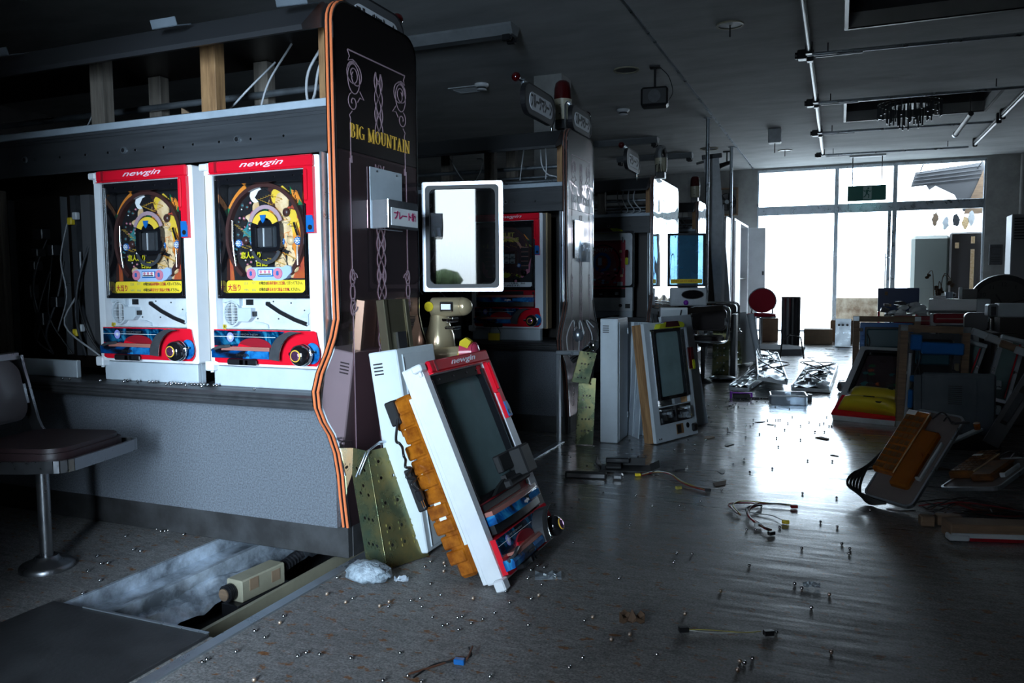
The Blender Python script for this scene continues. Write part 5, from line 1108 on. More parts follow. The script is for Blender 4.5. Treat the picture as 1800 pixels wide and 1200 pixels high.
harness('short looped black cable crossing the tangled harness', [(-.29, 3.38, .006), (-.325, 3.30, .014), (-.32, 3.20, .006), (-.27, 3.12, .004), (-.22, 3.04, .004)], [((-.215, 3.03, .002), 'black', .8), ((-.27, 3.11, .003), 'paper', .2)], 0, 3, .004)
harness('thin red wire with a yellow plug in mid floor', [(-.36, 3.30, .003), (-.30, 3.28, .003), (-.22, 3.26, .003), (-.18, 3.20, .003)], [((-.175, 3.195, .002), 'sticker', .1)], 3, 1)
harness('straight white twin wire with black ends in the foreground', [(-.365, 2.09, .003), (-.30, 2.10, .003), (-.22, 2.12, .003), (-.165, 2.145, .003)], [((-.37, 2.088, .002), 'black', .5), ((-.155, 2.15, .002), 'black', .5)], 3, 2, .0014)
harness('black cord with a blue plug at the near edge of the floor', [(-.93, 1.58, .003), (-.90, 1.66, .003), (-.87, 1.705, .003), (-.84, 1.72, .006), (-.85, 1.75, .012)], [((-.855, 1.70, .002), 'bluep', .1)], 0, 2, .0028)
for k, v in dict(redboard=(.42, .03, .06), dustyrose=(.33, .10, .13), greyscript=(.42, .40, .45)).items(): M[k] = mat(k, v, .4)
M['blueglass'] = glass_mat('blue_tinted_glass', (.45, .65, .8), body=.45, bodycol=(.10, .28, .42)); M['bluedark'] = mat('deep_blue_panel', (.005, .03, .13), .4); M['dialbrown'] = mat('dull_clock_dial', (.06, .055, .05), .5)
# ================================================================== signs and beacons on the islands, middle and far aisle
def oval_sign(label, c, w, h, word, ang=0.0, flip=1, size=.085, loc_foot=None):
    """name board hung from a chrome arm; the board lies in the plane facing the aisle"""
    t = thing('hanging_sign', label, 'sign', c, (0, 0, ang))
    b = MB(); b.prism(rrect(-w / 2, w / 2, -h / 2, h / 2, h * .48, 7), 'x', -.012, .012); bd = b.build('board', 'smokegrey', t)
    b = MB(); b.ring(rrect(-w / 2 - .006, w / 2 + .006, -h / 2 - .006, h / 2 + .006, h * .50, 7), rrect(-w / 2, w / 2, -h / 2, h / 2, h * .48, 7), 'x', -.015, .015); b.build('rim', 'black', bd)
    b = MB(); b.prism(rrect(-w * .36, w * .40, -h * .33, h * .27, h * .28, 6), 'x', .012, .015); fc = b.build('face', 'signwhite', bd)
    text('lettering', word, h * .52, 'ink', fc, face_right(.0155, -w * .33, -h * .04), sx=w * .70 / (h * .52 * len(word)), bold=.003, spacing=1.0)
    e = flip * (w / 2 + .03)
    b = MB(); b.tube([(-.02, -e, h * .55), (-.02, e * .9, h * .55), (-.02, e, h * .45), (-.02, e, -h * .8)], .0075, 8); b.build('arm', 'chrome', t)
    b = MB(); b.tube([(-.02, -e, h * .60), (-.02, e * .9, h * .60)], .005, 8)
    for f in (-.4, .4): b.box(-.028, -.01, w * f - .006, w * f + .006, h * .45, h * .64)
    b.build('arm_clip', 'alu', t)
    b = MB(); b.ball((-.02, -e - .02, h * .57), .026, 14); b.build('ball_tip', 'redlens', t)
    return t
oval_sign('large oval sign with white name plate left of the red beacon on the second island', (-1.65, 4.40, 1.985), .50, .165, 'フルーツマシーン')
oval_sign('partly hidden grey sign behind the top of the second end panel', (-1.60, 5.04, 2.0), .42, .15, 'フルーツマシーン', flip=-1)
oval_sign('small oval sign standing over the third island', (-1.66, 6.69, 1.975), .46, .165, 'マシーン')
oval_sign('dark sign mostly hidden behind the top of the nearest end panel', (-1.70, 2.70, 1.955), .42, .15, 'フルーツマシーン', flip=-1)
def beacon(label, loc, s=1.0, cap='redlens'):
    t = thing('warning_beacon', label, 'beacon', loc)
    b = MB(); b.lathe([(.048 * s, 0), (.056 * s, .01), (.058 * s, .12 * s), (.060 * s, .13 * s)], n=24); bs = b.build('base', 'beige', t)
    b = MB(); b.lathe([(.058 * s, .13 * s), (.054 * s, .20 * s), (.046 * s, .235 * s), (.030 * s, .25 * s), (.001, .252 * s)], n=24); b.build('lens', cap, t)
    b = MB(); b.lathe([(.020 * s, .135 * s), (.020 * s, .19 * s), (.01, .20 * s)], n=12); b.build('lamp', 'chrome', t)
    for k, z in enumerate((.03, .085)): b = MB(); b.box(-.006, .006, -.060 * s, -.055 * s, z * s, (z + .006) * s); b.build('slot', 'black', bs)
    b = MB(); b.box(-.04, .04, -.04, .04, -.06, 0, b=.004); b.build('bracket', 'black', t)
    return t
beacon('red topped cream beacon in front of the white pillar on the second island', (-1.69, 4.95, 1.94 + .06), 1.0)
beacon('cream beacon with a chrome dome above the bright mirrored end panel', (-1.53, 7.25, 1.885 + .06), .95, 'chrome')
beacon('red topped cream beacon on the fourth island', (-1.62, 9.62, 1.885 + .06), 1.0)
b = MB(); b.tube([(-1.53, 7.08, 1.99), (-1.52, 6.98, 1.97), (-1.53, 7.03, 1.885)], .006); b.tube([(-1.5, 7.05, 1.99), (-1.48, 6.99, 1.9)], .005); tag(b.build('beacon_cable', 'blackcable', None), 'black cables hanging from the chrome topped beacon', 'cable')
# white square pillar behind the second island, and a lower white box pillar by the back wall
b = MB(); b.box(-2.905, -2.605, 7.60, 7.90, 0, ZC - .001, b=.006); struct(b.build('pillar', 'wall'))
b = MB(); b.box(-2.34, -1.95, 13.2, 13.6, 0, 2.65, b=.006); struct(b.build('pillar', 'wall'))
# third island: red machine with an open glass door, lamp on top
t = thing('red_machine', 'red pachinko machine behind an open chrome glass door in the third island', 'pachinko machine', (-2.22, 7.012, .585))
b = MB(); b.box(0, .49, -.02, .02, 0.001, .10, b=.003); b.build('base_plate', 'plategrey', t)
b = MB(); b.ring(rrect(0, .495, .10, .80, .006, 3), rrect(.04, .43, .22, .74, .006, 3), 'y', -.03, .02); b.build('door_frame', 'offwhite', t)
b = MB(); b.box(.04, .43, .0, .02, .22, .30); b.build('lower_opening', 'black', t)
bd = MB(); bd.box(.04, .43, .012, .02, .30, .74); bd = bd.build('playfield', 'redboard', t)
flat(bd, arc(.21, .53, .175, .165, -60, 240, 32, .95), 'gloss', d=.006); flat(bd, blob(.20, .50, .14, .16, 4, 26, .05), 'dustyrose', d=.010)
flat(bd, arc(.20, .545, .088, .06, 0, 360, 24), 'bluep', d=.002); flat(bd, [(.165, .515), (.20, .515), (.20, .585), (.165, .585)], 'lightblue', d=.0); flat(bd, [(.21, .515), (.245, .515), (.245, .575), (.21, .575)], 'rosered', d=.0)
q = random.Random(12)
for k in range(34):
    x = q.uniform(.08, .34); z = q.uniform(.34, .50); flat(bd, blob(x, z, .014, .009, k), q.choice(['dustyrose', 'teal', 'ink', 'lightblue', 'pink', 'pinkframe']), d=.004 - .0002 * k)
text('lettering', 'FANTASY', .045, 'greyscript', bd, Matrix.Translation((.20, .003, .655)) @ Matrix.Rotation(PI / 2, 4, 'X'), sx=1.1, align='CENTER', bold=.001)
for (x, z, m) in ((.375, .64, 'cream'), (.372, .565, 'pink'), (.365, .49, 'green'), (.385, .42, 'cream')): flat(bd, rrect(x - .013, x + .013, z - .012, z + .012, .005, 3), m, d=.008)
flat(bd, rrect(.345, .395, .315, .365, .006, 3), 'offwhite', d=.008)
b = MB(); b.prism([(.03, .80), (.05, .835), (.10, .845), (.36, .845), (.40, .83), (.42, .80)], 'y', -.06, -.02); lp = b.build('top_lamp', 'lime', t)
b = MB(); b.prism([(.12, .812), (.15, .846), (.29, .846), (.33, .812)], 'y', -.064, -.02); b.build('red_lens', 'redlens', lp)
b = MB(); b.prism(circ(.385, .15, .016, 14), 'y', -.032, -.02); b.box(.43, .475, -.034, -.02, .125, .165); b.build('lock_holes', 'black', t)
for k in range(6): b = MB(); x = .08 + .05 * k; b.box(x, x + .03, -.02, .0, .225 + .01 * (k % 3), .26 + .012 * (k % 2), b=.003); b.build('mechanism', ('graphite', 'black', 'alu')[k % 3], t)
t = thing('glass_door', 'chrome framed glass door swung open in front of the red machine', 'glass door'); place(t, Tr(-2.20, 6.93, .90) @ Rz(.02))
b = MB(); b.ring(rrect(0, .50, 0, .50, .008, 4), rrect(.014, .486, .014, .486, .03, 4), 'y', -.012, .012); b.build('chrome_frame', 'chrome', t)
b = MB(); b.box(.012, .488, -.003, .003, .012, .488); b.build('glass_pane', 'glass', t)
b = MB(); b.prism(rrect(.425, .455, .20, .335, .014, 5), 'y', -.03, -.012); h = b.build('lamp_handle', 'redlens', t); b = MB(); b.prism(rrect(.427, .453, .20, .265, .012, 5), 'y', -.034, -.012); b.build('lime_lens', 'lime', h)
for z in (.12, .40): b = MB(); b.box(.395, .402, -.012, .0, z, z + .05); b.build('catch', 'chrome', t)
# dark counter lid in front of the red machine
b = MB(); b.prism([(-2.20, .60), (-1.85, .648), (-1.84, .632), (-1.60, .628), (-1.545, .612), (-1.60, .587), (-1.85, .587), (-2.2, .587)], 'y', 6.93, 6.975); tag(b.build('loose_cover', 'black', None), 'black moulded cover lying askew in front of the red machine', 'cover')
# fourth island: propped glass frame and loose parts
t = thing('propped_door', 'blue-tinted glass door propped on the mirrored third island end', 'glass door', (-1.50, 7.45, .90), (0, 0, .45))
b = MB(); b.ring(rrect(0, .36, 0, .50, .006, 3), rrect(.02, .34, .02, .48, .006, 3), 'y', 0, .02); b.build('frame', 'graphite', t)
b = MB(); b.box(.02, .34, .008, .012, .02, .48); b.build('glass_pane', 'blueglass', t)
b = MB(); b.box(.03, .33, .0, .007, .03, .07); st = b.build('notice_sticker', 'sticker', t); text('lettering', '大当り 333 777 の場合は', .022, 'redink', st, FM(.05, -.001, .05), sx=.95)
t = thing('detached_dish', 'dark ball dish with a chrome rim and purple lamp below the propped glass door', 'dish', (-1.46, 7.40, .72), (0, 0, .4))
b = MB(); b.box(0, .34, 0, .06, .0, .17, b=.01); b.build('shell', 'offwhite', t); b = MB(); b.prism(circ(.20, .105, .04, 20, 2.6), 'y', -.02, .0); b.build('dish', 'gloss', t)
b = MB(); b.tube([(.20 + .104 * math.cos(a), -.02, .105 + .04 * math.sin(a)) for a in [2 * PI * k / 24 for k in range(24)]], .004, 6, closed=True); b.build('rim', 'chrome', t); b = MB(); b.ball((.14, -.01, .03), .025, 12); b.build('purple_lamp', 'purple', t)
b = MB(); b.box(-.28, .32, 0, .03, 0, .05, b=.004); tag(place(b.build('dark_shelf_board', 'darkbrown', None), Tr(-1.24, 7.12, .66) @ Rz(.5) @ Ry(-.08)), 'dark board sticking out under the detached dish', 'board')
b = MB(); b.box(0, .04, 0, .02, 0, .30, b=.002); tag(place(b.build('wood_strut', 'wood', None), Tr(-1.32, 7.22, .40) @ Ry(.13)), 'short pale wooden strut left of the front dark stool', 'strut')
t = thing('small_cabinet', 'small white cabinet with a dark side behind the second leaning door', 'cabinet'); place(t, Tr(-1.33, 6.35, .0) @ Rz(.3) @ Rx(-.10))
b = MB(); b.box(0, .22, 0, .10, 0.002, .74, b=.004); b.build('body', 'white', t); b = MB(); b.box(.01, .21, -.003, .0, .02, .72); b.build('front', 'cabinet', t); cable('cord', [(.17, -.006, .72), (.16, -.008, .66), (.18, -.008, .60), (.20, -.008, .55)], .006, 'graphite', t)
b = MB(); b.box(0, .30, 0, .015, 0, .56, b=.002); tag(place(b.build('panel', 'plategrey', None), Tr(-1.22, 6.70, 0) @ Rz(1.15) @ Rx(-.24)), 'sloping pale panel between the second leaning door and the front dark stool', 'panel')
t = thing('lamp_bar', 'red lamp bar with perforated end lying on white trays by the stools', 'lamp', (-1.47, 8.38, .652), (0, 0, .25))
b = MB(); b.cyl((0, 0, .03), (.14, 0, .03), .03, n=14); b.build('lens', 'redlens', t); b = MB(); b.box(.14, .28, -.035, .035, 0, .065, b=.004)
for i in range(3):
    for j in range(2): b.cyl((.17 + .04 * i, -.036, .018 + .03 * j), (.17 + .04 * i, -.034, .018 + .03 * j), .006, n=6, m=1)
b.build('housing', ['darkbrown', 'orangeprint'], t)
t = thing('tray_stand', 'white tray stand with upright dividers under the red lamp bar', 'stand', (-1.47, 8.35, 0), (0, 0, .25))
b = MB(); b.box(0, .32, 0, .08, .60, .65, b=.003); b.box(0, .02, 0, .08, 0, .6); b.box(.30, .32, 0, .08, 0, .6); b.box(.12, .15, 0, .06, .3, .6); b.box(.21, .23, 0, .06, .3, .6); b.build('stand_body', 'offwhite', t)
bracket('perforated zinc stand behind the front dark stool', [((-1.16, 8.02, .003), (.155, .02, 0), (0, .02, .56), 5, 15, rows((1, 2, 3), (1, 3, 5, 7, 9)) | {(1, 8), (3, 12), (2, 13)}, .009)])
b = MB(); b.box(0, .05, 0, .30, 0, .62, b=.004); tag(place(b.build('dark_box_panel', 'graphite', None), Tr(-.985, 8.0, .0) @ Rz(.05)), 'tall dark narrow box with a bright edge right of the perforated zinc stand', 'box')
b = MB(); b.box(0, .16, 0, .03, 0, .58, b=.003); tag(place(b.build('leaning_board', 'white', None), Tr(-1.02, 9.35, .0) @ Rz(-.3) @ Ry(-.22)), 'white leaning board right behind the dark stools', 'board')
b = MB(); b.box(0, .10, 0, .03, 0, .56, b=.003); tag(place(b.build('leaning_board', 'plategrey', None), Tr(-.92, 9.62, .0) @ Rz(-.3) @ Ry(-.20)), 'grey leaning board beside the white leaning board', 'board')
bracket('small speckled zinc plate at the foot of the white leaning board', [((-1.13, 9.25, .003), (.12, .02, 0), (-.03, .02, .26), 5, 7, rows((1, 3), (1, 3, 5)), .008)])
crumple('metal_dish', 'shallow metal dish tipped on the floor beside the front stool base', 'dish', (-1.02, 7.72, .02), .13, .10, .025, 'alu', 4, amp=.05)
# floor-to-ceiling posts and the tall leaning board
for (x, y, lab) in ((-1.60, 10.42, 'thin steel post from floor to ceiling left of the tall leaning board'), (-1.60, 12.80, 'thin steel post from floor to ceiling right of the tall leaning board')):
    t = thing('steel_post', lab, 'post', (x, y, 0)); b = MB(); b.cyl((0, 0, 0.002), (0, 0, ZC - .005), .025, n=14); b.build('tube', 'alu', t); b = MB(); b.cyl((0, 0, ZC - .012), (0, 0, ZC - .001), .05, n=14); b.build('flange', 'alu', t)
t = thing('tall_board', 'tall narrow white board leaning upright against the steel post', 'board'); place(t, Tr(-1.41, 11.0, .002) @ Rz(.2) @ Ry(math.radians(-5.0)))
b = MB(); b.box(-.10, .10, 0, .05, 0, 2.62, b=.005); b.build('board', 'offwhite', t); b = MB(); b.box(-.12, .14, -.01, .06, 2.60, 2.66, b=.004); b.cyl((-.2, .02, 2.56), (.1, .02, 2.6), .018, n=8); b.build('clamp', 'graphite', t)
b = MB(); b.prism([(-.03, 0), (.03, 0), (.025, 1.56), (.0, 1.91), (-.02, 1.56)], 'x', 0, .012); tag(place(b.build('white_banner', 'white', None), Tr(-1.38, 10.3, .001) @ Rz(-.5)), 'thin white upright strip beside the left steel post', 'strip')
# cabinet with an open door by the window
t = thing('tall_cabinet', 'tall white cabinet with a grey open side at the left of the shop window', 'cabinet', (-1.9, 12.9, 0))
b = MB(); b.box(0, .35, 0, .04, .0, 1.93, b=.004); b.box(0, .35, 2.0, 2.04, 0, 1.93, b=.004); b.box(0, .35, 0, 2.04, 1.90, 1.94, b=.004); b.box(0, .02, 0, 2.04, 0, 1.9); b.build('carcass', 'white', t)
b = MB(); b.box(.02, .33, .04, 2.0, .98, 1.0); b.build('inner_shelf', 'graphite', t); b = MB(); b.box(.345, .362, .05, .75, .03, 1.9, b=.003); b.build('door_leaf', 'offwhite', t); b = MB(); b.box(.36, .65, 2.03, 2.05, .55, 1.9, b=.003); dr = b.build('door_leaf', 'white', t); b = MB(); b.box(.60, .63, 2.0, 2.03, 1.05, 1.12); b.build('door_latch', 'black', dr)
# wall fan poster frame
t = thing('wall_fan', 'dark round fan in a wooden frame on the back wall', 'fan', (-2.0, 15.47, 2.44))
b = MB(); b.ring([(-.20, -.26), (.20, -.26), (.20, .26), (-.20, .26)], [(-.17, -.23), (.17, -.23), (.17, .23), (-.17, .23)], 'y', -.05, .02); b.build('frame', 'plywood', t); b = MB(); b.prism(circ(0, 0, .165, 28), 'y', -.02, .0); b.build('back_disc', 'black', t)
b = MB(); b.prism(circ(0, 0, .04, 16), 'y', -.05, -.02); b.build('hub', 'alu', t)
for k in range(5): a = 2 * PI * k / 5; b = MB(); b.prism([(.04 * math.cos(a), .04 * math.sin(a)), (.155 * math.cos(a + .2), .155 * math.sin(a + .2)), (.155 * math.cos(a + .9), .155 * math.sin(a + .9)), (.04 * math.cos(a + .9), .04 * math.sin(a + .9))], 'y', -.03, -.022); b.build('blade', 'smokegrey', t)
# red stool, platform, bin, boxes

b = MB(); P = [(-1.24, 10.78), (-1.10, 10.62), (-.78, 10.50), (-.42, 10.68), (-.40, 11.05), (-.62, 11.35), (-1.0, 11.35)]; b.prism(P, 'z', .045, .075); b.prism([(x * .97 - .025, y * .995 + .05) for x, y in P], 'z', .0005, .045); pl = tag(b.build('platform_plate', 'dullgrey', None), 'flat polygonal grey plate lying on the floor below the red stool', 'plate')
t = thing('red_stool', 'stool with a round red backrest and round seat near the shop window', 'stool', (-1.03, 11.75, 0))
b = MB(); b.lathe([(.11, 0), (.11, .01), (.05, .03)], n=20); b.build('base', 'chairmetal', t); b = MB(); b.cyl((0, 0, .02), (0, 0, .42), .025, n=14); b.build('column', 'chrome', t)
b = MB(); b.lathe([(.19, .43), (.205, .445), (.20, .475), (.17, .485), (.001, .488)], n=26); b.build('seat', 'redseat', t); b = MB(); b.lathe([(.20, .42), (.21, .43), (.205, .445)], n=26); b.build('seat_rim', 'chrome', t)
b = MB(); b.prism(circ(0, .66, .175, 28, 1.05), 'y', .16, .20); b.build('backrest', 'redseat', t); b = MB(); b.tube([(.19 * math.cos(a), .18, .66 + .18 * math.sin(a)) for a in [PI * (-.25 + 1.5 * k / 24) for k in range(25)]], .010, 6); b.tube([(-.14, .18, .54), (-.15, .14, .45)], .01); b.tube([(.14, .18, .54), (.15, .14, .45)], .01); b.build('back_frame', 'chairmetal', t)
t = thing('ribbed_bin', 'tall black ribbed cylinder standing in front of the shop window', 'bin', (-.655, 12.30, 0))
n = 36; b = MB(); b.prism([((.133 if k % 2 else .125) * math.cos(2 * PI * k / n), (.133 if k % 2 else .125) * math.sin(2 * PI * k / n)) for k in range(n)], 'z', .002, .695); b.build('body', 'black', t); b = MB(); b.lathe([(.136, .69), (.136, .71), (.11, .71), (.108, .69)], n=30); b.build('rim', 'graphite', t)
def carton(label, loc, rz, w, d, h, openf=True):
    t = thing('cardboard_box', label, 'box', loc, (0, 0, rz)); b = MB(); b.box(0, w, 0, d, 0.002, h, b=.003); bd = b.build('carton', 'cardboard', t)
    b = MB(); b.box(.0, w, -.0012, 0, h * .49, h * .51); b.build('tape', 'plywood', bd)
    if openf:
        b = MB(); b.add([(0, 0, h), (w, 0, h), (w - .02, -d * .3, h + .03), (.02, -d * .3, h + .03)], [(0, 1, 2, 3)]); f = b.build('flap', 'cardboard', t); s = f.modifiers.new('thickness', 'SOLIDIFY'); s.thickness = .004
    return t
carton('tan cardboard box on the floor right of the ribbed bin', (-.48, 12.55, 0), .03, .40, .30, .22, False)
carton('cardboard box behind the metal plate near the window', (-.12, 13.2, 0), -.1, .42, .30, .30)
carton('cardboard box behind the red stool column', (-1.15, 12.9, 0), .1, .28, .3, .36, False)
t = thing('metal_plate', 'upright brushed metal plate with bolts on the floor near the window', 'plate'); place(t, Tr(-.045, 12.15, .002) @ Rz(-.05) @ Rx(-.06))
b = MB(); b.box(0, .21, 0, .012, 0, .40, b=.003); pl = b.build('plate', 'alu', t)
for x in (.05, .10, .16): b = MB(); b.cyl((x, 0, .31), (x, -.015, .31), .018, n=8); b.build('bolt', 'graphite', pl)
b = MB(); b.box(-.03, .24, -.08, .04, 0, .006); b.build('foot', 'alu', t)
# aluminium luminaire bodies torn from the ceiling
def luminaire(label, mtx, w, l, seed, ncab=2):
    t = thing('torn_luminaire', label, 'luminaire'); place(t, mtx); q = random.Random(seed)
    for x in (0, w): b = MB(); b.box(x - .006, x + .006, 0, l, .005, .058, b=.002); b.build('side_rail', 'alu', t)
    for y in (0, l): b = MB(); b.box(0, w, y - .004, y + .004, .005, .035, b=.002); b.build('end_plate', 'offwhite', t)
    nx, ny = 5, 22; vs = []; fs = []
    for i in range(nx + 1):
        for j in range(ny + 1): vs.append((w * i / nx, l * j / ny, .012 + .02 * abs(math.sin(i * PI / nx * 2)) + q.uniform(0, .04)))
    for i in range(nx):
        for j in range(ny): a = i * (ny + 1) + j; fs.append((a, a + ny + 1, a + ny + 2, a + 1))
    b = MB(); b.add(vs, fs); b.build('reflector_sheet', 'foil', t)
    for k in range(5): y = l * (k + .5) / 5; b = MB(); b.box(0, w, y - .012, y + .012, .03, .04); b.build('cross_bar', 'alu', t)
    for k in range(ncab): cable('cable', [(w * q.random(), l * .05 + .1 * k, .08), (w * q.uniform(-.2, 1.2), l * .25, .13), (w * q.random(), l * .45, .10), (w * q.uniform(-.1, 1.2), l * .6, .14), (w * q.random(), l * .9, .09)], .0055, 'blackcable', t)
    for k in range(6): b = MB(); y = q.uniform(.1, l - .1); x = q.uniform(.02, w - .06); b.box(x, x + .05, y, y + .08, .06, .085, b=.003); b.build('fitting', q.choice(['white', 'graphite', 'offwhite']), t)
    return t
luminaire('leftmost torn ceiling luminaire body lying in the aisle glare', Tr(-.86, 6.95, .002) @ Rz(-.06), .16, 2.1, 1, 1)
luminaire('middle torn luminaire body tilted over its neighbour in the aisle', Tr(-.635, 7.00, .095) @ Rz(.10) @ Ry(.14), .24, 2.45, 2, 3)
luminaire('right torn luminaire body tangled with black cable in the aisle', Tr(-.36, 7.10, .002) @ Rz(-.03), .30, 1.95, 3, 5)
b = MB(); b.tube([(-.62, 9.55, .05), (-.60, 9.58, .25), (-.52, 9.6, .33), (-.40, 9.6, .30), (-.36, 9.6, .05)], .009, 8); tag(b.build('cable_loop', 'blackcable', None), 'black cable loop standing up behind the torn luminaires', 'cable')
t = thing('clear_tray', 'clear white plastic tray in front of the torn luminaires', 'tray', (-.47, 6.28, .001), (0, 0, .12))
b = MB(); b.ring(rrect(0, .27, 0, .26, .02, 4), rrect(.008, .262, .008, .252, .016, 4), 'z', 0.0, .075); b.box(.008, .262, .008, .252, 0, .006); b.build('tray_body', 'clearplastic', t); b = MB(); b.box(-.006, .276, -.006, .0, .066, .078, b=.002); b.build('tray_lip', 'white', t); b = MB(); b.box(.08, .16, .255, .262, .01, .06); b.build('tray_window', 'clearplastic', t)
b = MB(); b.prism(circ(0, 0, .018, 12), 'z', 0, .05); tag(b.build('paper_cup', 'white', None, loc=(-.20, 6.62, .001)), 'small white cap standing right of the clear tray', 'cap')
t = thing('purple_bracket', 'purple and black plastic bracket in front of the left torn luminaire', 'bracket', (-.80, 6.52, .001), (0, 0, .18))
b = MB(); b.box(0, .016, 0, .04, .0, .055, b=.003); b.box(.16, .175, 0, .04, .01, .05, b=.003); b.box(0, .17, .01, .035, .038, .05, b=.003); b.build('purple_rim', 'purple', t); b = MB(); b.box(.02, .155, .0, .03, 0, .036, b=.004); b.box(.15, .30, .0, .02, 0, .012); b.build('black_core', 'rubber', t)
# scraps on the bright floor
q = random.Random(41)
for k in range(46):
    x = q.uniform(-.95, .25); y = q.uniform(6.2, 14.2)
    if k > 30: x = q.uniform(-.9, .9); y = q.uniform(3.0, 5.6)
    if -1.3 < x < -.35 and 10.4 < y < 11.5: y = 10.2
    if -.9 < x < .02 and 6.2 < y < 9.6: x = q.uniform(.02, .12) if y < 9 else x
    n = q.randint(4, 6); rr = q.uniform(.012, .04); b = MB(); b.prism([(rr * q.uniform(.5, 1.5) * math.cos(2 * PI * i / n) * 1.8, rr * q.uniform(.4, 1) * math.sin(2 * PI * i / n)) for i in range(n)], 'z', .001, q.uniform(.003, .007))
    o = tag(b.build('debris_flake', q.choice(['leaf', 'graphite', 'darkbrown', 'plywood']), None, loc=(x, y, 0), rot=(0, 0, q.uniform(0, 6))), 'thin dark flake of debris lying flat on the %s' % ('near aisle floor' if k > 30 else 'bright far floor'), 'debris', 'debris flakes on the %s' % ('near aisle floor' if k > 30 else 'bright far floor'))
# ================================================================== heap of machine parts along the right side of the aisle
def frame_back(label, mtx, w=.48, h=.66, inner='bluep', m='plywood', seed=1):
    """machine seen from its open wooden back: timber frame, coloured inner frame, fittings"""
    t = thing('open_machine', label, 'machine'); place(t, mtx); q = random.Random(seed)
    b = MB(); b.ring([(0, 0), (w, 0), (w, h), (0, h)], [(.045, .05), (w - .045, .05), (w - .045, h - .045), (.045, h - .045)], 'y', 0, .09); fr = b.build('timber_frame', m, t)
    for (x, z) in ((.02, h - .02), (w - .02, h - .02), (.02, .02)): b = MB(); b.box(x - .022, x + .022, -.003, 0, z - .018, z + .018, b=.001); b.build('corner_plate', 'alu', fr)
    b = MB(); b.ring(rrect(.05, w - .05, .055, h - .05, .01, 3), rrect(.085, w - .085, .09, h - .085, .01, 3), 'y', .01, .06); b.build('inner_frame', inner, t)
    b = MB(); b.box(.06, w - .06, .065, .08, .06, h - .06); b.build('backing', 'black', t)
    b = MB(); b.box(.10, w - .10, .03, .06, h * .62, h - .10, b=.01); b.build('cover_plate', 'tealgrey', t); b = MB(); b.box(.14, w - .14, .02, .06, .10, h * .45, b=.015); b.build('hopper', 'smokegrey', t)
    for k in range(16):
        z = q.uniform(.08, h - .1); x = q.choice((.065, w - .075)) + q.uniform(-.01, .01); b = MB(); b.box(x - .012, x + .014, .0, .03, z, z + q.uniform(.012, .05), b=.003); b.build('fitting', q.choice(['graphite', 'black', 'alu', inner, 'brass']), t)
    for k in range(3): cable('wire', [(.08, .0, .12 + .1 * k), (.12, -.01, .25 + .1 * k), (.10, 0, .36 + .08 * k)], .004, 'blackcable', t)
    return t
M['tealgrey'] = mat('dull_teal_plastic', (.03, .09, .12), .35)
frame_back('open-backed timber machine frame with a blue inner frame at the aisle edge', Tr(.11, 6.82, .004) @ Rz(.02) @ Rx(-.05), seed=2)
# big timber frame with blue ducts
t = frame_back('nearest timber frame with blue boxes behind the amber board', Tr(.355, 5.58, .004) @ Rz(.10) @ Ry(.03) @ Rx(-.06), w=.40, h=.66, inner='graphite', seed=5)
for (x0, x1, z0, z1) in ((.055, .12, .50, .60), (.12, .36, .48, .555), (.055, .085, .13, .25), (.06, .09, .30, .34)): b = MB(); b.box(x0, x1, -.045, .0, z0, z1, b=.008); b.build('blue_duct', 'bluep', t)
b = MB(); b.tube([(.05, -.02, .05), (.055, -.025, .30), (.06, -.02, .48)], .011, 8); b.build('ball_tube', 'clearplastic', t)
# red topped machine lying tilted with the yellow dish
t = thing('tilted_door', 'tilted machine door with a big yellow dish and red lower edge at the aisle edge', 'machine door')
O = Vector((-.03, 5.74, .02)); U = Vector((.40, -.12, .0)); U.normalize(); V = Vector((.46, .62, .47)); V = (V - U * V.dot(U)).normalized(); N = U.cross(V) * -1
place(t, Matrix(((U.x, N.x, V.x, O.x), (U.y, N.y, V.y, O.y), (U.z, N.z, V.z, O.z), (0, 0, 0, 1))))
b = MB(); b.ring(rrect(0, .47, 0, .78, .01, 3), rrect(.04, .43, .24, .74, .01, 3), 'y', -.02, .03); b.box(.03, .44, -.01, .02, .02, .25); b.build('door_frame', 'offwhite', t)
b = MB(); b.prism([(.0, .0), (.46, .0), (.46, .20), (.02, .20)], 'y', -.035, -.02); b.build('red_base', 'red', t)
def puff(x0, x1, z0, z1, d, name):
    n = 9; k = 7; vs = []; fs = []
    for i in range(n + 1):
        for j in range(k + 1):
            u = i / n; v = j / k; e = max(0, 1 - abs(2 * u - 1) ** 4) ** .5 * max(0, 1 - abs(2 * v - 1) ** 3) ** .5; vs.append((x0 + (x1 - x0) * u, -.034 - d * e, z0 + (z1 - z0) * v - .02 * u))
    for i in range(n):
        for j in range(k): a = i * (k + 1) + j; fs.append((a, a + k + 1, a + k + 2, a + 1))
    b = MB(); b.add(vs, fs, 0, True); o = b.build(name, 'yellow', t); s = o.modifiers.new('thickness', 'SOLIDIFY'); s.thickness = .004; return o
y1 = puff(.03, .43, .045, .135, .10, 'lower_yellow_dish'); y2 = puff(.06, .44, .15, .27, .07, 'upper_yellow_dish')
b = MB(); b.box(.20, .27, -.137, -.128, .085, .092); b.build('dish_slot', 'black', y1); b = MB(); b.prism(circ(.30, .062, .014, 14, 1.6), 'y', -.128, -.12); b.build('dish_hole', 'black', y1); b = MB(); b.box(.32, .35, -.10, -.09, .215, .24); b.build('dish_slot', 'black', y2)
b = MB(); b.ring(rrect(.045, .425, .25, .73, .02, 4), rrect(.07, .40, .28, .70, .02, 4), 'y', -.03, 0); b.build('bezel', 'gloss', t); b = MB(); b.box(.06, .41, .0, .004, .27, .71); bd = b.build('playfield', 'darkplum', t)
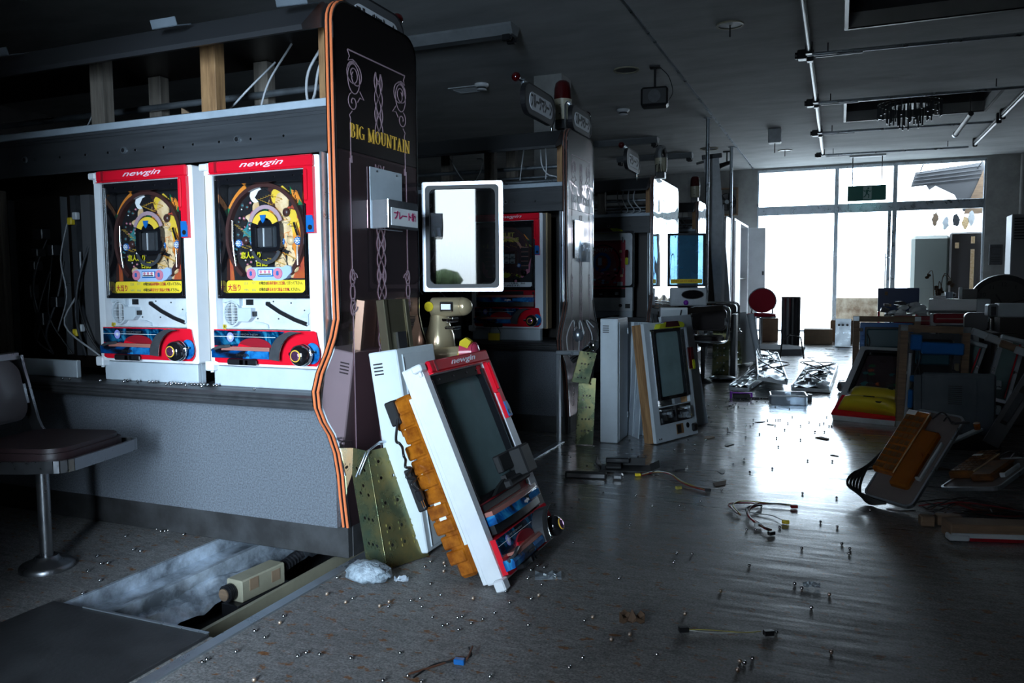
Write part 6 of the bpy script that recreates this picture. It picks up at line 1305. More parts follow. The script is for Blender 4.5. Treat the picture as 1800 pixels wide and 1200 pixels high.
for k in range(22): flat(bd, blob(R.uniform(.10, .38), R.uniform(.30, .66), .02, .015, k), R.choice(['green', 'railbrown', 'graphite', 'teal', 'rosered']), d=-.001 - .0002 * k)
b = MB(); b.box(.072, .398, -.02, -.016, .282, .698); b.build('glass_pane', 'glass', t); b = MB(); b.box(.445, .46, -.04, -.02, .35, .62); b.build('red_side', 'red', t)
# upright red-topped door behind the timber frames
def red_door(label, mtx, w=.30, h=.62):
    t = thing('machine_door', label, 'machine door'); place(t, mtx)
    b = MB(); b.ring(rrect(0, w, 0, h, .008, 3), rrect(.035, w - .035, .06, h - .09, .008, 3), 'y', -.02, .03); b.build('door_frame', 'offwhite', t); b = MB(); b.box(.01, w - .01, -.05, -.02, h - .075, h - .003, b=.008); tc = b.build('top_cover', 'darkred', t); b = MB(); b.box(.03, w - .05, -.052, -.05, h - .045, h - .038); b.build('highlight_rib', 'pinkframe', tc)
    b = MB(); b.box(.03, w - .03, .0, .004, .05, h - .08); b.build('glass_pane', 'smoke', t); b = MB(); b.box(.03, .045, -.03, -.02, .06, h - .09, b=.003); b.box(.055, .065, -.03, -.02, .06, h - .09, b=.003); b.build('chrome_strip', 'chrome', t); return t
red_door('red-topped machine door standing between the two timber frames', Tr(.40, 7.10, .03) @ Rz(.05) @ Rx(-.04), .34, .63)
red_door('red-topped machine door at the right behind the blue boxes', Tr(.66, 6.85, .04) @ Rz(.12) @ Rx(-.03), .33, .65)
# smoky grey cover with vent slots
t = thing('plastic_cover', 'large smoky grey plastic cover with vent slots standing on edge', 'cover'); place(t, Tr(.45, 4.98, .08) @ Rz(.08) @ Rx(-.08))
b = MB(); b.box(0, .37, 0, .05, 0, .345, b=.012); b.box(.27, .275, -.004, 0, .0, .33); b.box(-.04, 0, .01, .04, .02, .33, b=.005); b.box(.02, .36, -.006, 0, .315, .33, b=.003); cv = b.build('cover', 'smoke', t)
b = MB(); b.box(.01, .36, .02, .05, .01, .335); b.build('inner_box', 'smokegrey', t)
for k in range(10):
    b = MB(); b.box(.13, .20, -.004, 0, .17 + .011 * k, .174 + .011 * k); b.build('vent_slot', 'black', cv)
for z in (.12, .26): b = MB(); b.box(.37, .395, .0, .03, z, z + .05, b=.004); b.build('clip', 'alu', t)
b = MB(); b.box(0.44, .84, 4.96, 5.12, .0, .079, b=.005); tag(b.build('dark_crate', 'darkbrown', None), 'low dark crate under the smoky grey cover', 'crate')
# amber board, nearest
def amber_board(label, O, U, V, m1='amber', w=.30, h=.44):
    t = thing('amber_board', label, 'circuit cover'); O = Vector(O); U = Vector(U).normalized(); V = Vector(V); V = (V - U * V.dot(U)).normalized(); N = -U.cross(V)
    place(t, Matrix(((U.x, N.x, V.x, O.x), (U.y, N.y, V.y, O.y), (U.z, N.z, V.z, O.z), (0, 0, 0, 1))))
    b = MB(); b.prism(rrect(0, w, 0, h, .03, 4), 'y', 0, .012); b.build('back_board', 'greybrown', t); b = MB(); b.ring(rrect(-.004, w + .004, -.004, h + .004, .032, 4), rrect(.004, w - .004, .004, h - .004, .028, 4), 'y', -.004, .013); b.build('edge_rim', 'alu', t)
    b = MB(); b.box(-.015, w * .40, -.034, -.0, .12, h - .03, b=.005); gr = b.build('grid_block', m1, t)
    for i in range(4):
        for j in range(9): b = MB(); b.box(-.008 + .0225 * i, .010 + .0225 * i, -.0365, -.0335, .132 + .034 * j, .155 + .034 * j); b.build('grid_cell', 'darkamber', gr)
    b = MB(); b.box(w * .40, w * .412, -.036, -.03, .12, h - .03); b.build('white_seam', 'cream', t)
    b = MB(); b.box(w * .415, w * .80, -.034, 0, .07, h - .12, b=.008); cb = b.build('amber_cover', m1 if m1 == 'darkamber' else 'clearamber', t); b = MB(); b.box(w * .50, w * .68, -.028, -.002, .18, h - .16, b=.004); b.box(w * .48, w * .62, -.026, -.002, .09, .15, b=.006); b.cyl((w * .75, -.02, .1), (w * .75, -.02, .3), .006, n=8); b.build('inner_parts', m1, cb)
    b = MB(); b.box(w * .87, w * .91, -.02, 0, .13, h * .68, b=.003); b.box(w * .80, w * .91, -.02, 0, .13, .14, b=.003); b.build('metal_bracket', 'plategrey', t)
    b = MB(); b.box(-.01, .03, -.038, -.034, h - .058, h - .034); b.build('white_label', 'paper', gr)
    for k in range(3): cable('wire', [(.10 + .05 * k, -.02, h - .05), (.14 + .03 * k, -.04, h - .02 - .02 * k), (.20, -.03, h - .06), (.23 + .01 * k, -.015, h - .03)], .004, 'blackcable', t)
    return t
M['greybrown'] = mat('fibre_board', (.17, .14, .135), .6, var=.2, vscale=9); M['clearamber'] = glass_mat('clear_amber', (.75, .32, .05), body=.45, bodycol=(.45, .15, .02), ior=1.45)
amber_board('nearest amber circuit cover on a grey board at the front of the heap', (.115, 3.658, .03), (.171, -.127, -.008), (.226, .272, .337), w=.215, h=.49)
for k in range(5): cable('loop_cable', [(.205 - .008 * k, 3.84 - .012 * k, .20 - .02 * k), (.13 - .012 * k, 3.77 - .006 * k, .12 - .004 * k), (.10 - .012 * k, 3.67, .045 + .004 * k), (.135, 3.60, .008 + .006 * k), (.20, 3.58, .02)], .006, 'rubber', bpy.data.objects['amber_board']).matrix_parent_inverse = bpy.data.objects['amber_board'].matrix_world.inverted()
amber_board('second dark amber circuit cover lying flat behind the nearest one', (.42, 3.80, .05), (.30, -.20, .08), (.30, .42, .10), m1='darkamber', w=.24, h=.40)
# grey bars and glass doors at the right edge
t = thing('slotted_bar', 'grey slotted bar with a dark printed character leaning at the right edge', 'bar'); O = Vector((.70, 4.62, .12)); V = Vector((.28, .05, .56)).normalized(); U = Vector((.9, 0, -.45)); U = (U - V * U.dot(V)).normalized(); N = -U.cross(V)
place(t, Matrix(((U.x, N.x, V.x, O.x), (U.y, N.y, V.y, O.y), (U.z, N.z, V.z, O.z), (0, 0, 0, 1))))
b = MB(); b.ring([(0, 0), (.075, 0), (.075, .62), (0, .62)], [(.02, .12), (.055, .12), (.055, .34), (.02, .34)], 'y', 0, .02); b.build('bar', 'smokegrey', t); b = MB(); b.box(.022, .053, .008, .018, .14, .30); b.build('slider', 'graphite', t); text('lettering', '技', .055, 'ink', t, FM(.012, -.001, .46), bold=.001)
def small_glass_door(label, O, lean, w=.22, h=.42, rz=.1):
    t = thing('glass_door', label, 'glass door'); place(t, Tr(*O) @ Rz(rz) @ Ry(lean) @ Rx(-.15)); b = MB(); b.ring([(0, 0), (w, 0), (w, h), (0, h)], [(.02, .02), (w - .02, .02), (w - .02, h - .03), (.02, h - .03)], 'y', 0, .03); b.build('frame', 'alu', t); b = MB(); b.box(.02, w - .02, .012, .016, .02, h - .03); b.build('glass_pane', 'dustglass', t); b = MB(); b.box(0, w, .03, .05, 0, h); b.build('dark_back', 'darkbrown', t); b = MB(); b.box(w * .75, w * .8, -.006, 0, .03, h - .04); b.build('red_edge', 'red', t); b = MB(); b.box(.0, w, -.008, 0, h - .028, h - .004, b=.003); b.build('top_strip', 'plategrey', t)
    return t
small_glass_door('slanted small glass door with a red edge above the smoky cover', (.64, 5.75, .24), .32, .15, .36)
small_glass_door('dark slanted glass door just right of the red-edged one', (.86, 5.70, .20), .26, .14, .42)
for k in range(4):
    b = MB(); b.box(0, .16, 0, .025, 0, .045, b=.003); tag(place(b.build('edge_strip', ('plategrey', 'offwhite', 'plywood', 'plategrey')[k], None), Tr(.78 + .075 * k, 5.72 - .03 * k, .60 - .035 * k) @ Rz(.3) @ Ry(.35)), ('pale strip on top of the red-edged glass door', 'white strip second from the pale one', 'tan strip third along the glass doors', 'last pale strip by the right edge')[k], 'strip')
t = thing('chair_cushion', 'small dark rounded chair back in front of the wall clock', 'cushion', (.80, 6.2, .60)); b = MB(); b.prism(rrect(0, .14, 0, .12, .03, 4), 'y', 0, .05, smooth=False); b.build('pad', 'smokegrey', t); b = MB(); b.cyl((.16, .02, -.02), (.16, .02, .08), .012, n=10); b.build('knob', 'chrome', t)
t = thing('light_box', 'long pale fluorescent box end lying across the heap by the clock', 'luminaire'); place(t, Tr(.91, 6.0, .70) @ Rz(.12)); b = MB(); b.box(.06, 1.0, 0, .10, 0, .09, b=.006); b.build('body', 'plategrey', t); b = MB(); b.box(0, .06, 0, .09, 0, .085, b=.01); b.box(.015, .045, -.004, 0, .01, .07, m=1); b.build('end_socket', ['alu', 'graphite'], t)
t = thing('support_crate', 'dark crate carrying the fluorescent box', 'crate', (.92, 5.9, 0)); b = MB(); b.box(0, 1.0, 0, .3, .002, .60, b=.006); b.box(.02, .98, -.01, 0, .05, .55); b.box(.05, .95, .05, .25, .6, .699); b.build('crate_body', 'darkbrown', t)
# wall clock
t = thing('round_clock', 'large round dark clock standing on the heap at the right', 'clock', (1.33, 8.05, .722), (0.14, 0, -.12))
b = MB(); b.ring(circ(0, 0, .27, 40), circ(0, 0, .225, 40), 'y', -.03, .03); b.build('rim', 'black', t); b = MB(); b.prism(circ(0, 0, .228, 40), 'y', .0, .02); fc = b.build('dial', 'dialbrown', t)
for k in range(12):
    a = PI / 2 - 2 * PI * k / 12; text('numeral', str(12 if k == 0 else k), .05, 'ink', fc, FM(.18 * math.cos(a), -.0008, .18 * math.sin(a)), align='CENTER', bold=.0008)
for (a, l) in ((2.1, .11), (.3, .16)): b = MB(); b.ribbon([(0, 0), (l * math.cos(a), l * math.sin(a))], .012, 'y', -.004); b.build('hand', 'ink', t)
# white long box with oddments
t = thing('storage_chest', 'dark chest holding up the white box and the clock', 'chest', (.72, 7.75, 0)); b = MB(); b.box(0, 1.1, 0, .6, .002, .44, b=.01); b.box(.03, 1.07, -.012, 0, .06, .40, b=.004); b.build('chest_body', 'darkbrown', t)
t = thing('white_box', 'long white open box with oddments on top at the back of the heap', 'box', (.72, 7.72, .68), (0, 0, -.12)); b = MB(); b.box(0, .36, 0, .22, 0, .10, b=.004); b.build('box_front', 'white', t); b = MB(); b.box(.36, .46, .0, .22, -.09, .10, b=.004); b.build('box_end', 'plategrey', t)
b = MB(); b.box(.0, .44, .02, .2, -.235, -.002); b.build('box_stack', 'graphite', t)
t = thing('glass_mug', 'small clear glass mug on the white box', 'mug', (.88, 7.78, .782)); b = MB(); b.lathe([(.028, 0), (.032, .06), (.030, .06), (.026, .006)], n=18); b.build('cup', 'clearplastic', t); b = MB(); b.tube([(.03, 0, .05), (.05, 0, .045), (.05, 0, .02), (.03, 0, .012)], .005); b.build('cup_handle', 'clearplastic', t)
for k, (x, w, h, m, lab) in enumerate(((.955, .03, .10, 'offwhite', 'upright pale card edge on the white box'), (.98, .12, .085, 'black', 'black block on the white box beside the pale card'), (.76, .10, .025, 'paper', 'folded white paper on the left end of the white box'))):
    b = MB(); b.box(0, w, 0, .06, 0, h, b=.004); tag(b.build('small_block', m, None, loc=(x, 7.80, .781 if k < 2 else .781), rot=(0, 0, -.1)), lab, 'block')
# blue sign on a leg, heap of white pieces
t = thing('blue_sign_box', 'flat blue box on a white leg behind the heap of white pieces', 'sign box', (.35, 8.5, .60)); b = MB(); b.box(0, .36, 0, .05, .04, .27, b=.006); bx = b.build('panel', 'bluedark', t); b = MB(); b.box(.06, .085, -.002, 0, .20, .235); b.box(.08, .12, -.003, 0, .09, .115); b.build('sticker', 'cardboard', bx); b = MB(); b.box(.0, .02, .0, .05, -.59, .04, b=.003); b.box(.33, .36, 0, .05, -.59, .04); b.build('leg', 'red', t)
t = thing('parts_table', 'low dark table under the heap of white pieces', 'table', (.30, 7.45, 0)); b = MB(); b.box(.10, .42, 0, .65, .56, .60, b=.004); b.build('tabletop', 'darkbrown', t)
for (x, y) in ((.12, .03), (.38, .03), (.12, .6), (.38, .6)): b = MB(); b.box(x, x + .03, y, y + .03, 0, .56); b.build('leg', 'darkbrown', t)
q = random.Random(8)
CNT = {}
for k in range(36):
    x = q.uniform(.40, .70); y = q.uniform(7.5, 8.05); lay = k // 12; w, d, h = q.uniform(.04, .09), q.uniform(.03, .06), q.uniform(.02, .04)
    b = MB(); b.prism([(0, 0), (w, 0), (w * .95, h * .7), (w * .6, h), (w * .05, h * .9)], 'y', 0, d); o = b.build('plastic_piece', 'white' if k % 3 else 'smokegrey', None, loc=(x, y, .607 + .05 * lay), rot=(q.uniform(-.5, .2), q.uniform(-.4, .4), q.uniform(0, 6)))
    lab = '%s plastic piece, %s, %s of the %s layer in the heap before the blue box' % ('white' if k % 3 else 'dark', 'front' if y < 7.78 else 'rear', ('left', 'middle', 'right')[min(2, int((x - .40) / .1))], ('bottom', 'middle', 'top')[lay])
    tag(o, lab, 'plastic piece', lab)
# dead plant
t = thing('dead_plant', 'leafless dead plant with curled leaves in front of the frosted box', 'plant', (.85, 8.47, .0)); b = MB(); b.lathe([(.06, 0.002), (.085, .14), (.09, .15), (.08, .15)], n=18); b.build('pot', 'darkbrown', t)
q = random.Random(4)
for k in range(9):
    a = q.uniform(0, 6.3); r = q.uniform(.05, .16); z = q.uniform(.75, 1.1); cable('stem', [(0, 0, .14), (.02 * math.cos(a), .02 * math.sin(a), .5), (.4 * r * math.cos(a), .4 * r * math.sin(a), z - .05), (r * math.cos(a), r * math.sin(a), z - .05 * (k % 3))], .0035, 'leaf', t)
    for j in range(2): b = MB(); b.ball((r * (1 - .2 * j) * math.cos(a), r * (1 - .2 * j) * math.sin(a), z - .05 * (k % 3) - .03 + .02 * j), .018, 6, sc=(1, .4, .8)); b.build('curled_leaf', 'leaf', t)
# bottom right: planks, strips and wire tangle
t = thing('trim_plank', 'plank with a red and white lower edge lying at the near right', 'plank'); place(t, Tr(.395, 3.20, .003) @ Rz(.26)); b = MB(); b.box(0, .9, 0, .09, 0, .06, b=.003); b.build('plank', 'plywood', t); b = MB(); b.box(0, .9, -.006, 0, .012, .028); b.build('white_edge', 'plategrey', t); b = MB(); b.box(.06, .9, -.008, 0, .0, .012); b.build('red_edge', 'darkred', t); b = MB(); b.box(-.01, .06, -.012, .03, .0, .022, b=.004); b.build('end_cap', 'plategrey', t)
for k, (x, w) in enumerate(((.30, .05), (.36, .09))): b = MB(); b.box(0, w, 0, .04, 0, .04, b=.004); tag(b.build('wood_block', 'plywood', None, loc=(x + .01, 3.34 + .04 * k, .002), rot=(0, 0, .2)), ('small wood block left of the red-edged plank', 'wider wood block behind the small wood block')[k], 'block')
t = thing('wire_tangle', 'tangle of thin wires and plugs below the amber covers', 'wires', (.45, 3.55, .0)); q = random.Random(6)
for k in range(14): cable('wire', [(q.uniform(-.15, -.05), q.uniform(-.08, .08), .006 + .003 * k), (q.uniform(-.05, .1), q.uniform(-.1, .1), .03 + .002 * k), (q.uniform(.05, .25), q.uniform(-.1, .12), .012 + .003 * k), (q.uniform(.2, .42), q.uniform(-.08, .1), .01 + .002 * k)], .003, q.choice(['blackcable', 'blackcable', 'blackcable', 'rubber', 'wirebrown', 'wirered']), t)
for k in range(5): b = MB(); b.box(-.012, .012, -.008, .008, 0, .012, b=.002); b.build('plug', q.choice(['offwhite', 'black']), t, loc=(q.uniform(-.1, .35), q.uniform(-.1, .1), .004))
t = thing('metal_strip', 'flat aluminium bracket strip resting over the dark amber cover', 'strip'); place(t, Tr(.38, 3.78, .20) @ Rz(.75) @ Ry(-.25)); b = MB(); b.box(0, .32, 0, .03, 0, .012, b=.003); b.box(0, .015, 0, .03, -.05, 0); b.build('strip', 'alu', t); b = MB(); b.cyl((.30, .015, .012), (.30, .015, .04), .014, n=10); b.build('amber_stud', 'amber', t)
t = thing('paper_roll', 'grey cylinder lying on the bright floor by the timber frame', 'roll'); place(t, Tr(.02, 7.22, .045) @ Rz(.5)); b = MB(); b.cyl((0, 0, 0), (.16, 0, 0), .043, n=18); b.build('tube', 'plategrey', t); b = MB(); b.cyl((-.002, 0, 0), (0, 0, 0), .03, n=16); b.build('core', 'greybrown', t)
# dark mass of stacked units behind, along the right wall
for k, (x, y, w, d, h) in enumerate(((1.15, 4.6, .8, .9, .55), (.62, 5.25, .22, .22, .3), (1.9, 6.4, .9, 1.4, .75), (1.95, 8.6, .8, 1.6, .70), (1.5, 10.6, .9, 1.2, .60), (.85, 9.4, .5, .7, .45))):
    t = thing('dark_cabinet', 'dark stacked cabinet number in the unlit heap', 'cabinet', (x, y, 0), (0, 0, .05 * (k - 2)))
    t['label'] = ('dark low cabinet at the right edge behind the amber covers', 'small dark box behind the smoky grey cover', 'dark cabinet deep in the heap behind the fluorescent box', 'dark cabinet behind the wall clock', 'far dark cabinet under the appliance by the right wall', 'dark crate behind the blue sign box')[k]
    b = MB(); b.box(0, w, 0, d, .002, h, b=.01); b.build('body', 'darkbrown', t)
    for j in range(2): b = MB(); b.box(.03 + j * w / 2, w / 2 - .03 + j * w / 2, -.012, 0, .06, h - .05, b=.004); p = b.build('door', 'graphite', t); b = MB(); b.box(w / 2 - .06 + j * .08, w / 2 - .04 + j * .08, -.025, -.012, h * .5, h * .5 + .06, b=.003); b.build('handle', 'alu', p)
# things by the right part of the window
t = thing('frosted_box', 'large frosted grey-green box with a dark brown front behind the right window pane', 'box', (1.17, 15.80, -.03)); b = MB(); b.box(0, .62, 0, .7, 0, 1.76, b=.06); b.build('box_body', 'mossy', t); b = MB(); b.box(.60, 1.3, -.03, .7, .0, 1.80, b=.03); fr = b.build('brown_front', 'darkbrown', t)
for (x, z0, z1) in ((.68, 1.52, 1.62), (.92, .70, 1.50), (.92, 1.60, 1.72)): b = MB(); b.box(x, x + .06, -.036, -.03, z0, z1); b.build('paper_strip', 'cream', fr)
b = MB(); b.box(.0, 2.5, 0, .15, 0, .64, b=.01); struct(b.build('wall_outside', 'concrete', None, loc=(-.06, 16.6, -.03)))
t = thing('torn_awning', 'torn dark awning with ribs hanging outside the upper right pane', 'awning', (0, 0, 0))
b = MB(); b.prism([(1.15, 2.62), (1.22, 2.88), (2.3, 3.0), (2.3, 2.1), (2.0, 2.15), (1.85, 2.45), (1.55, 2.62), (1.45, 2.55), (1.4, 2.64)], 'y', 16.1, 16.12); b.build('canopy', 'smokegrey', t)
for k in range(4): b = MB(); b.cyl((1.18 + .02 * k, 16.08, 2.66 + .06 * k), (2.25, 16.08, 2.72 + .07 * k), .010, n=6); b.build('rib', 'graphite', t)
b = MB(); b.prism([(2.0, 2.1), (2.3, 2.9), (2.34, 2.9), (2.3, 2.1)], 'y', 16.06, 16.08); b.build('board', 'plywood', t)
for x in (1.3, 2.2): b = MB(); b.cyl((x, 15.66, 2.95), (x, 16.1, 2.9), .012, n=6); b.build('stay', 'graphite', t)
for k, (x, z) in enumerate(((1.55, 2.02), (1.72, 1.95), (1.88, 2.0), (2.02, 1.95), (2.12, 2.02))):
    b = MB(); b.prism(blob(x, z, .05, .12, k + 20), 'y', 16.0, 16.012); b.build('torn_strip', ('plywood', 'offwhite', 'graphite', 'cream', 'offwhite')[k], t)
# right of the window: intercom, appliance, conduit
t = thing('intercom_panel', 'dark flat control panel on the wall right of the window', 'panel', (2.42, 15.44, 1.36)); b = MB(); b.box(-.10, .10, 0, .05, -.17, .17, b=.01); b.build('case', 'graphite', t); b = MB(); b.ring(rrect(-.07, .07, .0, .13, .01, 3), rrect(-.06, .06, .01, .12, .01, 3), 'y', -.006, 0); b.build('screen_frame', 'black', t)
for k in range(3): b = MB(); b.box(-.07, .07, -.005, 0, -.06 - .03 * k, -.045 - .03 * k); b.build('button_row', 'black', t)
t = thing('floor_air_conditioner', 'tall grey floor air conditioner at the right edge', 'air conditioner', (2.20, 12.9, 0)); b = MB(); b.box(0, .7, 0, .4, .002, 1.85, b=.012); bd = b.build('casing', 'acwhite', t)
for k in range(8): b = MB(); b.box(.03, .67, -.02, 0, 1.50 + .04 * k, 1.515 + .04 * k); b.build('louvre', 'black', bd)
b = MB(); b.box(.0, .7, -.004, 0, .92, .93); b.build('panel_gap', 'black', bd)
t = MB(); t.cyl((2.75, 15.42, .0), (2.75, 15.42, ZC - .02), .03, n=10); t.box(2.85, 2.95, 15.35, 15.48, 0, ZC - .02); struct(t.build('trim_3', 'wall'))
M['tubewhite'] = mat('dusty_tube_glass', (.75, .77, .80), .25); M['crystal'] = mat('dusty_crystal', (.10, .11, .12), .15); M['exitwhite'] = mat('exit_white', (.25, .35, .33), .5)
# ================================================================== ceiling fittings
def fixture(label, x0, y0, ln, ang=0.0):
    t = thing('fluorescent_fixture', label, 'light fixture', (x0, y0, ZC - .001), (0, 0, ang))
    b = MB(); b.prism([(-.09, -.02), (-.05, -.085), (.05, -.085), (.09, -.02), (.09, -.0005), (-.09, -.0005)], 'x', 0, ln); b.build('housing', 'fixturegrey', t)
    for s in (-1, 1): b = MB(); b.box(ln - .09, ln - .02, s * .05 - .02, s * .05 + .02, -.135, -.085, b=.005); b.cyl((ln - .02, s * .05, -.11), (ln - .01, s * .05, -.11), .016, n=10); b.build('lamp_holder', 'black', t)
    for s in (-1, 1): b = MB(); b.box(.02, .08, s * .05 - .02, s * .05 + .02, -.135, -.085, b=.005); b.build('lamp_holder', 'black', t)
    return t
fixture('white fluorescent fixture on the ceiling over the nearest island end', -3.75, 6.05, 1.28)
fixture('fluorescent fixture on the ceiling over the third island', -3.75, 11.5, 1.28)
fixture('farthest fluorescent fixture on the ceiling over the last island', -3.5, 13.1, 1.25)
# conduit rail along the aisle with cross rails
for k, (ya, yb) in enumerate(((3.5, 7.50), (7.62, 9.55), (9.67, 11.5), (11.64, 13.55))):
    t = thing('tube_light', ('long bare tube light nearest on the ceiling rail', 'second bare tube light along the ceiling rail', 'third bare tube light along the ceiling rail', 'last bare tube light of the ceiling rail near the window')[k], 'tube light', (-.29, ya, 2.93))
    b = MB(); b.box(-.022, .022, .10, yb - ya - .10, .02, .06, b=.004); b.build('channel', 'graphite', t); b = MB(); b.cyl((0, .12, 0), (0, yb - ya - .12, 0), .018, n=12); b.build('tube', 'tubewhite', t)
    for y in (.04, yb - ya - .10): b = MB(); b.box(-.03, .03, y, y + .07, -.03, .07, b=.006); b.build('end_holder', 'black', t)
    for y in (.3, yb - ya - .3): b = MB(); b.cyl((0, y, .06), (0, y, .098), .008, n=8); b.build('hanger', 'graphite', t)

for k, y in enumerate((7.56, 9.61, 11.57, 13.60)):
    t = thing('cross_rail', ('nearest dark cross rail under the ceiling', 'second dark cross rail under the ceiling passing the chandelier', 'third dark cross rail under the ceiling', 'farthest dark cross rail under the ceiling by the window')[k], 'rail', (-.34, y, 2.93))
    b = MB(); b.cyl((0, 0, 0), (2.08, .11, 0), .016, n=10); b.build('tube', 'alu', t); b = MB(); b.box(-.05, .03, -.05, .05, -.04, .04, b=.008); b.cyl((-.07, 0, 0), (-.05, 0, 0), .03, n=10); b.build('joint', 'black', t); b = MB(); b.box(.10, .48, -.01, .01, -.035, -.022); b.build('label_strip', 'offwhite', t)
    for x in (.2, 1.8): b = MB(); b.cyl((x, .05, .016), (x, .05, .098), .006, n=8); b.build('hanger', 'graphite', t)
for k, (ya, yb) in enumerate(((9.8, 11.45), (11.6, 13.6))):
    t = thing('tube_light', ('bare tube light on the right-hand ceiling rail', 'bare tube light on the right-hand ceiling rail near the window')[k], 'tube light', (1.80, ya, 2.93)); b = MB(); b.box(-.022, .022, .08, yb - ya - .08, .02, .06, b=.004); b.build('channel', 'graphite', t); b = MB(); b.cyl((0, .1, 0), (0, yb - ya - .1, 0), .018, n=12); b.build('tube', 'tubewhite', t)
    for y in (.02, yb - ya - .09): b = MB(); b.box(-.03, .03, y, y + .07, -.03, .098, b=.006); b.build('end_holder', 'black', t)
t = thing('hanging_tube', 'short dark tube lamp hanging on its own at the right', 'tube light', (1.36, 10.6, 2.78), (0, 0, .05)); b = MB(); b.cyl((0, 0, .08), (0, .9, 0), .03, n=12); b.build('tube', 'graphite', t); b = MB(); b.cyl((0, .9, 0), (0, .95, -.004), .036, n=12); b.build('end_cap', 'alu', t); b = MB(); b.cyl((0, .05, .08), (0, .05, .665), .006, n=8); b.build('hanger', 'black', t)
# chandelier in the recess
t = thing('crystal_chandelier', 'dark crystal chandelier in the ceiling recess on the right', 'chandelier', (.72, 10.62, 3.02)); b = MB(); b.cyl((0, 0, .42), (0, 0, .0), .02, n=10); b.cyl((0, 0, .0), (0, 0, -.02), .20, n=24); b.build('mount', 'black', t); q = random.Random(2)
for ring, (rad, n, l) in enumerate(((.34, 30, .16), (.24, 22, .22), (.12, 12, .28))):
    b = MB(); b.tube([(rad * math.cos(2 * PI * k / 24), rad * math.sin(2 * PI * k / 24), .02) for k in range(24)], .008, 6, closed=True)
    for k in range(4): a = PI / 2 * k; b.cyl((0, 0, .02), (rad * math.cos(a), rad * math.sin(a), .02), .006, n=6)
    b.build('ring', 'black', t)
    for k in range(n): a = 2 * PI * k / n; h = l * q.uniform(.7, 1.1); b = MB(); b.box(rad * math.cos(a) - .008, rad * math.cos(a) + .008, rad * math.sin(a) - .008, rad * math.sin(a) + .008, .02 - h, .02); b.build('crystal', 'crystal', t)
# small fittings
def disc(label, x, y, r, name='downlight', drop=0.0):
    t = thing(name, label, 'downlight', (x, y, ZC)); b = MB(); b.ring(circ(0, 0, r, 28), circ(0, 0, r * .84, 28), 'z', -.012, -.0005); b.build('trim_ring', 'beige', t); b = MB(); b.prism(circ(0, 0, r * .84, 28), 'z', -.006, -.001); b.build('lens', 'smokegrey', t)
    if drop: b = MB(); b.cyl((0, 0, -.006), (0, 0, -drop), .006, n=6); b.build('pull_cord', 'black', t)
disc('round downlight on the ceiling left of the black speaker', -1.985, 7.75, .125); disc('round downlight on the dark ceiling near the aisle top', -.87, 6.76, .11, drop=.10); disc('round downlight on the ceiling by the left steel post', -1.94, 12.8, .14); disc('small round downlight on the ceiling beyond the box sensor', -.855, 13.5, .11, drop=.10)
t = thing('ceiling_speaker', 'black speaker box hanging from a ceiling bracket', 'speaker', (-1.70, 7.75, 2.73), (0, 0, .15)); b = MB(); b.box(-.13, .13, -.09, .09, -.09, .09, b=.02); b.build('cabinet', 'speakerbox', t); b = MB(); b.prism(circ(0, 0, .06, 20), 'y', -.096, -.09); b.build('grille', 'graphite', t); b = MB(); b.cyl((0, 0, .09), (0, 0, .298), .012, n=8); b.box(-.05, .05, -.05, .05, .285, .2985); b.build('bracket', 'black', t); cable('cable', [(.05, .02, .29), (.13, .03, .2), (.17, .0, .05), (.13, .02, -.03)], .004, 'blackcable', t)
t = thing('ceiling_vent', 'small square vent grille on the ceiling behind the nearest end panel', 'vent', (-3.75, 7.82, ZC)); b = MB(); b.ring([(-.17, -.13), (.17, -.13), (.17, .13), (-.17, .13)], [(-.14, -.10), (.14, -.10), (.14, .10), (-.14, .10)], 'z', -.01, -.0005); b.build('frame', 'offwhite', t)
for k in range(6): b = MB(); b.box(-.14, .14, -.09 + .033 * k, -.075 + .033 * k, -.008, -.001); b.build('slat', 'offwhite', t)
def detector(label, x, y):
    t = thing('smoke_detector', label, 'smoke detector', (x, y, ZC)); b = MB(); b.lathe([(.075, -.0005), (.075, -.02), (.065, -.03), (.05, -.032), (.055, -.06), (.02, -.065), (.001, -.066)], n=22); b.build('case', 'white', t); b = MB(); b.lathe([(.0505, -.034), (.0545, -.055)], n=22); b.build('slots', 'graphite', t)
detector('smoke detector on the ceiling right of the vent grille', -3.52, 7.68); detector('smoke detector on the ceiling over the third island', -2.47, 9.5)
t = thing('sensor_box', 'white square sensor box on the ceiling above the aisle', 'sensor', (-.87, 11.6, ZC)); b = MB(); b.box(-.085, .085, -.085, .085, -.19, -.0005, b=.01); b.build('case', 'offwhite', t); b = MB(); b.cyl((0, 0, -.19), (0, 0, -.32), .006, n=6); b.build('pull_cord', 'black', t)
t = thing('spot_lamp', 'small black spotlight on the ceiling near the right steel post', 'spotlight', (-1.72, 13.2, ZC)); b = MB(); b.cyl((0, 0, -.0005), (0, 0, -.18), .012, n=8); b.box(-.06, .06, -.04, .04, -.02, -.0005); b.build('stem', 'black', t); b = MB(); b.cyl((-.1, -.05, -.24), (.08, .02, -.17), .045, .03, n=14); b.build('lamp_head', 'black', t)
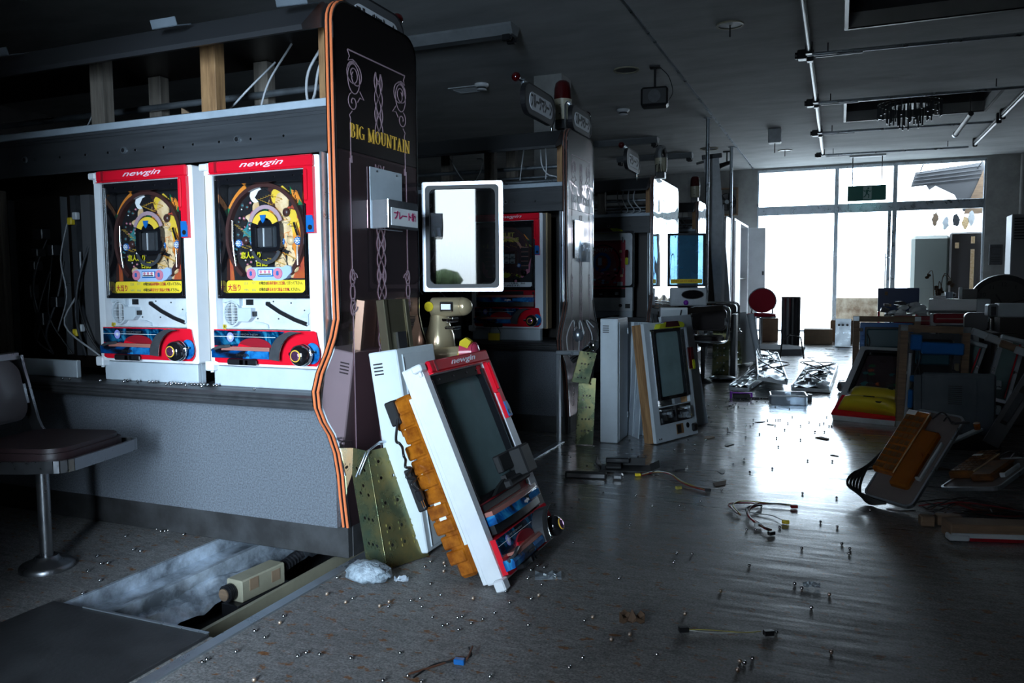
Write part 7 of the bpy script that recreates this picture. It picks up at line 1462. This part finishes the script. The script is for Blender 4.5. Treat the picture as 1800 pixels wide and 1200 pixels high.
# exit sign hung before the window
t = thing('exit_sign', 'green running man exit sign hung before the shop window', 'sign', (.385, 14.6, 2.40)); b = MB(); b.box(-.295, .295, -.03, .03, -.125, .125, b=.006); bd = b.build('case', 'greenexit', t); b = MB(); b.prism([(-.055, -.105), (.075, -.105), (.075, .105), (-.055, .105)], 'y', -.033, -.03); fc = b.build('white_field', 'exitwhite', bd)
b = MB()
def limb(p, q_, w): 
    p = Vector(p); q_ = Vector(q_); d = (q_ - p).normalized(); n_ = Vector((-d.y, d.x)) * w / 2; b.prism([tuple(p + n_), tuple(p - n_), tuple(q_ - n_), tuple(q_ + n_)], 'y', -.0345, -.033)
b.prism(circ(.022, .078, .016, 14), 'y', -.0345, -.033)
for p, q_, w in (((.012, .055), (-.002, -.005), .034), ((.012, .05), (-.035, .025), .012), ((-.035, .025), (-.045, .05), .012), ((.018, .05), (.05, .02), .012), ((.05, .02), (.066, .04), .012), ((.0, -.005), (.035, -.035), .017), ((.035, -.035), (.03, -.085), .015), ((-.002, -.005), (-.02, -.05), .017), ((-.02, -.05), (-.05, -.07), .015)): limb(p, q_, w)
b.build('running_man', 'greenexit', fc)
for x in (-.25, .25): b = MB(); b.cyl((x * .9, 0, .125), (x * .9, 0, .60), .008, n=8); b.build('hanger', 'graphite', t)
b = MB(); b.box(-.28, .28, -.05, .05, .60, .6295, b=.006); b.build('ceiling_plate', 'offwhite', t); b = MB(); b.cyl((-.28, 0, -.125), (-.28, 0, -.28), .004, n=6); b.build('pull_cord', 'black', t)
# ================================================================== steel balls
FLOOR_BALLS = [(-1.473,2.166),(-1.47,2.205),(-1.481,2.23),(-1.453,2.212),(-1.475,2.065),(-1.426,1.942),(-1.337,1.911),(-1.334,1.943),(-1.228,1.925),(-1.219,1.962),(-1.202,1.932),(-1.163,1.995),(-1.144,2.018),(-1.11,1.967),(-1.259,2.255),(-1.218,2.313),(-1.199,2.286),(-1.176,2.43),(-1.12,2.313),(-1.17,2.13),(-1.099,2.063),(-0.996,2.076),(-0.881,2.088),(-0.925,2.161),(-0.833,2.137),(-0.821,2.17),(-1.046,1.913),(-0.978,1.936),(-0.969,1.947),(-0.993,1.874),(-0.986,1.889),(-0.941,1.868),(-0.926,1.917),(-0.908,1.954),(-0.894,2.004),(-0.775,1.966),(-0.639,2.05),(-0.624,2.08),(-0.538,1.964),(-0.5,2.012),(-0.578,1.84),(-0.593,1.779),(-1.02,1.691),(-1.122,1.62),(-0.942,1.596),(-0.852,1.706),(-0.986,1.554),(-0.897,1.582),(-0.756,1.666),(-1.208,1.608),(-0.63,2.392),(-0.875,2.672),(-0.734,2.946),(-1.022,3.096),(-1.102,3.105),(-0.709,3.232),(-0.913,2.404),(-0.886,2.396),(-0.919,2.359),(-0.902,2.285),(-0.816,2.315),(-0.842,2.254),(-0.98,2.571),(-0.962,2.488),(-0.972,2.381),(-1.265,2.305),(-1.182,2.243),(-1.282,2.464),(-0.408,1.926),(-0.814,3.37),(-0.603,3.278),(-0.58,3.256),(-0.532,3.382),(-0.474,3.603),(-0.488,4.137),(-0.448,4.274),(-0.44,4.198),(-0.39,3.993),(-0.293,4.114),(-0.303,4.679),(-0.33,4.936),(-0.135,4.368),(-0.195,4.931),(-0.507,4.902),(-0.437,5.028),(-0.302,5.235),(-0.298,5.481),(-0.284,5.742),(-0.215,5.415),(-0.169,5.568),(-0.122,5.223),(-0.067,5.243),(-0.101,5.515),(-0.063,5.823),(-0.077,5.562),(-0.043,5.46),(-0.029,5.465),(-0.382,5.59),(-0.367,5.596),(-0.354,5.601),(-0.37,5.367),(-0.433,5.561),(-0.524,5.538),(-0.548,5.301),(-0.518,5.284),(-0.508,5.374),(0.052,5.296),(0.075,5.032),(0.128,5.197),(0.157,5.094),(0.008,3.652),(-0.132,3.676),(-0.049,3.257),(0.012,3.214),(0.028,3.008),(0.054,2.962),(0.051,2.906),(-0.103,2.906),(-0.192,3.128),(-0.275,3.063),(-0.283,3.39),(-0.306,3.051),(-0.257,2.662),(-0.315,2.407),(-0.504,2.689),(-0.453,2.706),(-0.496,2.601),(-0.387,2.2),(-0.137,2.171),(-0.055,2.378),(-0.008,2.499),(-0.087,2.52),(-0.109,2.55),(0.001,2.104),(-0.209,1.968),(-0.197,1.963),(-0.181,1.993),(-0.209,1.919),(0.137,3.495),(-0.015,4.395),(-0.836,4.365),(-0.785,4.398),(-0.753,4.553),(-0.818,4.697),(-0.731,4.418),(-0.714,4.728),(-0.885,5.543),(-0.864,5.551),(-0.834,5.54),(-0.836,5.392),(-0.778,5.333),(-0.826,5.247),(-0.799,4.919),(-0.771,4.929),(-0.637,5.111),(-0.646,4.925),(-0.615,4.996),(-0.628,4.816),(-0.622,4.959),(-0.613,5.23),(-0.71,5.618),(-0.903,6.055),(-0.842,6.039),(-0.808,5.964),(-0.859,6.341),(-0.798,6.248),(-0.782,6.33),(-0.745,6.119),(-0.723,6.237),(-0.713,6.059),(-0.683,6.07),(-0.629,5.986),(-0.789,5.944),(-0.82,6.02),(-0.744,5.944),(-0.724,5.968),(-0.633,6.214),(-0.613,6.277),(-0.597,6.264),(-0.578,6.365),(-0.517,6.387),(-0.488,6.341),(-0.423,6.147),(-0.322,6.098),(-0.753,6.098),(-0.737,6.158),(-0.814,6.457),(-0.781,6.409),(-0.768,6.473),(-0.75,6.46),(-0.722,6.41),(-0.711,6.454),(-0.684,6.404),(-0.677,6.486),(-0.659,6.513),(-0.633,6.522),(-0.612,6.529),(-0.572,6.564),(-0.55,6.552),(-0.532,6.599),(-0.945,5.716),(-0.909,5.573),(-0.837,5.562),(-0.82,5.53),(-0.811,5.319),(-0.776,5.346),(-0.816,4.675),(-0.717,4.713),(-0.73,4.402),(-1.06,4.301),(-0.951,4.165),(-0.986,4.134),(-1.182,3.834),(-1.153,3.874),(-1.323,3.993),(-0.963,3.369),(-1.178,3.287),(-1.029,3.224),(-1.282,4.292),(-1.487,4.507),(-1.472,4.287),(-1.139,4.555),(-0.645,5.15),(-0.626,5.003),(-0.907,6.067),(-0.841,6.003),(-1.07,6.59),(-0.986,6.728),(-1.088,4.714),(-1.264,5.367),(-1.233,5.341),(-2.429,2.232),(-2.393,2.218),(-2.379,2.224),(-2.375,2.236),(-2.281,2.22),(-2.47,2.123),(-2.318,2.023),(-2.281,2.02),(-2.38,1.925),(-2.303,1.877),(-2.286,1.889),(-2.284,1.81),(-2.175,1.765),(-2.132,1.668),(-1.446,1.763),(-1.427,1.723),(-1.457,1.655),(-1.405,1.634),(-1.419,1.54),(-1.254,1.579),(-1.246,1.603),(-1.457,1.464),(-1.457,1.479),(-1.275,1.441)]
COUNTER_BALLS = [(-2.778,2.012),(-2.744,2.024),(-2.582,2.024),(-2.47,2.047),(-2.497,2.11),(-2.485,2.115),(-2.431,2.109),(-2.375,2.113),(-2.359,2.118),(-2.345,2.123),(-2.256,2.039),(-2.231,2.033),(-2.274,2.117),(-2.258,2.114),(-2.243,2.112),(-2.228,2.109),(-2.217,2.113),(-2.193,2.106),(-2.166,2.108),(-2.155,2.112),(-2.138,2.111),(-2.121,2.109),(-2.11,2.113),(-2.093,2.111),(-2.065,2.114),(-2.052,2.119),(-2.165,2.042),(-2.084,2.027),(-2.139,2.236),(-2.118,2.227),(-1.855,2.041)]
bm_ = MB(); bm_.ball((0, 0, .0055), .0055, 14); ball_mesh = {True: bm_.mesh('steel_ball', 'rustball'), False: bm_.mesh('steel_ball', 'steelball')}
q = random.Random(3)
LM = [('crumpled white bag', -1.375, 2.09), ('zinc bracket', -1.36, 2.19), ('red-topped leaning door', -.97, 2.17), ('silver foil packet', -.845, 2.32), ('dark launcher handle', -.93, 2.75), ('blue-plugged cord', -.87, 1.70), ('dry brown leaf', -.515, 2.10),
      ('white twin wire', -.27, 2.12), ('clear scrap in the dirt', -.06, 2.55), ('tangled dark harness', -.30, 3.30), ('yellow-plugged harness', -.72, 3.70), ('black tray', -.98, 3.84), ('black bar', -1.11, 3.62), ('upright zinc plate', -1.36, 4.35), ('lamp-topped leaning door', -.90, 4.70), ('flat leaning panel', -.75, 5.2),
      ('purple bracket', -.72, 6.5), ('clear tray', -.33, 6.3), ('yellow dish', .1, 5.5), ('nearest amber cover', .15, 3.7), ('red-edged plank', .5, 3.2), ('stool base', -2.36, 1.79), ('open trench', -2.2, 2.0), ('trench cover plate', -1.8, 1.4), ('left torn luminaire', -.8, 7.0)]
seen = {}
for (x, y) in FLOOR_BALLS:
    rusty = (y < 2.6 and x > -2.0 and q.random() < .30)
    o = bpy.data.objects.new('steel_ball', ball_mesh[rusty]); col.objects.link(o); o.location = (x, y, 0)
    nm, lx, ly = min(LM, key=lambda t_: (t_[1] - x) ** 2 + (t_[2] - y) ** 2); dx, dy = x - lx, y - ly; dd = math.hypot(dx, dy)
    side = ('right of' if dx > 0 else 'left of') if abs(dx) > abs(dy) * 1.6 else ('behind' if dy > 0 else 'before') if abs(dy) > abs(dx) * 1.6 else ('behind and right of' if dx > 0 else 'behind and left of') if dy > 0 else ('before and right of' if dx > 0 else 'before and left of')
    far = 'close' if dd < .12 else 'a little' if dd < .25 else 'some way' if dd < .5 else 'well'
    lab = '%s steel ball lying %s %s the %s' % ('rusty' if rusty else 'shiny', far, side, nm)
    tag(o, lab, 'ball', 'balls lying %s %s the %s' % (far, side, nm))
for (x, y) in COUNTER_BALLS:
    o = bpy.data.objects.new('steel_ball', ball_mesh[False]); col.objects.link(o); o.location = (x, min(2.188, 2.178 + .45 * (y - 2.115)), .585); tag(o, 'little steel ball lying on the counter below the lit machines', 'ball', 'balls on the counter')
